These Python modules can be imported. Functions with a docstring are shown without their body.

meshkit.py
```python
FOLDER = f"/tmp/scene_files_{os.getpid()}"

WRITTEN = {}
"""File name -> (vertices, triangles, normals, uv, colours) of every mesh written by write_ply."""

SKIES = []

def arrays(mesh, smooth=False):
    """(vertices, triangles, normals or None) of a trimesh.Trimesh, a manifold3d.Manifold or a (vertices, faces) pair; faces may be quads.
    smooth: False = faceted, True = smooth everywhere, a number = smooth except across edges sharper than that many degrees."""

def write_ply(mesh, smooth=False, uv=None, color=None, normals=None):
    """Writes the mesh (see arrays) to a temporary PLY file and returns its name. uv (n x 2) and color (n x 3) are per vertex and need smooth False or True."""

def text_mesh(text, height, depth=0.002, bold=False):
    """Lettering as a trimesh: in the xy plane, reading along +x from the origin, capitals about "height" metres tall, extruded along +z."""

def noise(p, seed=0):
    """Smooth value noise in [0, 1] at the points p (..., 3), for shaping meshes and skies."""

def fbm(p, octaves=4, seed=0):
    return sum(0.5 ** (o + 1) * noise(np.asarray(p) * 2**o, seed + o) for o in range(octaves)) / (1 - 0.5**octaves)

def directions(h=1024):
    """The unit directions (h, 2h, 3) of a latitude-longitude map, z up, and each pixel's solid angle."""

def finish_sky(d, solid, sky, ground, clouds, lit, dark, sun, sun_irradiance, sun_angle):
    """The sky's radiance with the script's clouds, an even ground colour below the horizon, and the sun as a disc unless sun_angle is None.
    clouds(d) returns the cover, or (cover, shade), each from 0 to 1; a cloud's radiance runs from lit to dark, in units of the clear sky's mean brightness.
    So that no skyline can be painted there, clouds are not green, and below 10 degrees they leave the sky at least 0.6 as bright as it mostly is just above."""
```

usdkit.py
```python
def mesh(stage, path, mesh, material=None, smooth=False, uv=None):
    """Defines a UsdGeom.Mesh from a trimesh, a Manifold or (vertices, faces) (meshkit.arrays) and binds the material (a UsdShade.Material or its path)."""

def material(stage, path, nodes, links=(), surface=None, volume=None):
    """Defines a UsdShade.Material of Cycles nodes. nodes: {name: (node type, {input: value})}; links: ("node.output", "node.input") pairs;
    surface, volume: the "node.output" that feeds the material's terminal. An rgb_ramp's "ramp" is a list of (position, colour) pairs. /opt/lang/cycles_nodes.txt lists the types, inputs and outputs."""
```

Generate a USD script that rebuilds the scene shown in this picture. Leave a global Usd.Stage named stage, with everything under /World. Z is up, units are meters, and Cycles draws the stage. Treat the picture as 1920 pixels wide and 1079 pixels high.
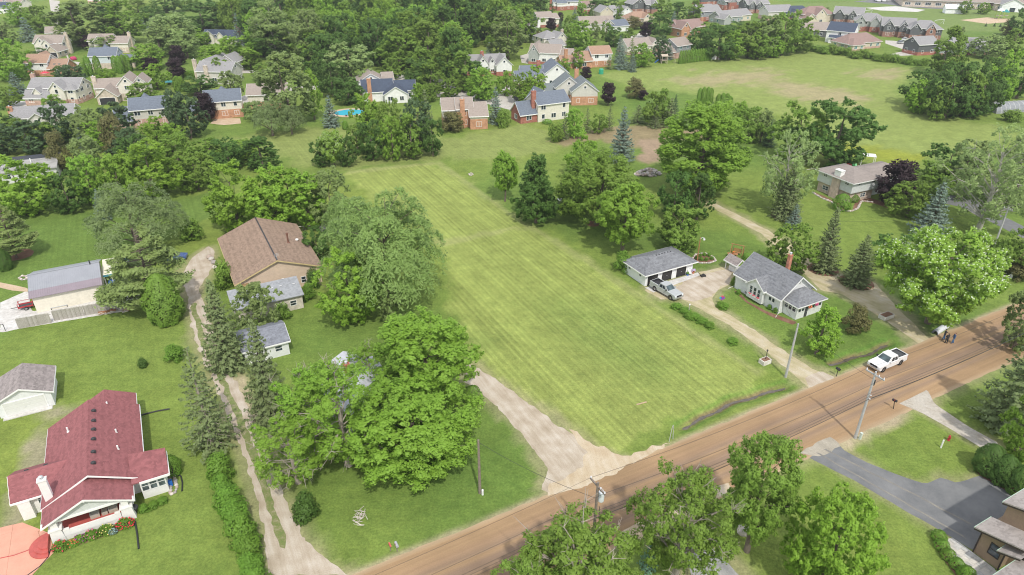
import math, random
import numpy as np
import shapely
from shapely.geometry import Polygon, LineString, Point
import trimesh, usdkit, meshkit
from pxr import Gf, Sdf, Usd, UsdGeom, UsdLux, UsdShade, Vt

# ------------------------------------------------------------------ camera, sky, sun, exposure
stage = Usd.Stage.CreateInMemory()
UsdGeom.SetStageUpAxis(stage, 'Z'); UsdGeom.SetStageMetersPerUnit(stage, 1.0)
UsdGeom.Xform.Define(stage, '/World')
CAM_H, PITCH, FPX = 56.0, 29.0, 1280.0
cam = UsdGeom.Camera.Define(stage, '/World/Camera')
cam.AddTranslateOp().Set(Gf.Vec3d(0, 0, CAM_H)); cam.AddRotateXOp().Set(90.0 - PITCH)
cam.CreateFocalLengthAttr(24.0); cam.CreateHorizontalApertureAttr(36.0); cam.CreateVerticalApertureAttr(20.23)
cam.CreateClippingRangeAttr(Gf.Vec2f(1, 20000)); cam.CreateExposureAttr(0.24)
SUN_AZ, SUN_EL = math.atan2(0.26, -0.97), math.radians(53)
sky_mat = usdkit.material(stage, '/World/Looks/sky_light',
    {'s': ('sky_texture', {'sky_type': 'single_scattering', 'sun_disc': False, 'sun_elevation': SUN_EL, 'sun_rotation': SUN_AZ, 'aerosol_density': 2.0}),
     'w': ('mix', {'mix_type': 'mix', 'fac': 0.5, 'color2': (9.0, 9.0, 9.1)}),
     'b': ('background_shader', {'strength': 0.15})}, [('s.color', 'w.color1'), ('w.color', 'b.color')], surface='b.background')
dome = UsdLux.DomeLight.Define(stage, '/World/sky')
UsdShade.MaterialBindingAPI.Apply(dome.GetPrim()).Bind(sky_mat)
dome.GetPrim().SetCustomDataByKey('kind', 'structure')
sun = UsdLux.DistantLight.Define(stage, '/World/sun')
sun.CreateNormalizeAttr(True); sun.CreateIntensityAttr(0.7); sun.CreateAngleAttr(1.6); sun.CreateColorAttr(Gf.Vec3f(1.0, 0.955, 0.88))
_sd = Gf.Vec3d(math.sin(SUN_AZ) * math.cos(SUN_EL), math.cos(SUN_AZ) * math.cos(SUN_EL), math.sin(SUN_EL))
sun.AddOrientOp().Set(Gf.Quatf(Gf.Rotation(Gf.Vec3d(0, 0, 1), _sd).GetQuat()))

# ------------------------------------------------------------------ helpers
RD = math.radians
CT, ST = math.cos(RD(PITCH)), math.sin(RD(PITCH))
YAW = 28.0                                   # the road's direction; lots run at right angles to it
E_ = np.array([math.cos(RD(YAW)), math.sin(RD(YAW))]); N_ = np.array([-E_[1], E_[0]])

def at(px, py, z=0.0):
    """The point at height z that the surveyed photograph shows at that pixel."""
    a, b = (px - 960) / FPX, -(py - 539.5) / FPX
    d = np.array([a, CT + b * ST, -ST + b * CT]); t = (z - CAM_H) / d[2]
    return np.array([d[0] * t, d[1] * t, z])

def scale_at(p):
    return FPX / (p[1] * CT + (CAM_H - p[2]) * ST)
def uv2w(u, v):
    return np.asarray(u)[..., None] * E_ + np.asarray(v)[..., None] * N_
def w2uv(p):
    return np.array([p[0] * E_[0] + p[1] * E_[1], p[0] * N_[0] + p[1] * N_[1]])
def auv(px, py, z=0.0):
    return w2uv(at(px, py, z))

used = {}
def fresh(parent, name):
    k = used.get((parent, name), 0); used[(parent, name)] = k + 1
    return f'{parent}/{name}' if k == 0 else f'{parent}/{name}_{k:03d}'

def tag(prim, label=None, cat=None, group=None, kind=None):
    for k, v in (('label', label), ('category', cat), ('group', group), ('kind', kind)):
        if v: prim.SetCustomDataByKey(k, v)
    return prim

def place(prim, loc, rz=0.0, sc=None):
    x = UsdGeom.Xformable(prim)
    x.AddTranslateOp().Set(Gf.Vec3d(*map(float, loc)))
    if rz: x.AddRotateZOp().Set(float(rz))
    if sc is not None: x.AddScaleOp().Set(Gf.Vec3f(*map(float, sc)))

def thing(name, label, cat, loc=(0, 0, 0), rz=0.0, group=None, kind=None):
    p = fresh('/World', name)
    x = UsdGeom.Xform.Define(stage, p); place(x, loc, rz)
    tag(x.GetPrim(), label, cat, group, kind)
    return p

def wmesh(path, v, f, mat, n=None, counts=None):
    m = UsdGeom.Mesh.Define(stage, path)
    v = np.asarray(v, np.float32); f = np.asarray(f, np.int32)
    m.CreatePointsAttr(Vt.Vec3fArray.FromNumpy(v))
    m.CreateFaceVertexCountsAttr(Vt.IntArray.FromNumpy(np.full(len(f), f.shape[1], np.int32) if counts is None else np.asarray(counts, np.int32)))
    m.CreateFaceVertexIndicesAttr(Vt.IntArray.FromNumpy(f.ravel()))
    m.CreateSubdivisionSchemeAttr('none')
    if n is not None:
        m.CreateNormalsAttr(Vt.Vec3fArray.FromNumpy(np.asarray(n, np.float32))); m.SetNormalsInterpolation('vertex')
    UsdShade.MaterialBindingAPI.Apply(m.GetPrim()).Bind(mat)
    return m.GetPrim()

def earclip(P):
    """Triangles of a simple polygon given in order."""
    P = [tuple(p) for p in P]; ix = list(range(len(P)))
    cr = lambda a, b, c: (b[0]-a[0])*(c[1]-a[1]) - (b[1]-a[1])*(c[0]-a[0])
    sg = 1 if sum(P[i][0]*P[(i+1) % len(P)][1] - P[(i+1) % len(P)][0]*P[i][1] for i in ix) > 0 else -1
    T = []
    while len(ix) > 3:
        for j in range(len(ix)):
            a, b, c = ix[j-1], ix[j], ix[(j+1) % len(ix)]
            if sg * cr(P[a], P[b], P[c]) <= 1e-12: continue
            if any(sg*cr(P[a], P[b], P[q]) >= 0 and sg*cr(P[b], P[c], P[q]) >= 0 and sg*cr(P[c], P[a], P[q]) >= 0 for q in ix if q not in (a, b, c)): continue
            T.append((a, b, c)); ix.pop(j); break
        else: break
    return T + [tuple(ix[:3])] + [(ix[0], ix[i], ix[i+1]) for i in range(2, len(ix) - 1)]

class MB:
    """Collects boxes, slabs, tubes and sheets into ONE mesh."""
    def __init__(s): s.v, s.f, s.k = [], [], 0
    def add(s, v, f):
        v = np.asarray(v, float)
        s.v.append(v); s.f.extend([[i + s.k for i in q] for q in f]); s.k += len(v); return s
    def tri(s, m, M=None):
        v = np.asarray(m.vertices)
        if M is not None: v = v @ np.asarray(M)[:3, :3].T + np.asarray(M)[:3, 3]
        return s.add(v, np.asarray(m.faces).tolist())
    def box(s, x0, x1, y0, y1, z0, z1):
        return s.add([(x0,y0,z0),(x1,y0,z0),(x1,y1,z0),(x0,y1,z0),(x0,y0,z1),(x1,y0,z1),(x1,y1,z1),(x0,y1,z1)],
                     [(0,3,2,1),(4,5,6,7),(0,1,5,4),(1,2,6,5),(2,3,7,6),(3,0,4,7)])
    def cbox(s, c, d, rz=0.0, tilt=None):
        x, y, z = np.asarray(d, float) / 2
        v = np.array([(-x,-y,-z),(x,-y,-z),(x,y,-z),(-x,y,-z),(-x,-y,z),(x,-y,z),(x,y,z),(-x,y,z)])
        if tilt is not None: v = v @ np.asarray(tilt).T
        a = RD(rz); R = np.array([[math.cos(a), -math.sin(a), 0], [math.sin(a), math.cos(a), 0], [0, 0, 1]])
        return s.add(v @ R.T + np.asarray(c, float), [(0,3,2,1),(4,5,6,7),(0,1,5,4),(1,2,6,5),(2,3,7,6),(3,0,4,7)])
    def slab(s, quad, t):
        """A polygon (3-D points, counter-clockwise seen from above) with thickness t downwards."""
        q = np.asarray(quad, float); k = len(q)
        return s.add(np.vstack([q, q - [0, 0, t]]), [tuple(range(k)), tuple(range(2*k-1, k-1, -1))] + [(i, i + k, (i+1) % k + k, (i+1) % k) for i in range(k)])
    def prism(s, poly, z0, z1):
        q = np.asarray(poly, float); k = len(q)
        if np.sum(q[:,0]*np.roll(q[:,1],-1)-np.roll(q[:,0],-1)*q[:,1]) < 0: q = q[::-1]
        return s.slab(np.column_stack([q, np.full(k, z1)]), z1 - z0)
    def extr(s, prof, axis, a, b):
        """Profile (pairs) in the plane across axis 'x' or 'y', swept from a to b."""
        k = len(prof)
        def P(c): return [(c, p, q) if axis == 'x' else (p, c, q) for p, q in prof]
        fl = axis == 'y'
        ar = sum(prof[i][0]*prof[(i+1) % k][1] - prof[(i+1) % k][0]*prof[i][1] for i in range(k))
        if ar < 0: prof = prof[::-1]
        tr = earclip(prof) if k > 4 else [tuple(range(k))]
        F = [t[::-1] for t in tr] + [tuple(i + k for i in t) for t in tr] + [(i, (i+1) % k, (i+1) % k + k, i + k) for i in range(k)]
        return s.add(P(a) + P(b), [tuple(q[::-1]) for q in F] if fl else F)
    def tube(s, pts, rad, k=6):
        pts = np.asarray(pts, float); rad = np.broadcast_to(np.asarray(rad, float), (len(pts),))
        d = np.gradient(pts, axis=0); d /= np.linalg.norm(d, axis=1)[:, None] + 1e-9
        ref = np.where(np.abs(d[:, 2:3]) > .9, [[1., 0, 0]], [[0, 0, 1.]])
        a = np.cross(d, ref); a /= np.linalg.norm(a, axis=1)[:, None] + 1e-9; b = np.cross(d, a)
        th = np.arange(k) / k * 2 * math.pi
        v = (pts[:, None] + rad[:, None, None] * (np.cos(th)[None, :, None] * a[:, None] + np.sin(th)[None, :, None] * b[:, None])).reshape(-1, 3)
        F = [(i*k+j, (i+1)*k+j, (i+1)*k+(j+1) % k, i*k+(j+1) % k) for i in range(len(pts)-1) for j in range(k)]
        F += [tuple(range(k)), tuple(range((len(pts)-1)*k, len(pts)*k))[::-1]]
        return s.add(v, F)
    def lathe(s, prof, c=(0, 0, 0), k=14):
        th = np.arange(k) / k * 2 * math.pi; c = np.asarray(c, float)
        v = np.array([(r*math.cos(t), r*math.sin(t), z) for r, z in prof for t in th]) + c
        n = len(prof)
        return s.add(v, [(i*k+j, i*k+(j+1) % k, (i+1)*k+(j+1) % k, (i+1)*k+j) for i in range(n-1) for j in range(k)] + [tuple(range(k))[::-1], tuple(range((n-1)*k, n*k))])
    def build(s, parent, name, mat, label=None, top=None, kind=None):
        path = fresh(parent, name)
        v = np.vstack(s.v); c = [len(q) for q in s.f]
        m = UsdGeom.Mesh.Define(stage, path)
        m.CreatePointsAttr(Vt.Vec3fArray.FromNumpy(v.astype(np.float32)))
        m.CreateFaceVertexCountsAttr(c); m.CreateFaceVertexIndicesAttr([i for q in s.f for i in q]); m.CreateSubdivisionSchemeAttr('none')
        UsdShade.MaterialBindingAPI.Apply(m.GetPrim()).Bind(mat)
        if label: m.GetPrim().SetCustomDataByKey('label', label)
        if kind: m.GetPrim().SetCustomDataByKey('kind', kind)
        if top: tag(m.GetPrim(), *top)
        return path

# ------------------------------------------------------------------ materials
mats = {}
def M(name, nodes, links, surface='p.BSDF'):
    if name not in mats: mats[name] = usdkit.material(stage, '/World/Looks/' + name, nodes, links, surface=surface)
    return mats[name]

def plain(name, col, rough=0.6, metal=0.0, var=0.12, scale=3.0, spec=0.5, coat=0.0):
    """A painted or worn surface: the colour drifts with two sizes of noise."""
    c = np.array(col)
    return M(name, {'t': ('texture_coordinate', {}), 'n': ('noise_texture', {'scale': scale, 'detail': 5.0, 'roughness': 0.65}),
        'r': ('rgb_ramp', {'ramp': [(0.25, tuple(c*(1-var))), (0.75, tuple(np.minimum(c*(1+var), .95)))]}),
        'p': ('principled_bsdf', {'roughness': rough, 'metallic': metal, 'specular_ior_level': spec, 'coat_weight': coat})},
        [('t.object', 'n.vector'), ('n.fac', 'r.fac'), ('r.color', 'p.base_color')])

def roofing(name, col, row=0.16, var=0.28):
    """Asphalt shingles: granule speckle, tab-to-tab tone, faint courses, weathering streaks."""
    c = np.array(col)
    return M(name, {'t': ('texture_coordinate', {}),
        'm': ('mapping', {'scale': (3.2, 3.2, 9.0)}), 'v': ('voronoi_texture', {'scale': 1.0}), 'vb': ('rgb_to_bw', {}),
        'n': ('noise_texture', {'scale': 0.55, 'detail': 4.0}), 'f': ('noise_texture', {'scale': 14.0, 'detail': 3.0}),
        'a': ('math', {'math_type': 'multiply_add', 'value2': 0.5, 'value3': 0.0}), 'b': ('math', {'math_type': 'multiply_add', 'value2': 0.3}),
        'd': ('math', {'math_type': 'multiply_add', 'value2': 0.35}),
        'w': ('wave_texture', {'bands_direction': 'z', 'scale': 0.9, 'distortion': 0.6, 'detail': 1.0}), 'wr': ('math', {'math_type': 'multiply_add', 'value2': 0.12}),
        'r': ('rgb_ramp', {'ramp': [(0.3, tuple(c*(1-var))), (0.55, tuple(c)), (0.8, tuple(np.minimum(c*(1+var), .9)))]}),
        'u': ('bump', {'strength': 0.25, 'distance': 0.03}),
        'p': ('principled_bsdf', {'roughness': 0.9, 'specular_ior_level': 0.25})},
        [('t.object', 'm.vector'), ('m.vector', 'v.vector'), ('v.color', 'vb.color'), ('t.object', 'n.vector'), ('t.object', 'f.vector'), ('t.object', 'w.vector'),
         ('vb.val', 'a.value1'), ('n.fac', 'b.value1'), ('a.value', 'b.value3'), ('f.fac', 'd.value1'), ('b.value', 'd.value3'),
         ('w.fac', 'wr.value1'), ('d.value', 'wr.value3'), ('wr.value', 'r.fac'), ('r.color', 'p.base_color'), ('wr.value', 'u.height'), ('u.normal', 'p.normal')])

def siding(name, col, pitch=0.2, vertical=False, var=0.07):
    """Lapped or grooved boards: a saw-tooth relief with slight dirt."""
    c = np.array(col)
    return M(name, {'t': ('texture_coordinate', {}),
        'w': ('wave_texture', {'bands_direction': 'x' if vertical else 'z', 'profile': 'saw', 'scale': 0.314 / pitch}),
        'n': ('noise_texture', {'scale': 1.3, 'detail': 5.0, 'roughness': 0.7}),
        'r': ('rgb_ramp', {'ramp': [(0.3, tuple(c*(1-2*var))), (0.6, tuple(c)), (0.8, tuple(np.minimum(c*(1+var), .9)))]}),
        'u': ('bump', {'strength': 0.8, 'distance': 0.03}), 'p': ('principled_bsdf', {'roughness': 0.6, 'specular_ior_level': 0.3})},
        [('t.object', 'w.vector'), ('t.object', 'n.vector'), ('n.fac', 'r.fac'), ('r.color', 'p.base_color'), ('w.fac', 'u.height'), ('u.normal', 'p.normal')])

def brickwall(name, col):
    c = np.array(col)
    return M(name, {'t': ('texture_coordinate', {}), 's': ('separate_xyz', {}), 'ad': ('math', {'math_type': 'add'}), 'cv': ('combine_xyz', {}),
        'b': ('brick_texture', {'color1': tuple(c*.85), 'color2': tuple(c*1.15), 'mortar': tuple(c*.6+.12), 'scale': 1.0, 'brick_width': 0.22, 'row_height': 0.075, 'mortar_size': 0.008}),
        'n': ('noise_texture', {'scale': 1.2, 'detail': 4.0}), 'h': ('hsv', {}), 'mr': ('map_range', {'from_min': 0.3, 'from_max': 0.7, 'to_min': 0.8, 'to_max': 1.2}),
        'p': ('principled_bsdf', {'roughness': 0.9, 'specular_ior_level': 0.2})},
        [('t.object', 's.vector'), ('s.x', 'ad.value1'), ('s.y', 'ad.value2'), ('ad.value', 'cv.x'), ('s.z', 'cv.y'), ('cv.vector', 'b.vector'),
         ('t.object', 'n.vector'), ('n.fac', 'mr.value'), ('mr.result', 'h.value'), ('b.color', 'h.color'), ('h.color', 'p.base_color')])

def glassy(name, col=(0.03, 0.04, 0.05)):
    """A window pane seen from outside: a dark room behind a reflecting pane."""
    return M(name, {'n': ('noise_texture', {'scale': 0.9, 'detail': 1.0}), 't': ('texture_coordinate', {}),
        'r': ('rgb_ramp', {'ramp': [(0.35, tuple(np.array(col)*.6)), (0.65, tuple(np.array(col)*1.8))]}),
        'p': ('principled_bsdf', {'roughness': 0.06, 'specular_ior_level': 0.7})}, [('t.object', 'n.vector'), ('n.fac', 'r.fac'), ('r.color', 'p.base_color')])

def leafmat(name, c1, c2, trans=0.3, vary=0.1, gain=(3.7, 3.0, 2.1)):
    """Leaves: every leaf its own tone, every tree its own shade, light passing through."""
    c1, c2 = tuple(np.minimum(np.array(c1) * gain * [1.02, 1.0, .86], .66)), tuple(np.minimum(np.array(c2) * gain * [1.02, 1.0, .86], .7))
    return M(name, {'g': ('geometry', {}), 'o': ('object_info', {}),
        'r': ('rgb_ramp', {'ramp': [(0.0, tuple(np.array(c1)*.7)), (0.35, c1), (0.75, c2), (1.0, tuple(np.minimum(np.array(c2)*1.3, .6)))]}),
        'mr': ('map_range', {'to_min': 1.17 - vary, 'to_max': 1.17 + vary}), 'mh': ('map_range', {'to_min': 0.497, 'to_max': 0.506}),
        'h': ('hsv', {'saturation': 0.97}),
        'p': ('principled_bsdf', {'roughness': 0.55, 'specular_ior_level': 0.25}), 'tg': ('gamma', {'gamma': 0.75}), 't': ('translucent_bsdf', {}), 'x': ('mix_closure', {'fac': min(.5, trans + .12)})},
        [('g.random_per_island', 'r.fac'), ('o.random', 'mr.value'), ('o.random', 'mh.value'), ('mr.result', 'h.value'), ('mh.result', 'h.hue'), ('r.color', 'h.color'),
         ('h.color', 'p.base_color'), ('h.color', 'tg.color'), ('tg.color', 't.color'), ('p.BSDF', 'x.closure1'), ('t.BSDF', 'x.closure2')], surface='x.closure')
# ------------------------------------------------------------------ trees: class prims with a trunk and a crown
bark = plain('bark', (0.13, 0.105, 0.08), 0.95, var=0.35, scale=4.0)
bark_pale = plain('pale_bark', (0.36, 0.34, 0.29), 0.9, var=0.3, scale=2.0)
bark_dead = plain('dead_wood', (0.30, 0.26, 0.22), 0.9, var=0.25, scale=3.0)

def leaf_quads(rng, P, out, size, asp=0.55, up=0.25, rnd=0.9, hang=0.0, soft=0.72):
    """One small folded-flat leaf spray per point; shading normals lean towards the clump's outward direction."""
    n = len(P)
    nr = out * 0.8 + rng.normal(size=(n, 3)) * rnd * 0.6 + [0, 0, up]
    nr /= np.linalg.norm(nr, axis=1)[:, None]
    nr[np.sum(nr * out, 1) < 0] *= -1
    t = rng.normal(size=(n, 3)) + np.array([0, 0, -hang]) + out * .4
    t -= nr * np.sum(t * nr, 1)[:, None]; t /= np.linalg.norm(t, axis=1)[:, None] + 1e-9
    b = np.cross(nr, t)
    L = (size * rng.uniform(0.6, 1.35, n))[:, None]
    v = np.stack([P - t * L * .5, P - b * L * asp * .5 - nr * L * .06, P + t * L * .5, P + b * L * asp * .5 - nr * L * .06], 1).reshape(-1, 3)
    nn = nr * (1 - soft) + out * soft; nn /= np.linalg.norm(nn, axis=1)[:, None]
    return v, np.arange(4 * n).reshape(n, 4), np.repeat(nn, 4, 0)

def unit(rng, n):
    d = rng.normal(size=(n, 3)); return d / np.linalg.norm(d, axis=1)[:, None]

PROF = {'round': lambda t: np.sqrt(np.clip(1 - (2*t - 1)**2, 0, 1))**0.8,
        'oval': lambda t: np.sqrt(np.clip(1 - (2*t - 1)**2, 0, 1)) * (1.05 - .25*t),
        'umbrella': lambda t: np.clip(np.sin(math.pi * np.clip(t, 0, 1)**0.75), 0, 1)**0.6 * (0.75 + .3*t),
        'pyramid': lambda t: np.clip(1 - t, 0, 1)**0.65 * np.clip(t * 8, 0, 1)**.5,
        'dome': lambda t: np.sqrt(np.clip(1 - t**2, 0, 1)) * (0.88 + .12*t)}

def proto(name): 
    stage.CreateClassPrim('/World/' + name); return '/World/' + name

def branches(rng, H, tr, base, centers, nb, r_end=.03, twig=None):
    mb = MB()
    top = H * .78
    wob = rng.normal(size=(5, 3)) * [tr, tr, 0] * 0.9; wob[0] = 0
    zs = np.linspace(0, top, 5)
    trunk = np.column_stack([np.zeros(5), np.zeros(5), zs]) + np.cumsum(wob, 0) * .6
    mb.tube(trunk, [tr * 1.35, tr, tr * .8, tr * .5, tr * .2], 8)
    idx = rng.permutation(len(centers))[:nb]
    for i in idx:
        c = centers[i]
        z0 = min(max(base * .75, c[2] - np.hypot(c[0], c[1]) * rng.uniform(.5, .95)), top * .95)
        f = z0 / top * 4; k = int(min(f, 3)); p0 = trunk[k] + (trunk[k+1] - trunk[k]) * (f - k)
        mid = p0 * .5 + c * .5 + rng.normal(size=3) * .25 + [0, 0, .3]
        r0 = tr * .42 * (1 - z0 / H * .7)
        mb.tube([p0, p0*.6+mid*.4 + [0,0,-.1], mid, c], [r0, r0 * .75, r0 * .5, r_end], 5)
    return mb

def deciduous(name, leaf, seed, H, R, base=.2, shape='round', ncl=70, cr=.24, nleaf=9000, size=.45, sub=0, bk=None, nb=14, hang=0.0, asp=.55, tr=None, jit=.16, twigs=0, lean=0, bloom=0):
    """R: crown radius; base: height of the crown's bottom as a share of H; sub: twig clumps per bough (0 for far trees)."""
    rng = np.random.default_rng(seed); b0 = H * base; P = PROF[shape]
    C = []
    k1, k2 = rng.uniform(0, 6.28, 2)
    tries = 0
    while len(C) < ncl and tries < 20000:
        tries += 1
        t = rng.uniform(0.02, 0.97); a = rng.uniform(0, 2*math.pi)
        lob = 1 + jit * math.sin(2*a + k1 + 3*t) + jit * .7 * math.sin(5*a + k2 + 7*t)
        rr = R * P(np.array(t)) * lob * (1 - cr*.75) * (rng.uniform(0, 1)**0.38)
        c = np.array([rr*math.cos(a), rr*math.sin(a), b0 + t*(H - b0)])
        if all(np.sum((c - d)**2) > (R*cr*.62)**2 for d in C): C.append(c)
    C = np.array(C); cc = np.array([0, 0, b0 + (H - b0) * .42])
    rad = R * cr * rng.uniform(.75, 1.25, len(C))
    if lean: C[:, 0] += C[:, 2] / H * lean
    pts, outs = [], []
    per = np.maximum(1, (nleaf * rad**2 / np.sum(rad**2)).astype(int))
    for c, r, n in zip(C, rad, per):
        o = c - cc; o = o / (np.linalg.norm(o) + 1e-6)
        if sub:
            d = unit(rng, sub) + o * .35 + [0, 0, .12]; d /= np.linalg.norm(d, axis=1)[:, None]
            sc = c + d * r * rng.uniform(.35, 1.0, sub)[:, None] * [1, 1, .95]
            w = rng.integers(0, sub, n); d2 = unit(rng, n)
            pts.append(sc[w] + d2 * (r * .30 * rng.uniform(.1, 1, n)**.6)[:, None])
            outs.append(d2 * .55 + d[w] * .45 + o * .3 + [0, 0, .15])
        else:
            d = unit(rng, n)
            pts.append(c + d * (r * rng.uniform(.3, 1, n)**.5)[:, None] * [1, 1, .85]); outs.append(d * .75 + o * .4 + [0, 0, .15])
    Pt = np.vstack(pts); O = np.vstack(outs); O /= np.linalg.norm(O, axis=1)[:, None]
    v, f, n = leaf_quads(rng, Pt, O, size, asp=asp, hang=hang)
    p = proto(name)
    mb = branches(rng, H, tr or H * .022, b0, C, nb)
    if twigs:
        for _ in range(twigs):
            c = C[rng.integers(len(C))]; o = c - cc; o /= np.linalg.norm(o)
            q = c + o * R * .12; pts_ = [c * .7 + cc * .3, c]
            for _ in range(2): q = pts_[-1] + (o + rng.normal(size=3) * .5) * R * .13; pts_.append(q)
            mb.tube(pts_, [.09, .06, .04, .015], 4)
            for _ in range(3):
                s0 = pts_[2] ; mb.tube([s0, s0 + (o*.6 + rng.normal(size=3) * .6) * R * .11], [.03, .01], 3)
    mb.build(p, 'trunk', bk or bark); wmesh(p + '/crown', v, f, leaf, n)
    if bloom:                                   # blossom heads on the sunny side of the boughs
        up = np.nonzero((O[:, 2] > .25) & (np.linalg.norm(Pt[:, :2], axis=1) > R * .35))[0]; i = rng.choice(up, bloom)
        v, f, n = leaf_quads(rng, Pt[i] + O[i] * .18, O[i], .15, asp=.9); wmesh(p + '/blossoms', v, f, blossom, n)
    PROTO[name] = (H, R, base)

PROTO = {}
def spruce(name, leaf, seed, H, R, levels=26, nbr=11, per=34, size=.42, base=.03, bk=None, droop=.28, pw=.9, gap=0.0):
    rng = np.random.default_rng(seed); pts, outs, mb = [], [], MB()
    mb.tube([(0, 0, 0), (0, 0, H * .5), (0, 0, H * .97)], [H * .018, H * .011, .03], 6)
    for i in range(levels):
        t = (i + rng.uniform(-.3, .3)) / levels; z = H * (base + (1 - base) * max(t, 0))
        r = R * (1 - t)**pw * (1 if t > .08 else .75 + t*3) + .12
        n = max(4, int(nbr * (1 - t * .5)))
        for j in range(n):
            if rng.uniform() < gap: continue
            a = (j + rng.uniform(-.35, .35)) / n * 2*math.pi + i * 1.3; L = r * rng.uniform(.68, 1.12)
            d = np.array([math.cos(a), math.sin(a), 0]); sl = -droop * (1 - t) + .35 * t
            m = max(5, int(per * L / R))
            s = rng.uniform(.12, 1, m)**.75
            w = rng.normal(size=m) * (.14 * L) * (1.15 - s) + rng.normal(size=m) * .05
            side = np.array([-d[1], d[0], 0])
            p = d * (s * L)[:, None] + side * w[:, None]
            p[:, 2] = z + sl * s * L + .16 * L * s**3 - np.abs(w) * .35 + rng.normal(size=m) * .06
            pts.append(p); o = d * .6 + np.array([0, 0, .55]) + side * (np.sign(w) * .35)[:, None] + rng.normal(size=(m, 3)) * .15; outs.append(o)
            if L > R * .35: mb.tube([(0, 0, z), d * L * .9 + [0, 0, z + sl * L * .8]], [.045, .012], 3)
    Pt = np.vstack(pts); O = np.vstack(outs); O /= np.linalg.norm(O, axis=1)[:, None]
    v, f, n = leaf_quads(rng, Pt, O, size, asp=.5, up=.3, rnd=.6, hang=.35, soft=.75)
    p = proto(name); mb.build(p, 'trunk', bk or bark); wmesh(p + '/crown', v, f, leaf, n); PROTO[name] = (H, R, None)

def pine(name, leaf, seed, H, R, levels=11, base=.16, per=230, size=.5, gap=.1):
    """A white pine: separated level plumes on long boughs."""
    rng = np.random.default_rng(seed); pts, outs, mb = [], [], MB()
    mb.tube([(0, 0, 0), (.1, 0, H*.5), (0, .1, H*.97)], [H*.022, H*.014, .04], 7)
    for i in range(levels):
        t = i / levels; z = H * (base + (1 - base) * t)
        r = R * min(1, (1 - t)**.75 * 1.08) + .3
        for j in range(max(4, int(7 * (1 - t*.4)))):
            if rng.uniform() < gap: continue
            a = rng.uniform(0, 6.283); L = r * rng.uniform(.55, 1.1); d = np.array([math.cos(a), math.sin(a), 0]); sd = np.array([-d[1], d[0], 0])
            zz = z + rng.uniform(-.03, .03) * H
            m = int(per * (L / R)); s = rng.uniform(.3, 1, m)**.6; w = rng.normal(size=m) * .2 * L * (1.2 - s*.5)
            p = d * (s * L)[:, None] + sd * w[:, None]; p[:, 2] = zz + .1 * L * s**2 + rng.uniform(0, .5, m) * (1 - np.abs(w) / (.5*L + .01))
            pts.append(p); outs.append(d * .3 + np.array([0, 0, .8]) + sd * (w / (.3*L + .01))[:, None] * .4 + rng.normal(size=(m, 3)) * .2)
            mb.tube([(0, 0, zz - .15), d * L * .5 + [0, 0, zz], d * L * .95 + [0, 0, zz + .1*L]], [.09, .05, .015], 4)
    Pt = np.vstack(pts); O = np.vstack(outs); O /= np.linalg.norm(O, axis=1)[:, None]
    v, f, n = leaf_quads(rng, Pt, O, size, asp=.35, up=.3, rnd=.9, soft=.5)
    p = proto(name); mb.build(p, 'trunk', bark); wmesh(p + '/crown', v, f, leaf, n); PROTO[name] = (H, R, None)

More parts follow.
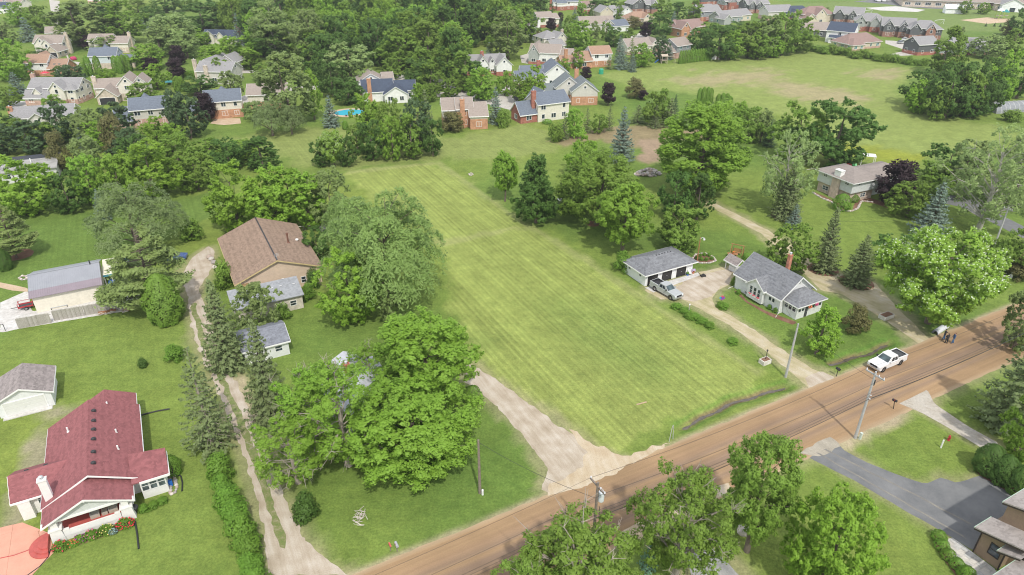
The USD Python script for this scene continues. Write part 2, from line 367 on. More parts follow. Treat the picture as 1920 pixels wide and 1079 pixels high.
def willow(name, leaf, seed, H, R, ncl=70, strands=14, links=9, size=.5, bk=None, droop=.30):
    """Boughs whose twigs arch out and hang."""
    rng = np.random.default_rng(seed); C = []
    while len(C) < ncl:
        d = unit(rng, 1)[0]; d[2] = abs(d[2]) * .95 + .12
        rr = rng.uniform(.35, 1)**.4
        c = d * rr * [R*.82, R*.82, H*.62] * (1 + .16*math.sin(3*math.atan2(d[1], d[0]) + seed)) + [0, 0, H*.3]
        if all(np.sum((c - q)**2) > (R*.17)**2 for q in C): C.append(c)
    C = np.array(C); pts, outs = [], []
    for c in C:
        o = c - [0, 0, H*.3]; o /= np.linalg.norm(o)
        for _ in range(strands):
            d = unit(rng, 1)[0] * [1, 1, .5] + o * .6 + [0, 0, .35]; d /= np.linalg.norm(d)
            L = R * droop * rng.uniform(.6, 1.3); s = np.linspace(0.1, 1, links)
            p = c + d * (R * .2 * np.sqrt(s))[:, None] * [1, 1, .8]; p[:, 2] -= L * s**2
            pts.append(p + rng.normal(size=p.shape) * .13); outs.append(np.tile(d * .8 + o * .4, (links, 1)) + [0, 0, .1])
    Pt = np.vstack(pts); O = np.vstack(outs); O /= np.linalg.norm(O, axis=1)[:, None]
    v, f, n = leaf_quads(rng, Pt, O, size, asp=.32, up=.1, rnd=.8, hang=.9, soft=.6)
    p = proto(name); branches(rng, H*1.05, H * .03, H*.2, C, 20).build(p, 'trunk', bk or bark); wmesh(p + '/crown', v, f, leaf, n); PROTO[name] = (H, R, .1)

def column(name, leaf, seed, H, R, n=5000, size=.28, pw=2.2, base=0.02):
    """A dense clipped-looking column or mound of fine foliage."""
    rng = np.random.default_rng(seed); t = rng.uniform(0, 1, n); a = rng.uniform(0, 6.283, n)
    lump = 1 + .09 * np.sin(3*a + 9*t + seed) + .08 * np.sin(7*a - 13*t) + .05 * np.sin(11*a + 29*t)
    r = R * (1 - np.abs(2*t - .75).clip(0, 1.25)**pw / 1.25**pw)**.6 * lump * rng.uniform(.72, 1, n)**.4
    P = np.column_stack([r*np.cos(a), r*np.sin(a), H * (base + (1-base)*t)])
    O = np.column_stack([np.cos(a), np.sin(a), (t - .3) * 1.1 + .25]); O /= np.linalg.norm(O, axis=1)[:, None]
    v, f, nn = leaf_quads(rng, P, O, size, asp=.5, up=.3, rnd=.8)
    p = proto(name); MB().tube([(0, 0, 0), (0, 0, H*.8)], [R*.12, .02], 5).build(p, 'trunk', bark); wmesh(p + '/crown', v, f, leaf, nn); PROTO[name] = (H, R, 0)

G_bright = leafmat('leaves_bright', (0.075, 0.165, 0.024), (0.125, 0.235, 0.04), gain=(3.7, 2.9, 2.4))
G_lime = leafmat('leaves_lime', (0.105, 0.185, 0.022), (0.18, 0.27, 0.045), gain=(2.7, 2.6, 2.3))
G_mid = leafmat('leaves_mid', (0.056, 0.115, 0.024), (0.095, 0.165, 0.036), gain=(4.2, 3.3, 2.5))
G_dark = leafmat('leaves_dark', (0.032, 0.078, 0.022), (0.056, 0.115, 0.03))
G_pale = leafmat('leaves_pale', (0.105, 0.15, 0.06), (0.175, 0.215, 0.095), gain=(2.75, 2.65, 2.3))
G_silver = leafmat('leaves_silver', (0.12, 0.175, 0.085), (0.21, 0.26, 0.14), gain=(2.75, 2.6, 2.0))
G_willow = leafmat('leaves_willow', (0.11, 0.165, 0.055), (0.185, 0.235, 0.095), 0.35, gain=(2.7, 2.7, 2.5))
G_spruce = leafmat('needles_spruce', (0.05, 0.072, 0.034), (0.105, 0.125, 0.06), 0.15, gain=(4.4, 4.1, 3.7))
G_fir = leafmat('needles_fir', (0.03, 0.06, 0.028), (0.062, 0.095, 0.044), 0.12, gain=(3.3, 2.9, 2.6))
G_blue = leafmat('needles_blue', (0.085, 0.125, 0.115), (0.17, 0.22, 0.2), 0.1, gain=(2.5, 2.4, 2.3))
G_pine = leafmat('needles_pine', (0.085, 0.12, 0.045), (0.15, 0.185, 0.075), 0.15, gain=(2.9, 2.75, 2.4))
G_arb = leafmat('scales_arborvitae', (0.05, 0.105, 0.02), (0.085, 0.16, 0.03), 0.12)
G_purple = leafmat('leaves_purple', (0.022, 0.014, 0.018), (0.05, 0.03, 0.036), 0.15, gain=(1.8, 1.6, 1.7))
G_bronze = leafmat('leaves_bronze', (0.075, 0.078, 0.034), (0.125, 0.115, 0.055), 0.2, gain=(2.6, 2.5, 2.2))
G_hedge = leafmat('leaves_hedge', (0.05, 0.12, 0.02), (0.095, 0.19, 0.035), 0.2)
G_flower_tree = leafmat('leaves_catalpa', (0.09, 0.18, 0.035), (0.15, 0.255, 0.055), 0.3)

# near trees, many leaves
deciduous('class_big_maple', G_bright, 11, 20, 7.2, .10, 'oval', 150, .18, 48000, .38, sub=20, nb=22, jit=.09)
deciduous('class_big_maple_low', G_bright, 12, 16, 7.6, .06, 'round', 150, .18, 48000, .37, sub=20, nb=22, jit=.09)
deciduous('class_thin_ash', G_bright, 13, 17, 7.0, .16, 'umbrella', 62, .18, 19000, .31, sub=16, nb=50, twigs=26, bk=bark_dead)
deciduous('class_thin_oak', G_mid, 14, 15, 7.0, .22, 'umbrella', 85, .18, 26000, .31, sub=16, nb=60, twigs=30, bk=bark_dead)
deciduous('class_oak', G_mid, 15, 14, 5.2, .28, 'round', 75, .22, 28000, .31, sub=18, nb=24)
deciduous('class_linden', G_lime, 16, 11, 5.0, .08, 'round', 230, .14, 44000, .26, sub=12, nb=10, jit=.05)
blossom = plain('white_blossom', (.62, .66, .52), .7, var=.08)
deciduous('class_catalpa', G_flower_tree, 17, 14, 6.5, .20, 'round', 125, .20, 32000, .44, sub=16, nb=16, bloom=4800)
deciduous('class_young_birch', G_lime, 18, 7.5, 3.2, .12, 'pyramid', 60, .22, 11000, .23, sub=9, nb=20, hang=.6)
deciduous('class_garden_maple', G_bright, 19, 11, 5.4, .26, 'umbrella', 75, .23, 26000, .34, sub=12, nb=14)
deciduous('class_dense_maple', G_dark, 20, 12, 5.0, .08, 'pyramid', 90, .22, 28000, .32, sub=11, nb=8)
deciduous('class_wide_maple', G_mid, 21, 13, 7.5, .18, 'dome', 95, .20, 30000, .37, sub=11, nb=14)
deciduous('class_sycamore', G_silver, 22, 15, 8, .2, 'umbrella', 70, .17, 10000, .38, sub=10, nb=60, twigs=10, bk=bark_pale)
willow('class_willow', G_willow, 23, 14, 8.0, 95, 20, 11, .50)
willow('class_old_willow', leafmat('leaves_grey_willow', (0.10, 0.135, 0.06), (0.16, 0.19, 0.095), 0.3, gain=(2.5, 2.6, 2.4)), 24, 13, 7.0, 70, 16, 10, .50)
spruce('class_norway_spruce', G_spruce, 31, 14, 4.0, 30, 13, 52, .42, gap=.05)
spruce('class_thin_spruce', G_spruce, 32, 14, 3.8, 24, 11, 46, .42, gap=.25, bk=bark_dead)
spruce('class_blue_spruce', G_blue, 33, 12, 3.6, 24, 12, 50, .42)
spruce('class_small_blue_spruce', leafmat('needles_teal', (0.05, 0.12, 0.12), (0.11, 0.2, 0.19), .1), 34, 3.5, 1.2, 18, 10, 30, .2)
pine('class_white_pine', G_pine, 35, 13, 6.0, levels=13, per=420, size=.55, gap=.06)
column('class_juniper', G_arb, 36, 7, 2.2, 9000, .3, 2.4)
column('class_yew', G_dark, 37, 4.5, 2.0, 6000, .26, 1.8)
column('class_ball_shrub', G_hedge, 38, 2.4, 1.6, 3000, .2, 2.0)
deciduous('class_shrub', G_hedge, 39, 2.6, 1.8, .02, 'dome', 26, .34, 3200, .24, sub=0, nb=6, tr=.06)
deciduous('class_dark_shrub', G_dark, 40, 2.6, 1.8, .02, 'dome', 26, .34, 3000, .24, sub=0, nb=6, tr=.06)
# middle and far trees, fewer and larger leaf sprays
for _k, (_n, _m) in enumerate([('dark', G_dark), ('mid', G_mid), ('bright', G_bright), ('lime', G_lime), ('pale', G_pale), ('silver', G_silver)]):
    deciduous(f'class_{_n}_round_tree', _m, 50 + _k, 14, 6.5, .08, 'round', 66, .23, 13000, .56, sub=9, nb=9)
    deciduous(f'class_{_n}_tall_tree', _m, 60 + _k, 18, 6.5, .08, 'oval', 74, .21, 14000, .57, sub=9, nb=9)
deciduous('class_purple_tree', G_purple, 70, 8, 3.6, .1, 'oval', 46, .26, 4500, .5, nb=8)
deciduous('class_bronze_tree', G_bronze, 71, 8, 4.2, .1, 'dome', 46, .26, 4500, .5, nb=8)
deciduous('class_bare_limbed_tree', G_pale, 72, 20, 7.5, .2, 'umbrella', 60, .19, 6500, .7, nb=45, twigs=14, bk=bark_pale)
spruce('class_green_fir', G_fir, 73, 14, 4.0, 20, 11, 30, .62)
spruce('class_far_blue_spruce', G_blue, 74, 12, 3.6, 18, 11, 28, .6)
spruce('class_grey_pine', G_spruce, 75, 12, 3.8, 16, 10, 28, .62, gap=.2)
deciduous('class_dark_pine', G_fir, 78, 13, 5.5, .06, 'oval', 66, .22, 13000, .5, sub=8, nb=9, jit=.22)
column('class_arborvitae', leafmat('scales_green', (0.05, 0.115, 0.018), (0.085, 0.17, 0.03), .12), 76, 6, 1.1, 2600, .34, 3.0)
deciduous('class_bush', G_mid, 77, 3.5, 2.6, .02, 'dome', 30, .32, 1800, .45, nb=4, tr=.06)

tree_rng = random.Random(5)
def tree(cls, name, label, cat, bx, by, top=None, w=None, group=None, h=None, r=None, rz=None, z=0.0, depth=1.0):
    """Plants one tree: (bx, by) the pixel of its foot, top the pixel row of its tip, w the crown's width in pixels."""
    p = at(bx, by, z); s = scale_at(p + [0, 0, 4])
    H0, R0, b0 = PROTO['class_' + cls]
    if r is None: r = w / 2 / s * (1.08 if b0 is not None else 1.0)
    if h is None:
        q = at(bx, top, z) if top > -100 else None; D = math.hypot(p[0], p[1]); a = math.atan2(CAM_H - z, math.hypot(q[0], q[1])); ca, sa = math.cos(a), math.sin(a)
        if b0 is None: h = CAM_H - z - D * sa / ca
        else:                                    # the outline of a rounded crown rises behind its tip
            lo, hi = .3, 45.0
            for _ in range(30):
                h = (lo + hi) / 2
                if D * sa + h * (1 + b0) / 2 * ca + math.hypot(r * .8 * sa, h * (1 - b0) / 2 * ca) > (CAM_H - z) * ca: hi = h
                else: lo = h
    h = max(h, .4)
    path = fresh('/World', name)
    x = UsdGeom.Xform.Define(stage, path); x.GetPrim().GetReferences().AddInternalReference('/World/class_' + cls); x.GetPrim().SetInstanceable(True)
    place(x, p, tree_rng.uniform(0, 360) if rz is None else rz, (r / R0, r / R0 * depth, h / H0))
    tag(x.GetPrim(), label, cat, group)
    return p, h, r
# ------------------------------------------------------------------ ground
def pxpoly(pts): return Polygon([tuple(at(*p)[:2]) for p in pts]).buffer(0)
FIELD = pxpoly([(640,322),(815,305),(905,366),(962,412),(1000,432),(1100,488),(1225,575),(1330,640),(1422,700),(1424,735),(1390,752),(1262,790),(1170,852),(1120,838),(1040,795),(890,685),(850,600),(838,520),(800,430),(700,372)])
FIELD_BACK = pxpoly([(395,262),(470,250),(560,242),(690,232),(840,262),(1000,228),(1035,262),(1050,280),(960,300),(830,300),(640,318),(560,312),(480,275)])
MEADOW = pxpoly([(1115,140),(1230,125),(1330,112),(1430,100),(1530,96),(1650,118),(1730,132),(1690,160),(1680,195),(1760,220),(1840,228),(1920,252),(1920,262),(1790,290),(1720,300),(1600,292),(1480,222),(1400,200),(1320,178),(1215,168)])
TAN = [pxpoly([(1250,152),(1330,136),(1440,130),(1475,142),(1420,156),(1330,162)]), pxpoly([(1440,150),(1520,158),(1600,175),(1630,190),(1590,198),(1500,190),(1440,168)]), pxpoly([(1600,140),(1680,128),(1700,136),(1650,150)])]
WEED = pxpoly([(1572,268),(1640,276),(1735,288),(1740,300),(1700,312),(1620,300),(1575,280)])
DIRT = [pxpoly([(1030,266),(1080,252),(1140,240),(1240,233),(1300,240),(1420,254),(1425,264),(1330,262),(1245,262),(1240,300),(1205,312),(1195,280),(1120,262),(1060,275)]), ]
DRY_DIRT = [pxpoly([(1195,262),(1240,262),(1238,300),(1200,308)])]
SCHOOL = pxpoly([(1440,10),(1600,2),(1920,5),(1920,52),(1830,60),(1760,70),(1640,55),(1500,30)])
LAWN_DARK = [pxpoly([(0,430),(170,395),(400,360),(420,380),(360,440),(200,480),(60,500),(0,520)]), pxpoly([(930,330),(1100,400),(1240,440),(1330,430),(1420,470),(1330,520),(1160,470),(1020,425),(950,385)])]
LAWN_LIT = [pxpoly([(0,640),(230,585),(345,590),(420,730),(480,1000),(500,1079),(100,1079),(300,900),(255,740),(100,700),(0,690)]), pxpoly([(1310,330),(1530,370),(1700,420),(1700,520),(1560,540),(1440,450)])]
WORN = [pxpoly([(30,850),(80,800),(110,830),(75,905),(30,1000),(10,1000)]), pxpoly([(60,775),(100,760),(150,770),(110,800)])]
POLE_GRAVEL = [pxpoly([(1550,840),(1600,804),(1672,765),(1700,772),(1692,792),(1640,814),(1590,840)]), pxpoly([(425,715),(455,700),(490,760),(505,840),(480,850)])]
MOW = [pxpoly([(20,440),(175,400),(195,480),(80,520),(40,500)]), pxpoly([(300,385),(410,360),(420,400),(350,415)])]
CLIPPINGS = [pxpoly([(815,305),(825,303),(965,402),(1105,485),(1340,640),(1430,700),(1415,702),(1330,648),(1095,492),(955,405)]), pxpoly([(650,320),(815,304),(812,309),(650,327)]), pxpoly([(800,455),(960,425),(1000,430),(960,432),(830,462)])]

DRIVES = {'gravel_drive': pxpoly([(876,682),(895,690),(960,732),(1050,800),(1110,838),(1165,856),(1120,880),(1090,905),(1030,926),(1018,920),(1026,880),(1000,840),(930,760),(870,715)]),
    'gravel_lane': pxpoly([(350,555),(374,543),(392,600),(424,680),(452,735),(480,800),(512,870),(541,950),(572,1012),(634,1066),(656,1079),(500,1079),(500,1000),(478,920),(452,845),(425,770),(394,700),(366,640)]),
    'lane_back': pxpoly([(352,555),(372,545),(400,500),(402,470),(392,462),(360,482),(340,520)]),
    'garage_drive': pxpoly([(1210,545),(1300,513),(1372,498),(1378,516),(1366,536),(1345,545),(1336,560),(1340,575),(1400,610),(1450,645),(1520,690),(1566,708),(1520,730),(1495,708),(1430,655),(1370,612),(1330,590),(1280,562),(1240,562)]),
    'gravel_path': pxpoly([(1318,380),(1335,378),(1440,432),(1560,510),(1640,530),(1690,585),(1745,640),(1722,644),(1660,600),(1580,552),(1540,545),(1490,495),(1430,440)]),
    'concrete_drive': pxpoly([(1686,757),(1739,731),(1752,757),(1790,783),(1820,803),(1874,832),(1862,852),(1838,839),(1772,799),(1725,773)]),
    'asphalt_drive': pxpoly([(1498,850),(1560,818),(1584,846),(1620,865),(1680,890),(1735,908),(1764,896),(1794,906),(1838,892),(1920,938),(1920,1010),(1826,1034),(1780,1004),(1700,960),(1600,900),(1540,870)]),
    'bottom_drive': pxpoly([(1300,1010),(1318,1008),(1400,1092),(1300,1092),(1285,1040)])}

def ax(a, b, lo, hi, step, g=1.05, far=4000):
    fine = list(np.arange(lo, hi, step)); s = step
    x = hi; right = []
    while x < b: right.append(x); s = min(s * g, 5.0); x += s
    s = step; x = lo - step; left = []
    while x > a: left.append(x); s = min(s * g, 5.0); x -= s
    return np.array([-far, -far/3] + left[::-1] + fine + right + [far/3, far])
US = ax(-345, 620, -85, 125, 1.0)
VS = ax(-180, 690, 20, 170, 1.0)
DV0, DV1 = 46.4, 50.6                                    # the roadside ditch lies between these
VS = np.unique(np.concatenate([VS, np.arange(DV0 - .5, DV1 + .5, .25)]))
DITCH = [(auv(1256, 798)[0], auv(1512, 735)[0]), (auv(1580, 704)[0], auv(1708, 655)[0])]

def gz(u, v):
    z = np.zeros(np.broadcast(u, v).shape)
    for a, b in DITCH:
        e = np.clip((u - a) / 1.2, 0, 1) * np.clip((b - u) / 1.2, 0, 1)
        mid = 48.5 + .35 * np.sin(u * .35) + .15 * np.sin(u * 1.1)
        z = z - .65 * e * np.exp(-((v - mid) / .75)**2)
    return z

def mask(poly, X, Y, soft, rng, k=5, noise=1.0):
    """How far each point lies in the patch; ragged by noise, soft over so many metres."""
    out = np.zeros(len(X)); x0, y0, x1, y1 = poly.bounds; m = soft * 3 + 2
    i = np.nonzero((X > x0 - m) & (X < x1 + m) & (Y > y0 - m) & (Y < y1 + m))[0]
    if not len(i): return out
    nx = meshkit.fbm(np.column_stack([X[i], Y[i], 0*X[i]]) * .35, 3, 3) - .5; ny = meshkit.fbm(np.column_stack([X[i], Y[i], 0*X[i]]) * .35, 3, 9) - .5
    shapely.prepare(poly)
    for j in range(k):
        a = j / k * 6.283 + .4; r = soft * (.3 + .7 * (j % 2))
        out[i] += shapely.contains_xy(poly, X[i] + nx * 4 * soft * noise + r * math.cos(a), Y[i] + ny * 4 * soft * noise + r * math.sin(a)) / k
    return out

UU, VV = np.meshgrid(US, VS); UU, VV = UU.ravel(), VV.ravel()
GW = uv2w(UU, VV); GX, GY = GW[:, 0], GW[:, 1]; GZ = gz(UU, VV)
_rng = np.random.default_rng(1)
tint = np.tile(np.array([0.136, 0.196, 0.042]), (len(GX), 1)); mow = np.zeros(len(GX))
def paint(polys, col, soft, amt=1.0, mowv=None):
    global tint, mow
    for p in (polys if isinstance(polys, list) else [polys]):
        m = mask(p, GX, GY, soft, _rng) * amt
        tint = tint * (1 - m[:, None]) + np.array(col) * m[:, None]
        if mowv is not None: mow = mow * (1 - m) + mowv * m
nlow = meshkit.fbm(np.column_stack([GX, GY, 0*GX]) * .035, 4, 21)
tint *= (0.82 + .38 * nlow)[:, None]; tint[:, 0] *= 1 + .4 * (nlow - .5)
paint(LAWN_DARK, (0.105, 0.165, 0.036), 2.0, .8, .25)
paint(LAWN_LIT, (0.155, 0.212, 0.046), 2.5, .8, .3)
paint(FIELD_BACK, (0.195, 0.235, 0.070), 2.2, 1, .45)
paint(FIELD, (0.218, 0.262, 0.070), 1.3, 1, 1.0)
paint(MEADOW, (0.200, 0.248, 0.070), 2.5, 1, .2)
paint(TAN, (0.30, 0.262, 0.145), 5.0, .9)
paint(WEED, (0.22, 0.25, 0.035), 2.0, .9)
paint(SCHOOL, (0.150, 0.205, 0.062), 3.0, 1)
paint(DIRT, (0.245, 0.185, 0.115), 1.2, .85); paint(DRY_DIRT, (0.29, 0.215, 0.15), 1.2, .85)
paint(WORN, (0.30, 0.26, 0.19), .9, .75); paint(POLE_GRAVEL, (0.42, 0.34, 0.24), .6, .85)
paint(MOW, (0.115, 0.18, 0.04), 1.5, .6, .7)
paint(CLIPPINGS, (0.28, 0.29, 0.12), .35, .55)
for k_, p_ in DRIVES.items():                            # trodden verges along the drives
    paint(p_.buffer(.5 if 'asphalt' in k_ or 'concrete' in k_ else 1.1), (0.30, 0.265, 0.16), .7, .6)
# darker, lusher patches in the mown field, a pale hay tone elsewhere
for px, py, r, a in ((1108,605,6,.42),(1150,650,5,.4),(1225,690,5,.35),(1045,570,4,.25),(905,640,3,.3)):
    c = at(px, py); d2 = ((GX - c[0])**2 + (GY - c[1])**2) / r**2
    m = np.exp(-d2) * a * (.5 + meshkit.fbm(np.column_stack([GX, GY, 0*GX]) * .5, 3, 31))
    tint = tint * (1 - m[:, None]) + np.array([0.105, 0.165, 0.040]) * m[:, None]
# roadside verge: worn gravelly grass close to the road, mud in the ditch bed
vd = np.minimum(np.abs(VV - 36.6), np.abs(VV - 46.1)); m = np.exp(-(vd / .5)**2) * (.3 + .8 * meshkit.fbm(np.column_stack([GX, GY, 0*GX]) * .6, 3, 41)) * ((GY > 0) & (UU < 300))
tint = tint * (1 - m[:, None]) + np.array([0.36, 0.30, 0.2]) * np.clip(m, 0, 1)[:, None]
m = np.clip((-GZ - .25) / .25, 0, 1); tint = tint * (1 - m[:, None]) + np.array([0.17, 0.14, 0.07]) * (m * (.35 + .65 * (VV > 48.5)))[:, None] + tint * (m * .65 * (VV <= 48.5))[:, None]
m = np.clip(-GZ / .1, 0, 1) * (1 - np.clip((-GZ - .12) / .3, 0, 1)) * .6; tint = tint * (1 - m[:, None]) + np.array([0.08, 0.17, 0.03]) * m[:, None]

grass = M('mown_grass', {
    'a': ('attribute', {'attribute': 'tint'}), 'mw': ('attribute', {'attribute': 'mow'}), 'g': ('geometry', {}),
    'n1': ('noise_texture', {'scale': 0.28, 'detail': 6.0, 'roughness': 0.6}), 'n2': ('noise_texture', {'scale': 3.5, 'detail': 6.0, 'roughness': 0.75}),
    'n3': ('noise_texture', {'scale': 0.9, 'detail': 5.0, 'roughness': 0.7}),
    'v1': ('map_range', {'from_min': 0.3, 'from_max': 0.7, 'to_min': 0.86, 'to_max': 1.14}), 'v2': ('map_range', {'from_min': 0.25, 'from_max': 0.75, 'to_min': 0.62, 'to_max': 1.38}),
    'v3': ('map_range', {'from_min': 0.3, 'from_max': 0.7, 'to_min': 0.85, 'to_max': 1.16}),
    'rot': ('vector_rotate', {'rotate_type': 'z_axis', 'angle': RD(-YAW)}), 'ms': ('mapping', {'scale': (1.5, 0.018, 1.0)}),
    'sn': ('noise_texture', {'scale': 1.0, 'detail': 4.0, 'roughness': 0.8}), 'sr': ('map_range', {'from_min': 0.33, 'from_max': 0.67, 'to_min': 0.84, 'to_max': 1.18, 'clamp': True}),
    'ml': ('mapping', {'scale': (0.30, 0.012, 1.0)}), 'sl': ('noise_texture', {'scale': 1.0, 'detail': 1.0}), 'slr': ('map_range', {'from_min': 0.4, 'from_max': 0.6, 'to_min': 0.95, 'to_max': 1.05, 'clamp': True}),
    'wv': ('wave_texture', {'bands_direction': 'x', 'scale': 0.33, 'distortion': 0.5, 'detail': 1.0, 'detail_scale': 0.6}), 'wr': ('map_range', {'to_min': 0.93, 'to_max': 1.07}), 'sm2': ('math', {'math_type': 'multiply'}), 'sm': ('math', {'math_type': 'multiply'}), 'mx': ('mix_float', {'a': 1.0}),
    'p1': ('math', {'math_type': 'multiply'}), 'p2': ('math', {'math_type': 'multiply'}), 'p3': ('math', {'math_type': 'multiply'}),
    'hm': ('map_range', {'from_min': 0.3, 'from_max': 0.7, 'to_min': 0.506, 'to_max': 0.494}), 'h': ('hsv', {'saturation': 1.0}),
    'u': ('bump', {'strength': 0.6, 'distance': 0.12}), 'p': ('principled_bsdf', {'roughness': 0.95, 'specular_ior_level': 0.08})},
    [('g.position', 'n1.vector'), ('g.position', 'n2.vector'), ('g.position', 'n3.vector'), ('n1.fac', 'v1.value'), ('n2.fac', 'v2.value'), ('n3.fac', 'v3.value'),
     ('g.position', 'rot.vector'), ('rot.vector', 'ms.vector'), ('ms.vector', 'sn.vector'), ('sn.fac', 'sr.value'), ('rot.vector', 'ml.vector'), ('ml.vector', 'sl.vector'), ('sl.fac', 'slr.value'),
     ('sr.result', 'sm.value1'), ('slr.result', 'sm.value2'), ('rot.vector', 'wv.vector'), ('wv.fac', 'wr.value'), ('wr.result', 'sm2.value1'), ('sm.value', 'sm2.value2'), ('sm2.value', 'mx.b'), ('mw.fac', 'mx.fac'),
     ('v1.result', 'p1.value1'), ('v2.result', 'p1.value2'), ('p1.value', 'p2.value1'), ('mx.result', 'p2.value2'), ('p2.value', 'p3.value1'), ('v3.result', 'p3.value2'),
     ('p3.value', 'h.value'), ('n3.fac', 'hm.value'), ('hm.result', 'h.hue'), ('a.color', 'h.color'), ('h.color', 'p.base_color'), ('n2.fac', 'u.height'), ('u.normal', 'p.normal')])
_nu, _nv = len(US), len(VS)
_i = (np.arange(_nv - 1)[:, None] * _nu + np.arange(_nu - 1)[None]).ravel()
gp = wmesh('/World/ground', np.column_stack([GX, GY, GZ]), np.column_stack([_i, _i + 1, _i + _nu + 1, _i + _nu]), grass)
tag(gp, 'mown lawns, hay field and meadow that everything stands on', 'ground', kind='structure')
_pv = UsdGeom.PrimvarsAPI(gp)
_pv.CreatePrimvar('tint', Sdf.ValueTypeNames.Color3fArray, 'vertex').Set(Vt.Vec3fArray.FromNumpy(np.clip(tint, 0, 1).astype(np.float32)))
_pv.CreatePrimvar('mow', Sdf.ValueTypeNames.FloatArray, 'vertex').Set(Vt.FloatArray.FromNumpy(np.clip(mow, 0, 1).astype(np.float32)))

# ------------------------------------------------------------------ roads, drives, beds: sheets with worn edges
def ragged(poly, amp, step=.7, seed=0):
    rng = np.random.default_rng(seed); out = []
    for g in getattr(poly, 'geoms', [poly]):
        n = max(12, int(g.exterior.length / step)); L = g.exterior.length
        pts = np.array([g.exterior.interpolate(i / n * L).coords[0] for i in range(n)])
        nz = meshkit.fbm(np.column_stack([pts * .9, np.zeros(n)]), 4, seed) - .5; nz2 = meshkit.fbm(np.column_stack([pts * .9, np.ones(n) * 7]), 4, seed + 5) - .5
        out.append(Polygon(pts + np.column_stack([nz, nz2]) * amp * 2.4).buffer(0))
    return shapely.union_all(out)
SHEETS = [0]
def sheet(name, poly, mat, z, label, amp=0.0, seed=1, kind='structure', cat=None, step=.7):
    SHEETS[0] += 1; z = z + .0002 * SHEETS[0] if z > 0 else z      # no two sheets in one plane
    if amp: poly = ragged(poly, amp, step, seed)
    V, Fc, k = [], [], 0
    for g in getattr(poly, 'geoms', [poly]):
        if g.area < .05: continue
        v, f = trimesh.creation.triangulate_polygon(g, engine='earcut')
        V.append(np.column_stack([v, np.full(len(v), z)])); Fc.append(np.asarray(f) + k); k += len(v)
    path = fresh('/World', name)
    v, f = np.vstack(V), np.vstack(Fc)
    a = v[f]; up = np.cross(a[:, 1] - a[:, 0], a[:, 2] - a[:, 0])[:, 2] < 0; f[up] = f[up][:, ::-1]
    pr = wmesh(path, v, f, mat); tag(pr, label, cat, None, kind); return pr

def earth(name, c1, c2, c3, stretch=(1, 1), rot=YAW, fine=6.0, rough=0.95, streak=0.5, bump=.3):
    """Loose ground: big drift between tones, stones, wheel-track streaks along one direction."""
    return M(name, {'g': ('geometry', {}), 'rt': ('vector_rotate', {'rotate_type': 'z_axis', 'angle': RD(-rot)}), 'm': ('mapping', {'scale': (stretch[0], stretch[1], 1)}),
        'n': ('noise_texture', {'scale': 1.0, 'detail': 5.0, 'roughness': 0.65}), 'k': ('noise_texture', {'scale': 0.5, 'detail': 5.0}), 'f': ('noise_texture', {'scale': fine, 'detail': 6.0, 'roughness': 0.8}),
        'a': ('math', {'math_type': 'multiply_add', 'value2': streak, 'value3': 0.0}), 'b': ('math', {'math_type': 'multiply_add', 'value2': 1 - streak}),
        'r': ('rgb_ramp', {'ramp': [(0.32, c1), (0.5, c2), (0.66, c3)]}), 'fv': ('map_range', {'from_min': 0.25, 'from_max': 0.75, 'to_min': 0.72, 'to_max': 1.28}),
        'h': ('hsv', {}), 'u': ('bump', {'strength': bump, 'distance': 0.05}), 'p': ('principled_bsdf', {'roughness': rough, 'specular_ior_level': 0.15})},
        [('g.position', 'rt.vector'), ('rt.vector', 'm.vector'), ('m.vector', 'n.vector'), ('g.position', 'k.vector'), ('g.position', 'f.vector'),
         ('n.fac', 'a.value1'), ('k.fac', 'b.value1'), ('a.value', 'b.value3'), ('b.value', 'r.fac'), ('f.fac', 'fv.value'), ('fv.result', 'h.value'), ('r.color', 'h.color'),
         ('h.color', 'p.base_color'), ('f.fac', 'u.height'), ('u.normal', 'p.normal')])
